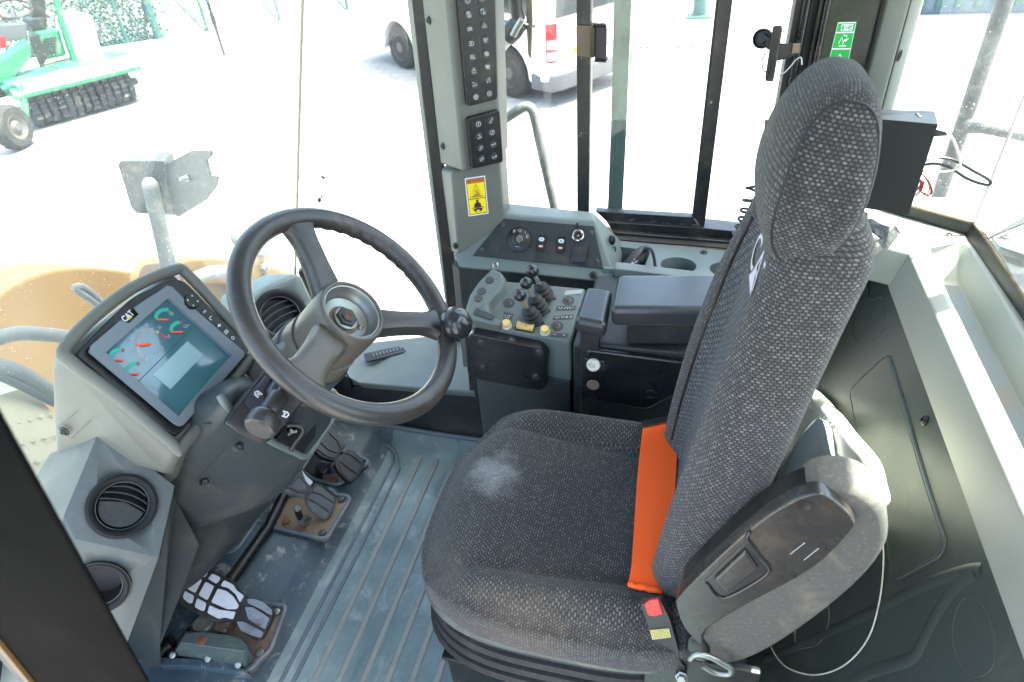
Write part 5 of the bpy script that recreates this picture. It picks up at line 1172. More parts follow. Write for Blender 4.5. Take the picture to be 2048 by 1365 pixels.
def pz(u, v, z): return V(u, v, z=z)
def floorplate(name, label, px, z, mat, bead=True):
    t_ = thing(name, label, 'plate', pz(*px[0], z))
    P = round_poly([pz(u, v, z) for u, v in px], .012)
    prism('plate', P, UP * -.012, M[mat], t_, .001)
    if bead: tube('mat_lip', [p + UP * .003 for p in P], .005, M['matedge'], t_, 8, closed=True)
    return t_
z6 = lambda x, y: (480 + .2051 * x, 820 + .2051 * y)
z7 = lambda x, y: (300 + .2235 * x, 1060 + .2235 * y)
pp1 = floorplate('pedal_plate', 'rusty steel floor plate under the middle pedal', [z6(*p) for p in ((300, 960), (430, 860), (640, 800), (1060, 850), (1075, 895), (860, 1250), (800, 1262), (300, 1150))], .056, 'rust')
for x, y in ((990, 880), (805, 1210), (455, 1095)): lathe('bolt', [(.009, 0), (.009, .006), (.007, .007), (0, .007)], pz(*z6(x, y), .056), UP, M['rustred'] if x < 500 else M['dgrey'], pp1, 6)
pp2 = floorplate('pedal_plate', 'dusty tan floor plate under the brake pedal heel', [z7(*p) for p in ((780, 640), (1205, 690), (1215, 725), (1080, 1090), (1000, 1150), (930, 1240), (860, 1285), (420, 1120), (300, 900))], .056, 'rust')
pp3 = floorplate('pedal_recess', 'dark recess in the mat under the right hand accelerator pedal', [z6(*p) for p in ((720, 420), (900, 380), (1250, 500), (1240, 540), (960, 745), (700, 680), (600, 600))], .054, 'black')
for x, y in ((1135, 745), (990, 1105)): lathe('bolt', [(.009, 0), (.009, .006), (.007, .007), (0, .007)], pz(*z7(x, y), .056), UP, M['zinc'], pp2, 6)
lathe('bolt', [(.010, 0), (.010, .007), (0, .008)], pz(*z6(920, 690), .056), UP, M['rustred'], pp3, 6)
hull('damper', [pz(*z6(x, y), z) for x, y in ((720, 560), (800, 490), (900, 520), (820, 640)) for z in (.06, .10)], M['black'], pp3, .006)
prism('dirt_patch', [pz(*z6(x, y), .0545) for x, y in ((800, 640), (930, 620), (1040, 690), (960, 735), (820, 690))], UP * .001, M['rust'], pp3)
# hinge bracket by the middle pedal
hb = thing('pedal_bracket', 'small bolted hinge lug on the rusty plate beside the middle pedal', 'bracket', pz(*z6(670, 1130), .056))
prism('lug', round_poly([V(*z6(x, y), x=-.80) for x, y in ((610, 1130), (615, 1050), (650, 1025), (710, 1060), (735, 1140), (700, 1165))], .006), Vector((-.014, 0, 0)), M['lgrey'], hb, .002)
lathe('pin', [(.005, 0), (.005, .004), (0, .005)], V(*z6(645, 1088), x=-.799), Vector((1, -.3, .3)), M['steel'], hb, 8)
tube('spring_rod', [V(*z6(555, 960), x=-.80), V(*z6(570, 1010), x=-.81), V(*z6(600, 1075), x=-.81)], .008, M['black'], hb, 10)
lathe('rod_nut', [(.008, 0), (.008, .007), (0, .008)], V(*z6(556, 968), x=-.79), Vector((.6, -.2, .8)), M['lgrey'], hb, 6)
# pedals
M['worn'] = surf('worn_silver_tread', srgb(196, 200, 206), .35, dirt=srgb(70, 76, 84), damt=.5, dscale=26, gs=.1)
M['wornmid'] = surf('half_worn_tread', srgb(120, 128, 136), .4, dirt=srgb(44, 50, 56), damt=.9, dscale=20, gs=.1)
M['tread'] = surf('black_tread', srgb(22, 29, 31), .38, dirt=srgb(120, 130, 134), damt=.25, dscale=30, spec=.6, gs=.2)
def pedal(label, zf, pl3, outline, blocks, th=.018):
    P3 = [V(*zf(x, y), z=z) for x, y, z in pl3]; PL = plane(*P3); n = PL[1]
    t_ = thing('foot_pedal', label, 'pedal', P3[0], 'pedals on the mat step')
    g = lambda x, y, h=0: Vp(*zf(x, y), PL) + n * h
    for ol in outline: prism('pedal_pad', round_poly([g(x, y) for x, y in ol], .006, 3), -n * th, M['black'], t_, .0035, 3)
    for m, pts in blocks:
        prism('tread_block', round_poly([g(x, y, -.0005) for x, y in pts], .003, 2), n * .0035, M[m], t_, .001)
    return t_, g, n
br, g, n = pedal('brake pedal with a worn silver block tread, nearest the left vent box', z7, [(540, 1160, .085), (1010, 970, .085), (170, 420, .17)],
  [[(170, 320), (285, 275), (420, 312), (640, 402), (760, 465), (800, 535), (860, 590), (830, 700), (770, 822), (690, 810), (620, 832), (510, 800), (300, 690), (150, 545), (138, 470)],
   [(840, 600), (880, 602), (960, 612), (1085, 690), (1108, 740), (1080, 835), (1005, 975), (950, 992), (850, 935), (785, 862), (758, 820), (800, 690)]],
  [('worn', p) for p in ([(300, 288), (395, 322), (400, 350), (380, 370), (265, 325)], [(245, 345), (350, 385), (300, 495), (190, 430)], [(180, 460), (285, 520), (270, 580), (240, 575), (168, 505)],
   [(435, 340), (515, 370), (520, 390), (490, 428), (408, 390)], [(385, 412), (468, 448), (405, 568), (328, 522)], [(315, 547), (397, 590), (380, 660), (350, 660), (295, 610)],
   [(560, 393), (630, 425), (628, 450), (595, 485), (520, 440)], [(500, 465), (578, 505), (515, 632), (435, 585)], [(425, 612), (507, 655), (490, 728), (460, 725), (400, 690)],
   [(665, 450), (745, 490), (780, 545), (845, 590), (808, 655), (770, 580), (700, 520), (632, 505)], [(610, 525), (690, 550), (750, 600), (800, 680), (780, 712), (690, 712), (600, 670), (548, 650)],
   [(535, 675), (620, 715), (770, 735), (745, 805), (670, 785), (620, 800), (515, 745)])] +
  [('wornmid', p) for p in ([(870, 620), (940, 618), (1020, 650), (1098, 722), (1090, 770), (990, 710), (930, 680), (880, 660)], [(850, 692), (920, 692), (1000, 742), (1075, 792), (1030, 893), (940, 838), (880, 800)], [(775, 822), (840, 822), (880, 842), (1020, 917), (995, 968), (890, 940), (810, 900)])])
lathe('pivot_bolt', [(.006, 0), (.006, .006), (.004, .008), (0, .008)], V(*z7(680, 902), z=.08), Vector((.3, -.5, .8)), M['steel'], br, 8)
box('pivot_arm', V(*z7(640, 850), z=.07), (.05, .04, .03), M['rust'], br, .004)
md_, g, n = pedal('middle black pedal standing on the rusty plate', z6, [(690, 985, .09), (935, 890, .09), (440, 740, .16)],
  [[(640, 800), (730, 728), (800, 738), (935, 845), (940, 895), (922, 965), (855, 1078), (810, 1088), (690, 995), (655, 950), (632, 890)],
   [(395, 800), (470, 735), (600, 572), (650, 640), (722, 700), (690, 760), (640, 872), (590, 862), (500, 840), (410, 815)]],
  [('tread', p) for p in ([(740, 740), (790, 742), (925, 852), (918, 895), (860, 870), (780, 812), (700, 795)], [(690, 805), (780, 825), (915, 910), (880, 990), (780, 920), (660, 850)], [(650, 865), (760, 925), (870, 1000), (845, 1062), (800, 1055), (700, 985), (665, 940)], [(480, 745), (580, 650), (640, 720), (650, 770), (560, 790)], [(425, 785), (470, 760), (560, 805), (635, 815), (620, 858), (510, 835)])] + [('worn', [(600, 582), (645, 645), (712, 702), (682, 738), (640, 690)])])
rt_, g, n = pedal('right hand black accelerator pedal by the corner of the mat', z6, [(1060, 695, .08), (1215, 520, .08), (790, 310, .15)],
  [[(930, 515), (1042, 378), (1115, 395), (1205, 490), (1224, 530), (1190, 605), (1105, 702), (1060, 704), (970, 612), (928, 545)],
   [(728, 390), (780, 300), (880, 178), (965, 240), (1036, 350), (990, 405), (925, 495), (840, 470), (780, 452)]],
  [('tread', p) for p in ([(1050, 392), (1105, 402), (1195, 500), (1170, 520), (1080, 440), (1020, 428)], [(1010, 440), (1070, 455), (1180, 545), (1140, 630), (1040, 560), (965, 500)], [(950, 520), (1030, 575), (1115, 645), (1085, 690), (1060, 690), (985, 605)], [(880, 192), (955, 245), (1022, 348), (985, 390), (950, 310), (862, 226)], [(850, 235), (930, 310), (970, 395), (940, 425), (860, 395), (785, 320)], [(775, 335), (850, 405), (940, 435), (915, 480), (845, 455), (745, 385)])])
# brake valve housing, cross tube, left mat block
bv = thing('brake_valve', 'squat grey green brake valve housing bolted down beside the brake pedal', 'valve housing', V(*z7(560, 1160), z=.055))
top_ = [V(*z7(x, y), z=.115) for x, y in ((270, 1010), (320, 925), (470, 912), (720, 945), (830, 985), (880, 1060), (840, 1090), (640, 1060))]
base_ = [V(*z7(x, y), z=.058) for x, y in ((200, 1115), (260, 960), (720, 940), (905, 1080), (940, 1160), (860, 1245), (700, 1190), (210, 1130))]
M['valve'] = surf('dull_valve_casting', srgb(70, 84, 82), .45, dirt=DUST, damt=.4, dscale=14)
hull('housing', top_ + base_, M['valve'], bv, .008, 3)
for x, y in ((210, 1118), (525, 1150), (795, 1205)): lathe('bolt', [(.007, 0), (.007, .005), (.004, .007), (0, .007)], V(*z7(x, y), z=.072), Vector((.1, -.5, .8)), M['zinc'], bv, 10)
lathe('rust_spot', [(.011, 0), (.009, .0012), (0, .0014)], V(*z7(462, 990), z=.1148), UP, M['rustred'], bv, 9)
lathe('plug', [(.022, -.01), (.022, .012), (.018, .016), (0, .017)], V(*z7(490, 870), z=.085), UP, M['valve'], bv, 16)
tube('hose', [V(*z7(60, 1140), z=.06), V(*z7(130, 1040), z=.07), V(*z7(200, 1000), z=.075)], .014, M['black'], bv, 12)
ct = thing('cross_tube', 'black round cross tube running along the step behind the pedals', 'tube', V(500, 1100, z=.06))
tube('tube', [V(*z6(430, 830), z=.066), V(*z7(1050, 0), z=.066), V(*z7(690, 500), z=.066), V(*z7(560, 700), z=.066)], .0125, M['black'], ct, 14)
ml = thing('mat_block', 'blue grey rubber mat piece with a dusty edge left of the black cross tube', 'mat', V(*z7(500, 300), z=.05))
P = [V(*z7(x, y), z=.066) for x, y in ((445, 168), (690, 212), (745, 198), (800, 150), (900, 10), (960, -80), (1010, -60), (740, 330), (620, 480), (480, 700), (240, 985), (100, 965), (130, 880))]
prism('block', P, UP * -.014, M['matstep'], ml, .003)
tube('dusty_edge', [p + UP * .001 for p in P[:7]], .0045, M['matedge'], ml, 8)
ml2 = thing('mat_lip', 'raised blue grey mat lip in front of the brake valve housing', 'mat', V(*z7(300, 1200), z=.05))
P = [V(*z7(x, y), z=.068) for x, y in ((20, 1150), (60, 1132), (400, 1150), (700, 1172), (800, 1220), (900, 1290), (870, 1300), (700, 1260), (300, 1215), (100, 1215))]
prism('lip', P, UP * -.02, M['matstep'], ml2, .004)
prism('skirt', [V(*z7(x, y), z=.052) for x, y in ((10, 1200), (700, 1265), (890, 1310), (800, 1500), (-100, 1500))], UP * -.006, M['matstep'], ml2, .003)

# ------------------------------------------------------------------ DASH: lower bulkhead, display, vents
o = prism('dash_bulkhead', [Vector((-1.06, .25, -.02)), Vector((-1.06, 1.24, -.02)), Vector((-.98, 1.24, .22)), Vector((-.95, 1.24, .40)), Vector((-.95, .25, .42))], Vector((-.03, 0, 0)), M['charc'], None, .002); tag(o, kind='structure')
kp2 = thing('kick_panel', 'dark grey kick panel below the left vent box beside the brake pedal', 'panel', (-.95, .45, 0))
prism('panel', [V(u, v, y=.455 + dy) for u, v, dy in ((345, 975, .05), (318, 1115, .05), (250, 1265, .0), (200, 1500, -.05), (330, 1500, -.02), (322, 1290, .0), (372, 1170, .06), (400, 1090, .09), (352, 1000, .08))], Vector((-.02, .012, 0)), M['dgrey'], kp2, .003)
DPa, DPb, DPc = V(345, 876, x=-.66), V(495, 698, x=-.66), V(146, 712, x=-.745)
DP = plane(DPa, DPb, DPc); dn3 = DP[1]
def dp(u, v, h=0): return Vp(u, v, DP) + dn3 * h
dex = (DPb - DPa).normalized(); dey = dn3.cross(dex)
hs = thing('display_housing', 'beige moulded housing hood round the instrument display', 'housing', (-.8, .6, .6))
LY = lambda u, v, y=.492: V(u, v, y=y)
R_ = Vector((0, .215, 0))
fcr = [dp(120, 703), dp(347, 539), dp(506, 701), dp(363, 905)]
backL = [LY(96, 728, .5), LY(104, 906), LY(206, 864, .488), LY(304, 928, .485), LY(340, 948, .485)]
hull('hood', fcr + backL  + [p + R_ for p in backL[:3]] + [V(388, 925, y=.62), V(352, 977, y=.56), V(390, 930, y=.68)], M['beige'], hs, .014, 4)
rimp = [dp(u, v, .004) for u, v in ((134, 700), (180, 648), (262, 584), (346, 546), (372, 556), (440, 630), (502, 702), (492, 722), (430, 800), (358, 892), (340, 884), (240, 796), (140, 722))]
rc_ = dp(318, 716); rimp = [p + (p - rc_).normalized() * .0035 for p in rimp]
tube('rim', rimp, .0085, M['beige'], hs, 12, sm=3, closed=True)
strokes('mould_line', [[(0, 0), (.07, .0)], [(0, -.0), (-.008, -.012), (-.0, -.024)], [(0, -.024), (.075, -.02)]], .0012, frame(V(128, 862, y=.488) + Vector((0, -.0, .012)), Vector((.80, 0, .55)).normalized(), Vector((-.45, 0, .8)).normalized(), YN), M['dgrey'], hs, .004)
screw(V(128, 863, y=.4855), YN, .0055, M['black'], hs)
dsp = thing('instrument_display', 'instrument display with black bezel, silver frame, four small gauges and a rev counter', 'display', dp(345, 876))
prism('bezel', round_poly([dp(u, v, -.004) for u, v in ((146, 712), (190, 664), (262, 596), (345, 561), (366, 566), (495, 698), (490, 712), (352, 874), (338, 871))], [.006, .02, .02, .008, .008, .006, .006, .005, .005]), dn3 * .011, M['black'], dsp, .004, 3)
d8 = lambda x, y: (120 + .2344 * x, 560 + .2344 * y)
def dpl(poly, h): return [dp(*d8(x, y), h) for x, y in poly]
M['silver'] = surf('silver_grey_frame', srgb(110, 121, 127), .42, metal=.0, gs=.05, var=.03)
bm = bmesh.new()
plate_holes(bm, dpl(((205, 645), (222, 590), (470, 375), (545, 400), (632, 320), (590, 265), (700, 190), (800, 130), (870, 78), (915, 90), (1015, 190), (1020, 240), (1060, 282), (1110, 282), (1450, 572), (1530, 640), (1525, 680), (1010, 1260), (975, 1272), (930, 1250)), .0150), [dpl(((350, 648), (885, 182), (1420, 665), (965, 1185)), .0150)], dn3, [.003, .008])
fin(bm, 'silver_frame', M['silver'], dsp, .0008)
t = NT('lcd_glass'); t.p.inputs['Base Color'].default_value = srgb(40, 94, 108); t.p.inputs['Roughness'].default_value = .12; t.p.inputs['Coat Weight'].default_value = .6; t.p.inputs['Coat Roughness'].default_value = .03
t.l(t.mix(t.math('MULTIPLY', t.ss(t.noise(9, 5, .65, t.pos()), .5, .8), .3), srgb(66, 110, 118), srgb(108, 138, 140)), t.p.inputs['Base Color']); M['lcd'] = t.m
scr = prism('screen', dpl(((340, 650), (885, 172), (1432, 665), (965, 1197)), .0075), dn3 * .001, M['lcd'], dsp)
M['lcd2'] = flat('lcd_window', srgb(146, 182, 184), .25)
prism('text_window', dpl(((1060, 540), (1195, 655), (915, 950), (765, 825)), .0087), dn3 * .0003, M['lcd2'], dsp)
do = dp(345, 720)
def loc(u, v): p = dp(*d8(u, v)) - do; return (p.dot(dex), p.dot(dey))
dfr = frame(do, dex, dey, dn3)
M['gtq'] = flat('gauge_green', srgb(30, 178, 150), .4); M['gred'] = flat('gauge_red', srgb(170, 70, 84), .4); M['ndl'] = flat('needle_orange', srgb(255, 92, 50), .4)
SH = .0092
gg = [([(790, 350), (800, 310), (830, 282), (862, 275), (900, 272)], None, [(790, 359), (890, 361)]),
      ([(918, 455), (928, 418), (958, 390), (992, 380)], [(994, 379), (1018, 384)], [(914, 466), (1012, 464)]),
      ([(403, 692), (410, 655), (440, 624), (492, 614)], [(498, 614), (522, 622)], [(398, 702), (508, 708)]),
      ([(535, 818), (545, 780), (575, 745), (622, 730)], [(630, 730), (652, 732)], [(538, 826), (642, 822)])]
for a, r_, nd in gg:
    a2 = [(p.x, p.y) for p in spline([Vector((*p, 0)) for p in a], 5)]
    gp = strokes('gauge_arc', [[loc(*p) for p in a2]], .0052, dfr, M['gtq'], dsp, SH)
    if r_: strokes('gauge_end', [[loc(*p) for p in r_]], .005, dfr, M['gred'], dsp, SH)
    na, nb = dp(*d8(*nd[0]), .0105), dp(*d8(*nd[1]), .0105)
    bm = bmesh.new(); bm_tube(bm, [na, nb], [.0012, .0016], 6); fin(bm, 'needle', M['ndl'], dsp)
tk = []
for i in range(46):
    an = math.radians(255 - i * 5.15)
    cx, cy = 742, 572; rx = 140 if i % 5 else 150
    e = (math.cos(an), -math.sin(an)); big = i % 5 == 0
    if i > 34: continue
    tk.append([loc(cx + e[0] * (98 if not big else 88), cy + e[1] * (112 if not big else 102)), loc(cx + e[0] * 132, cy + e[1] * 146)])
strokes('rev_scale', tk, .0011, dfr, M['offw'], dsp, SH)
strokes('rev_red_band', [[loc(*p) for p in ((830, 474), (858, 495), (878, 522))]], .0048, dfr, M['gred'], dsp, SH)
strokes('rev_amber_band', [[loc(*p) for p in ((790, 462), (815, 466))]], .0048, dfr, flat('gauge_amber', srgb(190, 180, 80), .4), dsp, SH)
bm = bmesh.new(); bm_tube(bm, [dp(*d8(620, 581), .0108), dp(*d8(742, 570), .0108)], [.0013, .0018], 6); fin(bm, 'needle', M['ndl'], dsp)
for s_, p in (('0', (690, 703)), ('5', (600, 632)), ('10', (568, 532)), ('15', (618, 447)), ('20', (710, 405)), ('25', (822, 427)), ('30', (900, 502)), ('x100', (828, 612))):
    text(s_, dfr, *loc(*p), .0062, M['offw'], dsp, 'lettering', SH)
strokes('symbols', [[loc(*p) for p in L] for L in ([(905, 290), (905, 312), (935, 318), (940, 298), (905, 290)], [(915, 298), (930, 312)], [(1030, 405), (1030, 425), (1052, 425), (1060, 408), (1075, 402)], [(1040, 398), (1050, 412)], [(430, 745), (470, 755)], [(440, 735), (465, 745)], [(565, 855), (605, 862)], [(570, 848), (600, 870)], [(780, 640), (800, 655), (820, 650), (815, 632)])], .0009, dfr, M['offw'], dsp, SH)
strokes('divider', [[loc(1112, 420), loc(640, 885)]], .0009, dfr, M['dgrey'], dsp, SH)
# logo plate
lo_ = loc(556, 327)
text('CAT', dfr, lo_[0], lo_[1], .0118, M['white'], dsp, 'lettering', .0077, sx=.85, bold=.00035)
fills('logo_triangle', [[(lo_[0] - .0042, lo_[1] - .0048), (lo_[0] + .0042, lo_[1] - .0048), (lo_[0], lo_[1] - .0005)]], dfr, M['yel'], dsp, .0080)
# soft keys
kc = dp(*d8(1100, 200), .0072)
dk = lathe('direction_pad', [(.0125, -.001), (.0122, .0025), (.0105, .0038), (.004, .003), (0, .003)], kc, dn3, M['charc'], dsp, 4 * 6, ex=dex)
for a in range(4):
    an = PI / 4 + a * PI / 2; q = (math.cos(an), math.sin(an)); f2 = frame(kc, dex, dey, dn3)
    fills('arrow', [[(q[0] * .0098, q[1] * .0098), (q[0] * .0070 - q[1] * .0018, q[1] * .0070 + q[0] * .0018), (q[0] * .0070 + q[1] * .0018, q[1] * .0070 - q[0] * .0018)]], f2, M['white'], dk, .0040)
for (u, v), ic in (((1203, 292), 'OK'), ((1260, 346), None), ((1328, 408), None), ((1386, 462), None), ((1443, 513), None)):
    c = dp(*d8(u, v), .0072); f2 = frame(c, dex, dey, dn3)
    kb_ = prism('soft_key', [f2(x, y) for x, y in rrect(.0165, .0068, .0032)], dn3 * .0028, M['charc'], dsp, .001)
    if ic: text(ic, f2, 0, 0, .0052, M['white'], kb_, 'lettering', .0032)
    else:
        k = int(u)
        L = {1260: [circ(-.0005, 0, .0019, 8, 30, 260), [(.0005, .002), (.0022, .0008)]], 1328: [ring(0, 0, .0012, 6), [(-.003, 0), (.003, 0)], [(0, -.002), (0, .002)]], 1386: [[(-.003, .0016), (.003, .0016)], [(-.003, 0), (.003, 0)], [(-.003, -.0016), (.003, -.0016)]], 1443: [ring(0, 0, .0018, 8)]}[k]
        strokes('icon', [[(x * 1.35, y * 1.35) for x, y in l_] for l_ in L], .0011, f2, M['white'], kb_, .0032)
# left vent box
p0 = V(245, 1010, y=.44); vnrm = Vector((.66, -.42, .62)).normalized(); VPL = (p0, vnrm)
vb = thing('vent_box', 'grey moulded corner box below the display holding two round vents', 'vent housing', (-.82, .4, .2))
def vp(u, v, h=0): return Vp(u, v, VPL) + vnrm * h
fq = vp(262, 1256); LPL2 = plane(vp(150, 1078), vp(317, 1115), fq + (fq - EYE).normalized() * .05); LN = LPL2[1]
upf = [vp(207, 865), vp(349, 972), vp(317, 1115), vp(150, 1078), vp(128, 1030), vp(196, 868)]
low = [Vp(317, 1116, LPL2), Vp(262, 1256, LPL2), Vp(205, 1420, LPL2), Vp(60, 1400, LPL2), Vp(100, 1150, LPL2)]
bk = Vector((-.16, .10, -.05))
SPL = plane(vp(196, 868), vp(128, 1030), V(98, 908, y=.50))
vbx = hull('box', upf + low + [Vp(100, 908, SPL), Vp(78, 945, SPL), Vp(50, 1010, SPL)] + [p + Vector((-.10, .0, -.06)) for p in low] + [V(250, 900, y=.56)], M['boxgrey'], vb, .010, 4)
def roundvent(label, c, n, r, slats, par_kw, dark):
    t_ = thing('round_vent', label, 'vent', c, None)
    lathe('ring', [(r, -.004), (r * 1.0, .002), (r * .97, .0045), (r * .90, .006), (r * .82, .005), (r * .75, .002), (r * .72, -.003), (r * .70, -.02)], c, n, M['vent'], t_, 48, cap=False)
    bm = bmesh.new(); e1, e2, _ = axes(n)
    for i in range(60):
        a = 2 * PI * i / 60; d_ = e1 * math.cos(a) + e2 * math.sin(a)
        bm_box(bm, c + d_ * r * .985 + n * .0035, (.0012, .0012, .004), d_, n)
    fin(bm, 'knurling', M['black'], t_)
    lathe('throat', [(r * .70, -.003), (r * .70, -.034), (0, -.036)], c, n, M['blk'], t_, 32, cap=False)
    return t_, e1, e2
rv, e1, e2 = roundvent('round black vent with three curved slats on the upper face of the grey corner box', vp(245, 1012, .001), vnrm, .0455, 3, None, None)
ux = (vp(300, 1022) - vp(200, 995)).normalized(); uy = vnrm.cross(ux); vc = vp(245, 1012, .0)
def slat(name, y0, dep, tilt, par, c, ux, uy, n, R0, mat='charc', flap=False):
    bm = bmesh.new(); k = 12; half = math.sqrt(max(R0 * R0 - y0 * y0, 1e-6)) * .97; tp_, bt_ = [], []
    for i in range(k + 1):
        x = -half + 2 * half * i / k; bow = .006 * (1 - (x / half) ** 2)
        a = c + ux * x + uy * (y0 + bow) + n * dep; b_ = a + (uy * math.sin(tilt) - n * math.cos(tilt)) * .013
        tp_.append((bm.verts.new(a), bm.verts.new(a + uy * -.0014))); bt_.append((bm.verts.new(b_), bm.verts.new(b_ + uy * -.0014)))
    for i in range(k):
        (a, a2), (b_, b2), (c_, c2), (d_, d2) = tp_[i], tp_[i + 1], bt_[i + 1], bt_[i]
        bm.faces.new((a, b_, c_, d_)); bm.faces.new((a2, d2, c2, b2)); bm.faces.new((a, a2, b2, b_)); bm.faces.new((d_, c_, c2, d2))
    return fin(bm, name, M[mat], par)
for y0 in (.021, .0113, .0016): slat('slat', y0, -.004, .5, rv, vc, ux, uy, vnrm, .0315)
fl = [(.0300 * math.cos(math.radians(a)), .0300 * math.sin(math.radians(a))) for a in range(190, 351, 16)]
cut(vbx, vp(245, 1012), vnrm, .0455 * .71, .05)
prism('flap', [vc + ux * x + uy * (y if i not in (0, len(fl) - 1) else y + .003) + vnrm * (-.006 - (y + .03) * .1) for i, (x, y) in enumerate(fl)] + [vc + ux * x + uy * y - vnrm * .010 for x, y in ((.021, .0), (.0, .006), (-.021, .0))], -vnrm * .002, M['charc'], rv, .0005)
strokes('chevron', [[(-.009, -.021), (0, -.017), (.009, -.021)], [(-.007, -.0225), (0, -.019), (.007, -.0225)]], .0008, frame(vc, ux, uy, vnrm), M['dgrey'], rv, -.005)
cut(vbx, Vp(198, 1174, LPL2), LN, .040 * .71, .05)
roundvent('lower round black vent partly hidden by the door post on the grey corner box', Vp(198, 1174, LPL2) + LN * .001, LN, .040, 0, None, None)
# right vent box behind the wheel
rvb = thing('vent_box', 'grey moulded vent box behind the steering wheel at the foot of the windscreen', 'vent housing', (-.95, 1.1, .2))
q0 = V(560, 625, y=1.12); qn = Vector((.72, -.38, .58)).normalized(); QPL = (q0, qn)
def qp(u, v, h=0): return Vp(u, v, QPL) + qn * h
ff = [qp(497, 596), qp(520, 578), qp(590, 548), qp(604, 552), qp(626, 600), qp(650, 680), qp(640, 760), qp(500, 720)]
vbx2 = hull('box', ff + [p + Vector((-.10, .02, -.02)) for p in ff[:5]] + [p + Vector((-.1, .0, -.2)) for p in ff[5:]], M['grey'], rvb, .008, 3)
prism('seal', [V(u, v, y=1.31) for u, v in ((596, 546), (606, 540), (632, 598), (640, 640), (630, 640), (618, 598))], Vector((-.01, .02, 0)), M['seal'], rvb, .002)
rv2, e1, e2 = roundvent('round black vent with straight slats seen through the steering wheel', qp(562, 632, .001), qn, .066, 3, None, None)
cut(vbx2, qp(562, 632), qn, .066 * .71, .05)
ux2 = (qp(600, 610) - qp(530, 650)).normalized(); uy2 = qn.cross(ux2)
for y0 in (.024, .008, -.008, -.024): slat('slat', y0, -.004, .4, rv2, qp(562, 632), ux2, uy2, qn, .0455, 'dgrey')

# ------------------------------------------------------------------ STEERING COLUMN AND WHEEL
WC = Vector((-.4427, .693, .8097)); WNn = Vector((.7071, 0, .7071)); WU = Vector((0, 1, 0)); WW = Vector((-.7071, 0, .7071))
col = thing('steering_column', 'grey tilting steering column rising from a dark moulded shroud', 'steering column', (-.75, .68, .05))
HB = WC + WW * .001
def hb_(r, a, h): return HB + (WU * math.cos(a) + WW * math.sin(a)) * r + WNn * h
lathe('column_collar', [(.0, -.26), (.058, -.26), (.058, -.13), (.054, -.085), (.045, -.083), (0, -.083)], HB, WNn, M['collar'], col, 40)
lathe('collar_ring', [(.060, -.162), (.060, -.12), (.0575, -.118)], HB, WNn, M['dgrey'], col, 40, cap=False)
shp = [V(447, 770, y=.57), V(470, 745, y=.66), V(546, 886, y=.60), V(607, 916, y=.655), V(622, 903, y=.68), V(672, 832, y=.74), V(690, 780, y=.80), V(455, 815, y=.545), V(430, 838, y=.54)]
front = [V(375, 904, y=.535), V(362, 985, y=.545), V(487, 1030, y=.60), V(560, 992, y=.66), V(600, 942, y=.72), V(660, 860, y=.77)]
deep = [Vector((-.86, .54, .36)), Vector((-.90, .80, .34)), Vector((-.88, .82, .52)), Vector((-.86, .54, .62)), Vector((-.80, .80, .55))]
hull('shroud', shp + front + deep, M['dgrey'], col, .016, 4)
hull('shroud_foot', [V(362, 990, y=.55), V(487, 1026, y=.61), V(560, 990, y=.67), V(398, 1092, y=.58), V(458, 1106, y=.62), V(495, 1038, y=.65), V(372, 1040, y=.56)] + [Vector((-.95, y, z)) for y in (.56, .78) for z in (.10, .45)], M['charc'], col, .012, 4)
lip = [V(440, 790, y=.537), V(456, 815, y=.535), V(500, 856, y=.565), V(546, 885, y=.597), V(590, 906, y=.637), V(608, 914, y=.653), V(621, 904, y=.675), V(645, 868, y=.71), V(671, 830, y=.74)]
tube('shroud_lip', lip, .0055, M['grey'], col, 10, sm=5)
hull('well', [p + WNn * .0015 + Vector((.0, 0, .002)) for p in (V(552, 880, y=.60), V(606, 908, y=.652), V(616, 898, y=.676), V(664, 830, y=.737), V(640, 820, y=.72), V(570, 855, y=.62))] + [p + WNn * -.006 for p in (V(552, 880, y=.60), V(606, 908, y=.652), V(616, 898, y=.676), V(664, 830, y=.737))], M['blk'], col, .001)
strokes('panel_joint', [[(0, 0), (1, 0)]], .0015, lambda x, y, h=0: V(487, 862, y=.548).lerp(V(391, 962, y=.538), x) + Vector((.55, -.62, .55)).normalized() * (.003) + Vector((0, 0, 1)) * y, M['blk'], col)
for u, v, y in ((478, 895, .552), (410.5, 964, .553)): screw(V(u, v, y=y - .004), Vector((.55, -.62, .55)), .0062, M['black'], col)
hull('column_base', [V(u, v, y=y) for u, v, y in ((560, 868, .62), (600, 896, .655), (648, 835, .72), (600, 800, .70), (545, 845, .61), (655, 800, .74))] + [HB + WNn * -.16 + WU * s for s in (-.055, .055)] + [HB + WNn * -.16 + WW * -.05], M['dgrey'], col, .012, 3)
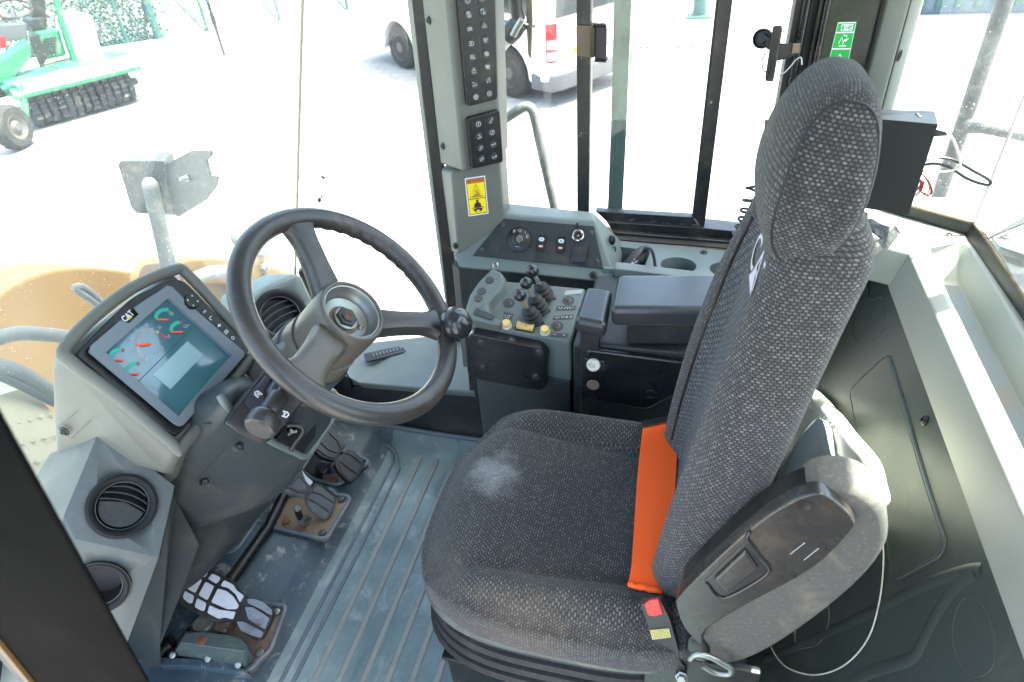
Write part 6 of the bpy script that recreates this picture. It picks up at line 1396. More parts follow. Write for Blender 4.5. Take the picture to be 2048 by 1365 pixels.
# selector box with stalk
gb = thing('gear_selector', 'black direction selector on the column with white arrows and a fat round ended twist stalk', 'selector stalk', V(500, 860, y=.56))
z5 = lambda x, y: (440 + .1612 * x, 740 + .1612 * y)
P_ = (V(*z5(330, 560), y=.53), Vector((.72, -.30, .62)).normalized())
def gp_(x, y, h=0): return Vp(*z5(x, y), P_) + P_[1] * h
topf = [gp_(205, 440), gp_(590, -40), gp_(820, 60), gp_(1060, 380), gp_(830, 690), gp_(560, 800), gp_(330, 590)]
lowf = [gp_(60, 645, -.004), gp_(270, 800, -.004), gp_(560, 945, -.006)]
hull('box', topf + [p - P_[1] * .03 for p in topf] + lowf + [gp_(70, 640, -.02)], M['black'], gb, .005, 3)
M['violet'] = surf('satin_selector_face', srgb(62, 64, 76), .3, gs=.05, spec=.6)
prism('face_plate', round_poly([gp_(x, y, .0006) for x, y in ((285, 400), (560, 60), (650, 90), (520, 300), (560, 420), (500, 480), (380, 500))], .006), P_[1] * .0012, M['violet'], gb, .0005)
hull('stalk_mount', [gp_(x, y, .001) for x, y in ((555, 240), (660, 90), (800, 160), (850, 330), (700, 480), (590, 420))] + [gp_(x, y, .012) for x, y in ((610, 260), (680, 150), (780, 190), (810, 320), (690, 420))], M['violet'], gb, .003)
def arrow(name, pts, h):
    e1_ = (gp_(800, 500) - gp_(400, 500)).normalized(); e2_ = P_[1].cross(e1_); o_ = gp_(500, 500)
    L = [((gp_(x, y) - o_).dot(e1_), (gp_(x, y) - o_).dot(e2_)) for x, y in pts]
    return strokes(name, [L], .0022, frame(o_, e1_, e2_, P_[1]), M['white'], gb, h)
arrow('forward_arrow', ((520, 312), (462, 268), (430, 282), (425, 308), (470, 350)), .0022)
arrow('forward_mark', ((470, 290), (455, 305), (475, 318), (490, 305)), .0022)
arrow('reverse_arrow', ((775, 515), (835, 530), (850, 560), (820, 592), (762, 572)), .0012)
arrow('reverse_mark', ((785, 540), (810, 548), (800, 562), (785, 556)), .0012)
k0 = V(*z5(800, 225), y=.552); k1 = V(*z5(480, 745), y=.482); kd_ = (k1 - k0).normalized(); KL = (k1 - k0).length
lathe('stalk', [(.0070, 0), (.0070, KL * .18), (.0126, KL * .2), (.0134, KL * .26), (.0134, KL * .58), (.0124, KL * .62), (.0150, KL * .66), (.0195, KL * .70), (.0212, KL * .75), (.0212, KL * .93), (.0196, KL * .985), (.0176, KL * 1.0), (.0168, KL * 1.01), (0, KL * 1.01)], k0, kd_, M['leather'], gb, 36)
for i in range(9):
    a = i * .16 + 1.1; e1, e2, _ = axes(kd_)
    d_ = e1 * math.cos(a) + e2 * math.sin(a)
    box('twist_mark', k0 + kd_ * KL * .235 + d_ * .0124, (.0014, .0024, .0008), M['offw'], gb, ex=kd_, ey=kd_.cross(d_))
hk = thing('release_lever', 'bent black wire tilt release lever under the selector box', 'lever', V(590, 870, y=.62))
tube('bent_rod', [V(*z5(x, y), y=yy) for x, y, yy in ((838, 695, .615), (900, 682, .618), (965, 690, .62), (1030, 725, .622), (1020, 790, .62), (940, 900, .612), (880, 1000, .605))], .0036, M['black'], hk, 10, sm=4)
prism('latch_plate', [V(*z5(x, y), y=.622) for x, y in ((840, 700), (900, 690), (960, 730), (965, 780), (910, 770), (870, 820), (845, 800))], Vector((-.004, 0, -.003)), M['zinc'], hk, .001)
tube('column_lever', [V(575, 688, y=.66), V(556, 700, y=.655), V(545, 720, y=.645)], [.006, .008, .007], M['grey'], col, 10)

sw_ = thing('steering_wheel', 'black three spoke steering wheel with an open hub and a round spinner knob', 'steering wheel', WC)
bm = bmesh.new(); RR, N_, K_ = .1635, 144, 20; rings = []
for i in range(N_):
    a = 2 * PI * i / N_; er = WU * math.cos(a) + WW * math.sin(a)
    deg = math.degrees(a) % 360
    grip = 1 if 345 < deg or deg < 52 else (.0)
    row = []
    for k in range(K_):
        b_ = 2 * PI * k / K_; cr, ch = math.cos(b_), math.sin(b_)
        r0 = .0158
        if grip and cr < .3: r0 += .0011 * math.sin(deg * PI / 4.2) * min(1, max(0, (.3 - cr)))
        row.append(bm.verts.new(WC + er * (RR + r0 * cr * 1.0) + WNn * (r0 * ch * .93)))
    rings.append(row)
for i in range(N_):
    a, b_ = rings[i], rings[(i + 1) % N_]
    for k in range(K_): bm.faces.new((a[k], a[(k + 1) % K_], b_[(k + 1) % K_], b_[k]))
fin(bm, 'rim', M['leather'], sw_, sharp=80)
def spoke(deg, wroot, wmid, wend, roll=0, mat='leather'):
    a = math.radians(deg); er = WU * math.cos(a) + WW * math.sin(a); et = WNn.cross(er)
    bm = bmesh.new(); rows = []
    for f in [i / 16 for i in range(17)]:
        r = .042 + (RR - .042 + .004) * f
        wv = wroot + (wmid - wroot) * min(1, f / .35) if f < .35 else wmid + (wend - wmid) * max(0, (f - .62) / .38) ** 2.2
        th = .012 + .004 * (1 - f); h = -.027 * (1 - f) ** 1.3 - .001 + (.0 if f < .9 else -.002 * (f - .9) * 10)
        if f > .8: th *= 1 - .35 * (f - .8) / .2
        sec = [(-1, -.2), (-.94, .5), (-.78, .9), (-.45, 1), (.45, 1), (.78, .9), (.94, .5), (1, -.2), (.8, -1), (.3, -1.3), (-.3, -1.3), (-.8, -1)]
        rows.append([bm.verts.new(HB.lerp(WC, f) + er * r + et * (x * wv / 2) + WNn * (h + y * th)) for x, y in sec])
    for p, q in zip(rows, rows[1:]):
        for k in range(len(p)): bm.faces.new((p[k], p[(k + 1) % len(p)], q[(k + 1) % len(p)], q[k]))
    bm.faces.new(rows[0][::-1]); bm.faces.new(rows[-1])
    return fin(bm, 'spoke', M[mat], sw_, sharp=45)
spoke(64, .046, .036, .090); spoke(-50, .046, .036, .100); spoke(180, .058, .050, .110, 0, 'collar')
lathe('hub', [(.050, -.088), (.0525, -.07), (.0525, -.012), (.051, -.002), (.0485, .001), (.0455, .0005), (.0440, -.003)], HB, WNn, M['collar'], sw_, 56, cap=False)
dish = lathe('hub_dish', [(.0442, -.002), (.0425, -.0025), (.0400, -.008), (.0385, -.014), (.0365, -.016), (.0345, -.022), (.024, -.027), (.0, -.0275)], HB, WNn, M['zinc'], sw_, 48, cap=False)
lathe('rust_ring', [(.0235, -.0265), (.022, -.0255), (.017, -.0255), (0, -.0255)], HB, WNn, M['rust'], dish, 24, cap=False)
lathe('nut', [(.0165, -.027), (.0165, -.017), (.0145, -.0155), (.0105, -.0155), (.010, -.0135), (.006, -.013), (.0045, -.015), (0, -.015)], HB, WNn, M['lampgrey'], dish, 6)
lathe('nut_center', [(.009, -.0152), (.0085, -.0135), (.004, -.013), (.003, -.0145), (0, -.0145)], HB, WNn, M['rustred'], dish, 18)
lathe('nut_collar', [(.0185, -.027), (.0185, -.021), (.016, -.02), (0, -.02)], HB, WNn, M['zinc'], dish, 24)
for dg in (148, -72): lathe('dish_screw', [(.0048, 0), (.0048, .002), (.003, .0032), (.0015, .0022), (0, .0022)], hb_(.0265, math.radians(dg), -.0265), WNn, M['steel'], dish, 10)
ka = math.radians(-56.5); ko_ = WC + (WU * math.cos(ka) + WW * math.sin(ka)) * (RR - .003) - WNn * .011
lathe('spinner_knob', [(.013, .006), (.0135, .015), (.012, .020), (.015, .024), (.0215, .029), (.0258, .036), (.0268, .043), (.0255, .051), (.0215, .058), (.014, .0635), (.006, .0655), (0, .066)], ko_, (WNn + Vector((0, .0, 0))).normalized(), M['knob'], sw_, 36)

# ------------------------------------------------------------------ near door post, blurred in the corner
dpst = thing('door_post', 'blurred dark door post crossing the lower left corner', 'door post', V(150, 1365, y=.24))
M['postblk'] = surf('near_black_post_paint', (.0008, .0012, .0016, 1), .6, gs=.05, spec=.01)
YP = .15
pa_, pb_, pc_ = V(-10, 800, y=YP), V(300, 1365, y=YP), V(66, 1365, y=YP)
pd_ = (pb_ - pa_) / (pb_.z - pa_.z)                            # per metre of height
def pz_(p, z): return p + pd_ * (z - p.z)
prism('post', [pz_(pb_, 1.71), pz_(pb_, .0), pz_(pc_, .0), pz_(pc_, 1.71)], (V(150, 1100, y=YP) - EYE).normalized() * .05, M['postblk'], dpst, .006)
for nm, x0, x1, m_, y0 in (('tan_edge', -.004, -.0005, 'catyel', -.002), ('door_seal_strip', -.018, -.005, 'lampgrey', .002), ('outer_seal', -.03, -.019, 'seal', .004)):
    prism(nm, [pz_(pc_, 1.7) + Vector((x0, y0, 0)), pz_(pc_, .01) + Vector((x0, y0, 0)), pz_(pc_, .01) + Vector((x1, y0, 0)), pz_(pc_, 1.7) + Vector((x1, y0, 0))], Vector((0, .02, 0)), M[m_], dpst, .001)
# ------------------------------------------------------------------ DRIVER SEAT
def fabric(name, pu, pv, dark, light, dustc=None, damt=.3, spots=()):
    t = NT(name); uv = t.n('ShaderNodeUVMap'); uv.uv_map = 'weave'
    sx = t.n('ShaderNodeSeparateXYZ'); t.l(uv.outputs[0], sx.inputs[0])
    nz = t.noise(60, 2, .5, t.pos())
    u = t.math('ADD', sx.outputs[0], t.math('MULTIPLY', t.math('SUBTRACT', nz, .5), .0012)); v = sx.outputs[1]
    row = t.math('FLOOR', t.math('DIVIDE', v, pv)); par = t.math('MULTIPLY', t.math('MODULO', t.math('ABSOLUTE', row), 2), .5)
    cu = t.math('FRACT', t.math('ADD', t.math('DIVIDE', u, pu), t.math('ADD', par, 500))); cv = t.math('FRACT', t.math('ADD', t.math('DIVIDE', v, pv), 500))
    bu = t.math('MULTIPLY', t.ss(cu, .06, .3), t.ss(cu, .94, .70)); bv = t.math('MULTIPLY', t.ss(cv, .08, .36), t.ss(cv, .92, .64))
    m = t.math('MULTIPLY', bu, bv)
    thr = t.noise(1400, 2, .6, t.pos()); big = t.noise(200, 3, .6, t.pos())
    f = t.math('MULTIPLY', m, t.math('ADD', t.math('ADD', t.math('MULTIPLY', t.ss(thr, .35, .7), .3), .12), t.math('MULTIPLY', t.ss(big, .46, .66), .95)), clamp=True)
    base = t.mix(f, dark, light)
    if dustc: 
        d = t.math('MULTIPLY', t.ss(t.noise(7, 5, .65, t.pos()), .48, .75), damt)
        base = t.mix(d, base, dustc)
    for c, r, a, colr in spots:
        vm = t.n('ShaderNodeVectorMath', operation='DISTANCE'); t.l(t.pos(), vm.inputs[0]); vm.inputs[1].default_value = c
        dd = t.math('ADD', vm.outputs[1] if False else vm.outputs['Value'], t.math('MULTIPLY', t.math('SUBTRACT', t.noise(26, 5, .7, t.pos()), .5), r * 1.6))
        k = t.math('MULTIPLY', t.ss(dd, r, r * .15), t.ss(t.noise(300, 3, .6, t.pos()), .3, .7, a * .45, a))
        base = t.mix(k, base, colr)
    t.l(base, t.p.inputs['Base Color']); t.p.inputs['Roughness'].default_value = .95; t.p.inputs['Specular IOR Level'].default_value = .15
    t.p.inputs['Sheen Weight'].default_value = .25; t.p.inputs['Sheen Roughness'].default_value = .5; t.p.inputs['Sheen Tint'].default_value = (.6, .62, .65, 1)
    h = t.math('ADD', t.math('MULTIPLY', m, .8), t.math('MULTIPLY', thr, .35)); t.bump(h, .9, .0016)
    return t.m
FD, FL = (.037, .035, .032, 1), (.20, .195, .18, 1)
M['fab_seat'] = fabric('woven_seat_fabric', .0066, .0040, FD, FL, srgb(96, 92, 84), .12, [((-.272, .715, .478), .065, .62, srgb(172, 172, 168)), ((-.19, .815, .49), .022, .5, srgb(140, 140, 136)), ((-.16, .475, .43), .13, .35, srgb(132, 116, 96)), ((-.30, .52, .43), .09, .28, srgb(128, 116, 100))])
M['fab_back'] = fabric('woven_back_fabric', .0058, .0035, FD, (.215, .21, .195, 1), srgb(96, 92, 84), .14)
M['fab_side'] = fabric('headrest_side_fabric', .0050, .0031, (.028, .027, .025, 1), (.19, .185, .17, 1), srgb(96, 92, 84), .12)
M['fab_rib'] = fabric('ribbed_panel_fabric', .012, .0046, (.04, .043, .045, 1), (.19, .195, .195, 1), srgb(96, 92, 84), .12)
M['fab_head'] = fabric('dusty_headrest_fabric', .0050, .0034, (.035, .034, .030, 1), (.20, .195, .17, 1), srgb(112, 104, 82), .55)
M['felt_pad'] = surf('grey_felt_pad', srgb(86, 84, 79), .95, dirt=srgb(168, 156, 130), damt=.5, dscale=9, grain=420, gs=.9, var=.12)
def uvmesh(bm, name, mat, par, uvf, sharp=80, huv=None):
    bm.normal_update()
    L = bm.loops.layers.uv.new('weave')
    for f in bm.faces:
        side = huv and sum(huv[v][4] for v in f.verts) / len(f.verts) > math.sin(math.radians(50))
        if side: f.material_index = 1
        wrap = huv and max(huv[v][1] for v in f.verts) - min(huv[v][1] for v in f.verts) > .2
        for l in f.loops:
            if huv:
                y, a, x, z, la = huv[l.vert]; l[L].uv = (x, z) if side else (y, a + (.063 * 2 * PI if wrap and a < .1 else 0))
            else: l[L].uv = uvf(l.vert)
    return fin(bm, name, mat, par, sharp=sharp)
def sm(x, a, b):
    t = max(0, min(1, (x - a) / (b - a))); return t * t * (3 - 2 * t)
seat = thing('driver_seat', 'charcoal woven suspension driver seat with integrated headrest and dusty patch on the cushion', 'seat', (-.1, .685, 0))
SC = Vector((-.118, .685, 0)); SA, SBW = .252, .222
NR, NP = 44, 144
def cush(rho, ph, low=0):
    e = 2.9 if math.cos(ph) < 0 else 3.6
    c, s = math.cos(ph), math.sin(ph)
    rr = (abs(c) ** e + abs(s) ** e) ** (-1 / e)
    x, y = c * rr * rho * SA, s * rr * rho * SBW
    # the cushion is a little narrower at the rear
    fy = abs(y) / SBW
    z = .468
    crease = .565 + .12 * sm(x, .15, -.25) 
    fy2 = fy
    bol = sm(fy2, crease - .02, crease + .20)
    z += .030 * bol * (1 - .35 * sm(x, -.10, -.25))
    z -= .0055 * math.exp(-((fy2 - crease) / .035) ** 2) * sm(x, -.245, -.16)
    z += .010 * math.exp(-((x + .15) / .09) ** 2) - .012 * math.exp(-((x - .05) / .14) ** 2 - (fy / .5) ** 2)
    edge = sm(rho, .70, 1.0)
    z -= .045 * edge ** 1.9
    z -= .014 * sm(x, -.12, -.26) 
    return SC + Vector((x, y, z))
bm = bmesh.new(); rings = []
c0v = bm.verts.new(cush(.0001, 0))
for i in range(1, NR + 1):
    rho = (i / NR) ** .8; rings.append([bm.verts.new(cush(rho, 2 * PI * k / NP)) for k in range(NP)])
for sc, dz in ((1.006, -.014), (1.006, -.032), (.998, -.050), (.975, -.064), (.92, -.070)):
    row = []
    for k in range(NP):
        p = cush(1, 2 * PI * k / NP); d = p - SC; row.append(bm.verts.new(Vector((SC.x + d.x * sc, SC.y + d.y * sc, min(p.z, .452) + dz))))
    rings.append(row)
for k in range(NP): bm.faces.new((c0v, rings[0][k], rings[0][(k + 1) % NP]))
for a, b in zip(rings, rings[1:]):
    for k in range(NP): bm.faces.new((a[k], b[k], b[(k + 1) % NP], a[(k + 1) % NP]))
bm.faces.new(rings[-1])
def uvc(v):
    p = v.co; d = p - SC; dz = max(0, .47 - p.z)
    return (p.y + (dz if d.y > 0 else -dz) * sm(abs(d.y), .05, .2), p.x + (dz if d.x > 0 else -dz) * sm(abs(d.x), .05, .2))
uvmesh(bm, 'cushion', M['fab_seat'], seat, uvc)
def ringpts(sa, sb, z, n=72, e=3.4, cx=SC.x, cy=SC.y):
    out = []
    for k in range(n):
        c, s = math.cos(2 * PI * k / n), math.sin(2 * PI * k / n); rr = (abs(c) ** e + abs(s) ** e) ** (-1 / e)
        out.append(Vector((cx + c * rr * sa, cy + s * rr * sb, z)))
    return out
def ringloft(name, secs, mat, par):
    bm = bmesh.new(); R = [[bm.verts.new(p) for p in ringpts(*s)] for s in secs]
    for a, b in zip(R, R[1:]):
        for k in range(len(a)): bm.faces.new((a[k], a[(k + 1) % len(a)], b[(k + 1) % len(a)], b[k]))
    bm.faces.new(R[0][::-1]); bm.faces.new(R[-1]); return fin(bm, name, mat, par, sharp=50)
M['pan'] = surf('seat_pan_edge', srgb(74, 82, 76), .45, dirt=DUST, damt=.4, dscale=14)
ringloft('seat_pan', [(.240, .211, .394), (.246, .217, .388), (.246, .217, .380), (.228, .199, .376)], M['pan'], seat)
secs = []
for i in range(4):
    z = .374 - i * .026
    secs += [(.218, .190, z), (.234 + .004 * i, .206 + .003 * i, z - .005), (.238 + .004 * i, .210 + .003 * i, z - .014), (.232 + .004 * i, .204 + .003 * i, z - .022)]
secs += [(.22, .195, .262)]
ringloft('bellows', secs, M['rubber'], seat)
hull('base_box', [Vector((x, y, z)) for x in (-.315, .13) for y in (.50, .88) for z in (.01, .256)], M['gloss'], seat, .008)
hull('base_top_edge', [Vector((x, y, z)) for x in (-.32, .135) for y in (.495, .885) for z in (.244, .254)], M['black'], seat, .004)
# back rest
def bsec(s):
    z = .445 + .60 * s
    xb = .001 + .090 * (s ** 1.6) + .012 * (1 - sm(s, 0, .12))
    xk = xb + .098 + .010 * math.sin(PI * s) - .012 * sm(s, .9, 1) - .03 * (1 - sm(s, 0, .16))
    w = .166 + .006 * math.sin(PI * min(1, s * 1.4)) - .040 * sm(s, .45, 1.0) - .018 * sm(s, .68, .95) - .028 * (1 - sm(s, 0, .14))
    rec = .034 * sm(s, .0, .15) * (1 - .45 * sm(s, .55, .92))
    return z, xb, xk, w, rec
YC = .690; NS, NT_ = 70, 88
def bpt(s, ph):
    z, xb, xk, w, rec = bsec(s); yc = YC - .014 * sm(s, .45, 1) - .012 * sm(s, .68, .95)
    e = 4.0; c, sn_ = math.cos(ph), math.sin(ph); rr = (abs(c) ** e + abs(sn_) ** e) ** (-1 / e)
    xm, dd = (xb + xk) / 2, (xk - xb) / 2
    x, y = xm - c * rr * dd, yc + sn_ * rr * w
    if c > 0:
        ty = abs(y - yc) / w
        x += rec * (1 - sm(ty, .42, .78)) * sm(c * rr, .2, .75)
        x -= .003 * math.exp(-((ty - .80) / .07) ** 2) * sm(c * rr, .3, .8)
    return Vector((x, y, z + (.0)))
bm = bmesh.new(); L = bm.loops.layers.uv.new('weave'); rings = []; uvs = {}
sv_ = [0, .006, .02, .045, .08] + [.08 + (.92 - .08) * i / (NS - 1) for i in range(1, NS)] + [.95, .975, .99, 1.0]
for si, s in enumerate(sv_):
    row = []; acc = 0; prev = None
    shrink = 1.0
    if si == 0: shrink = .55
    if si == 1: shrink = .80
    if si == 2: shrink = .93
    if s > .93: shrink = max(.12, math.sqrt(max(0, 1 - ((s - .93) / .07) ** 2.2)))
    ctr = sum((bpt(s, 2 * PI * k / NT_) for k in range(NT_)), Vector()) / NT_
    for k in range(NT_):
        ph = 2 * PI * k / NT_ - PI; p = bpt(s, ph); p = ctr + (p - ctr) * shrink
        if prev is not None: acc += (p - prev).length
        prev = p; v = bm.verts.new(p); row.append(v); uvs[v] = (acc, .445 + .62 * s)
    rings.append(row)
for a, b in zip(rings, rings[1:]):
    for k in range(NT_):
        f = bm.faces.new((a[k], a[(k + 1) % NT_], b[(k + 1) % NT_], b[k]))
        s_ = (f.calc_center_median().z - .445) / .60; ty = (f.calc_center_median().y - YC + .014 * sm(s_, .45, 1) + .012 * sm(s_, .68, .95))
        if abs(ty) < bsec(max(0, min(1, s_)))[3] * .63 and f.calc_center_median().x < (bsec(max(0, min(1, s_)))[1] + bsec(max(0, min(1, s_)))[2]) / 2: f.material_index = 1
        for l in f.loops:
            q = uvs[l.vert]; l[L].uv = q if not (k == NT_ - 1 and q[0] < .05) else (q[0] + .62, q[1])
bm.faces.new(rings[0][::-1]); bm.faces.new(rings[-1])
o = fin(bm, 'backrest', M['fab_back'], seat, sharp=80); o.data.materials.append(M['fab_rib'])
# stitched seams beside the ribbed panel
for sg in (-1, 1):
    pts = []
    for i in range(24):
        s = .14 + .72 * i / 23; z, xb, xk, w, rec = bsec(s); k = None
        y = YC - .014 * sm(s, .45, 1) - .012 * sm(s, .68, .95) + sg * w * .63; xm, dd = (xb + xk) / 2, (xk - xb) / 2
        tt = .63 ; rr_c = (1 - tt ** 4.0) ** (1 / 4.0)
        x = xm - rr_c * dd + rec * (1 - sm(tt, .42, .78)); pts.append((x - .0005, y, z))
    tube('seam', pts, .0022, M['black'], seat, 6, sm=2)
# headrest
HC = Vector((.117, .650, 1.072)); HA, HY, HZ = .039, .098, .084
huv = {}; bm = bmesh.new(); tl = math.radians(9); nu, nv = 40, 64; rings = []
def sp_pow(c, e): return (1 if c >= 0 else -1) * abs(c) ** e
for i in range(1, nu):
    la = -PI / 2 + PI * i / nu; row = []
    for k in range(nv):
        lo_ = 2 * PI * k / nv
        cy = sp_pow(math.cos(la), .34); y = HY * sp_pow(math.sin(la), .42)
        x = HA * cy * sp_pow(math.cos(lo_), .82); z = HZ * cy * sp_pow(math.sin(lo_), .88)
        x -= .010 * (1 - (z / HZ) ** 2) * (1 if x < 0 else .2) * (1 - (y / HY) ** 2)
        yy = y * (1 - .10 * sm(z, 0, -HZ)) * (1 - .36 * sm(z, -.35 * HZ, HZ))
        row.append(bm.verts.new(HC + Vector((x * math.cos(tl) + z * math.sin(tl), yy, -x * math.sin(tl) + z * math.cos(tl))))); huv[row[-1]] = (y, lo_ * .063, x, z, abs(math.sin(la)))
    rings.append(row)
for a, b in zip(rings, rings[1:]):
    for k in range(nv): bm.faces.new((a[k], b[k], b[(k + 1) % nv], a[(k + 1) % nv]))
for r_, fl_ in ((rings[0], False), (rings[-1], True)): bm.faces.new(r_ if not fl_ else r_[::-1])
def uvh(v):
    y, a, x, z, la = huv[v]
    return (y, a)
o = uvmesh(bm, 'headrest', M['fab_head'], seat, uvh, 80, huv); o.data.materials.append(M['fab_side'])
for sg in (-1, 1):
    pts = []
    for k in range(40):
        lo_ = 2 * PI * k / 40; la = math.radians(50) * sg
        cy = sp_pow(math.cos(la), .34); x = HA * cy * sp_pow(math.cos(lo_), .82); z = HZ * cy * sp_pow(math.sin(lo_), .88); y = HY * sp_pow(math.sin(la), .42)
        x -= .010 * (1 - (z / HZ) ** 2) * (1 if x < 0 else .2) * (1 - (y / HY) ** 2); y *= (1 - .10 * sm(z, 0, -HZ)) * (1 - .36 * sm(z, -.35 * HZ, HZ))
        pts.append(HC + Vector((x * math.cos(tl) + z * math.sin(tl), y, -x * math.sin(tl) + z * math.cos(tl))))
    tube('headrest_seam', pts, .0014, M['black'], seat, 6, closed=True)
# woven logo on the centre panel
zt = .935; z_, xb_, xk_, w_, rec_ = bsec((zt - .445) / .6)
lf = frame(Vector((xb_ + rec_ + .001, YC - .016, zt)), Vector((0, -1, 0)), Vector((.16, 0, .987)), Vector((-.987, 0, .16)))
M['thread'] = flat('pale_thread', srgb(205, 196, 206), .8)
text('CAT', lf, 0, 0, .062, M['thread'], seat, 'stitched_logo', .002, sx=.9)
fills('logo_backing', [[(-.058, -.030), (.058, -.030), (.052, .030), (-.052, .030)]], lf, M['blk'], seat, .0008)
fills('logo_triangle', [[(-.022, -.024), (.022, -.024), (0, .002)]], lf, M['thread'], seat, .0026)
hull('recliner_cover', [V(u, v, y=y) for u, v in ((1375, 1275), (1400, 1262), (1425, 1300), (1418, 1325), (1390, 1322), (1372, 1300)) for y in (.478, .50)], M['pad'], seat, .006)
box('side_cover', (.085, .486, .35), (.15, .012, .165), M['black'], seat, .004)
tube('bracket_loop', [V(u, v, y=.465) for u, v in ((1380, 1318), (1395, 1308), (1425, 1316), (1450, 1330), (1462, 1338), (1458, 1348), (1430, 1345), (1405, 1330))], .0042, M['zinc'], seat, 8, sm=4)

# near arm rest folded up
AY = .468
padp = [(1404, 1296), (1392, 1270), (1470, 1195), (1530, 1100), (1585, 1008), (1636, 974), (1705, 979), (1757, 1010), (1777, 1056), (1765, 1110), (1705, 1180), (1600, 1263), (1510, 1316), (1442, 1331)]
PP = spline([V(u, v, y=AY + .012) for u, v in padp], 4, True)
shp = [(1352, 1212), (1361, 1190), (1419, 1132), (1487, 1070), (1545, 1026), (1606, 994), (1648, 991), (1686, 1016), (1707, 1041), (1702, 1062), (1624, 1138), (1492, 1211), (1412, 1260), (1404, 1290), (1370, 1258)]
P = spline([V(u, v, y=AY) for u, v in shp], 4, True)
M['shell'] = surf('rubbed_plastic_shell', srgb(46, 45, 44), .28, dirt=srgb(150, 126, 100), damt=.3, dscale=6, scratch=.12, spec=.6, gs=.1)
arm = prism('armrest', P, Vector((.001, .018, .0)), M['shell'], seat, .0085, 5); arm['label'] = 'folded up arm rest with dark plastic shell and grey felt pad'
prism('felt_pad', PP, Vector((.004, .044, .003)), M['felt_pad'], arm, .013, 5)
ac_ = sum(P, Vector()) / len(P)
prism('armrest_core', [ac_ + (p - ac_) * .93 + Vector((.001, .016, 0)) for p in P], Vector((.002, .03, 0)), M['black'], arm, .004)
g = lambda u, v, h=0: V(u, v, y=AY) + Vector((0, -h, 0))
M['shell2'] = surf('dark_latch_plastic', srgb(36, 38, 40), .3, spec=.6, gs=.08)
hull('latch_notch', [g(u, v, h) for u, v in ((1410, 1160), (1496, 1078), (1538, 1138), (1452, 1192)) for h in (-.004, .0012)], M['shell2'], arm, .001)
hull('latch', [g(u, v, h) for u, v in ((1428, 1152), (1490, 1094), (1516, 1132), (1456, 1180)) for h in (0, .0055)], M['shell'], arm, .003, 3)
tube('notch_edge', [g(u, v, .001) for u, v in ((1414, 1164), (1430, 1188), (1452, 1194), (1500, 1170), (1538, 1140), (1520, 1112), (1498, 1082), (1494, 1072), (1500, 1062))], .0022, M['shell2'], arm, 8, sm=4)
lathe('screw_hole', [(.0085, -.001), (.0085, .0008), (.007, .001), (.0055, .0004), (0, .0002)], g(1607, 1013, .0), YN, M['blk'], arm, 20)
strokes('mould_lines', [[(0, 0), (.022, .012)], [(.008, -.014), (.030, -.001)]], .0008, frame(g(1580, 1108), Vector((.80, 0, .6)), Vector((-.6, 0, .8)), YN), M['offw'], arm, .0006)
# belt
belt = thing('seat_belt', 'orange seat belt across the cushion clicked into a black buckle with red button', 'seat belt', (-.01, .68, .48))
Lp = [V(1286, 852, z=.512), V(1276, 940, z=.514), V(1269, 1040, z=.512), V(1263, 1130, z=.508), V(1256, 1168, z=.500)]
Rp = [V(1356, 838, z=.514), V(1353, 930, z=.516), V(1347, 1010, z=.514), V(1336, 1110, z=.510), V(1324, 1180, z=.500)]
ribbon('webbing', Lp, Rp, M['orange'], belt, .0016, 8)
lb_, rb2 = V(1256, 1168, z=.500), V(1324, 1182, z=.500)
fold = []
for i in range(9):
    f = i / 8; fold.append(lb_.lerp(rb2, f) + Vector((0, -.002, .002 + .0015 * math.sin(i * 2.1))))
tube('webbing_fold', fold, [.003, .0048, .004, .005, .0042, .005, .0044, .005, .003], M['orange'], belt, 8)
ed = (rb2 - lb_).normalized()
hull('slot_frame', [V(u, v, z=z) for u, v in ((1282, 842), (1362, 826), (1364, 840), (1284, 856)) for z in (.500, .516)], M['black'], belt, .003)
hull('latch_plate', [V(u, v, z=z) for u, v in ((1260, 1183), (1325, 1190), (1322, 1200), (1266, 1200)) for z in (.497, .501)], M['black'], belt, .001)
hull('latch_tongue', [V(u, v, z=z) for u, v in ((1272, 1197), (1322, 1199), (1322, 1208), (1282, 1206)) for z in (.496, .498)], M['chrome'], belt, .0005)
q_ = lambda u, v, h=0: V(u, v, y=.488 - (v - 1205) / 150 * .016) + Vector((-.1, -.9, .45)).normalized() * h
bk_ = hull('buckle', [q_(u, v, h) for u, v in ((1281, 1209), (1322, 1203), (1340, 1240), (1352, 1285), (1359, 1308), (1318, 1317), (1301, 1266), (1288, 1226)) for h in (-.014, .0)], M['charc'], belt, .0035, 3)
hull('release_button', [q_(u, v, h) for u, v in ((1288, 1208), (1300, 1200), (1318, 1198), (1327, 1227), (1312, 1232), (1296, 1231)) for h in (-.004, .0022)], M['red'], belt, .002)
fb_ = [q_(u, v, .0006) for u, v in ((1300, 1260), (1338, 1256), (1342, 1274), (1305, 1279))]
M['tan_lab'] = flat('yellowed_label', srgb(186, 178, 110), .5)
lab = prism('label', fb_, Vector((-.1, -.9, .45)).normalized() * .0006, M['tan_lab'], belt)
ql = Quad(fb_[3], fb_[2], fb_[1], fb_[0], Vector((-.1, -.9, .45)).normalized())
rn = random.Random(3)
strokes('print', [[(x, y), (x + rn.uniform(.04, .08), y)] for y in (.15, .3, .45, .6, .75, .9) for x in [.06 + i * .1 for i in range(9)]], .06, ql, M['charc'], lab, .0008)
hull('buckle_strap', [q_(u, v, h) for u, v in ((1332, 1312), (1352, 1309), (1374, 1345), (1372, 1360), (1358, 1362)) for h in (-.006, -.002)], M['black'], belt, .001)
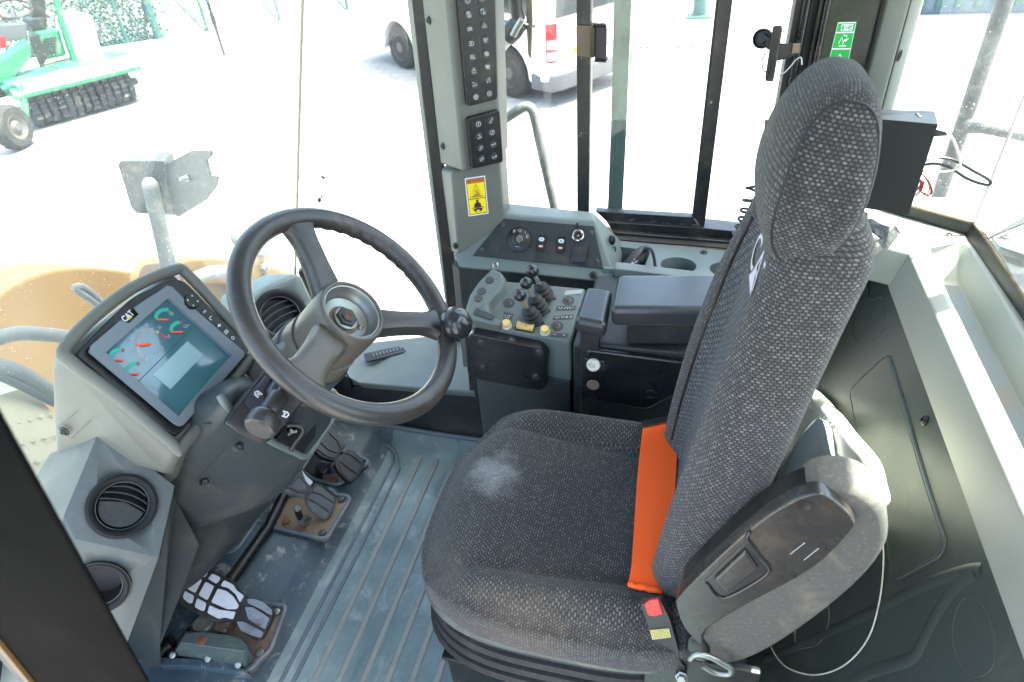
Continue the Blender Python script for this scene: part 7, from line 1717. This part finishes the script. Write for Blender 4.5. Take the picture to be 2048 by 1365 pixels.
lathe('anchor_bolt', [(.009, 0), (.009, .004), (.0065, .005), (.0065, .010), (.005, .011), (0, .011)], q_(1364, 1354, 0), Vector((-.1, -.8, .6)), M['zinc'], belt, 6)
# bag and cord behind the seat
bag = thing('cloth_bag', 'white and grey cloth bag slumped behind the seat against the rear wall panel', 'bag', V(1680, 960, x=.28))
M['bagw'] = surf('white_bag_cloth', srgb(226, 222, 206), .9, dirt=srgb(186, 176, 140), damt=.3, dscale=8, grain=500, gs=.5, var=.04)
M['bagg'] = surf('grey_bag_cloth', srgb(150, 156, 154), .9, dirt=srgb(110, 110, 104), damt=.3, dscale=8, grain=500, gs=.5)
def softpatch(name, px, x0, bulge, mat):
    """a stuffed cloth panel: a fan of rings bulging towards the camera"""
    P = spline([V(u, v, x=x0 + dx) for u, v, dx in px], 4, True); c = sum(P, Vector()) / len(P); nrm = Vector((-.55, -.55, .62)).normalized()
    bm = bmesh.new(); prev = None; rn = random.Random(5)
    cv = bm.verts.new(c + nrm * bulge)
    for i in range(1, 8):
        f = i / 7; row = [bm.verts.new(c + (p - c) * f + nrm * (bulge * math.sqrt(max(0, 1 - f ** 2.6)) + .004 * math.sin(k * .9 + i) * (1 - f))) for k, p in enumerate(P)]
        for k in range(len(P)):
            k2 = (k + 1) % len(P)
            if prev is None: bm.faces.new((cv, row[k], row[k2]))
            else: bm.faces.new((prev[k], row[k], row[k2], prev[k2]))
        prev = row
    row = [bm.verts.new(c + (p - c) * .98 - nrm * .05) for p in P]
    for k in range(len(P)): bm.faces.new((prev[k], row[k], row[(k + 1) % len(P)], prev[(k + 1) % len(P)]))
    bm.faces.new(row)
    return fin(bm, name, mat, bag, sharp=60)
softpatch('white_side', [(1600, 770, 0), (1650, 806, 0), (1695, 862, 0), (1737, 914, 0), (1752, 963, 0), (1754, 1010, 0), (1690, 1030, 0), (1640, 980, 0), (1580, 880, 0)], .29, .022, M['bagw'])
softpatch('grey_flap', [(1638, 836, 0), (1660, 900, 0), (1674, 975, 0), (1640, 1010, 0), (1560, 1010, 0), (1555, 960, 0), (1590, 890, 0)], .262, .016, M['bagg'])
tp0 = V(1657, 848, x=.262); e1 = (V(1677, 870, x=.262) - tp0).normalized(); nn = (EYE - tp0).normalized(); e1 = (e1 - nn * e1.dot(nn)).normalized(); e2 = nn.cross(e1)
text('CATERPILLAR', frame(tp0, e1, e2, nn), .012, 0, .0125, M['charc'], bag, 'lettering', 0, align='RIGHT')
cd_ = thing('thin_cord', 'thin pale cord hanging in a loop over the rear wall panel behind the arm rest', 'cord', rpv(1640, 1350))
tube('cord', [rpv(u, v, .004) for u, v in ((1752, 985), (1768, 1060), (1772, 1130), (1762, 1215), (1738, 1285), (1690, 1335), (1630, 1352), (1575, 1335), (1548, 1300), (1546, 1280))], .0012, M['cream2'], cd_, 6, sm=6)
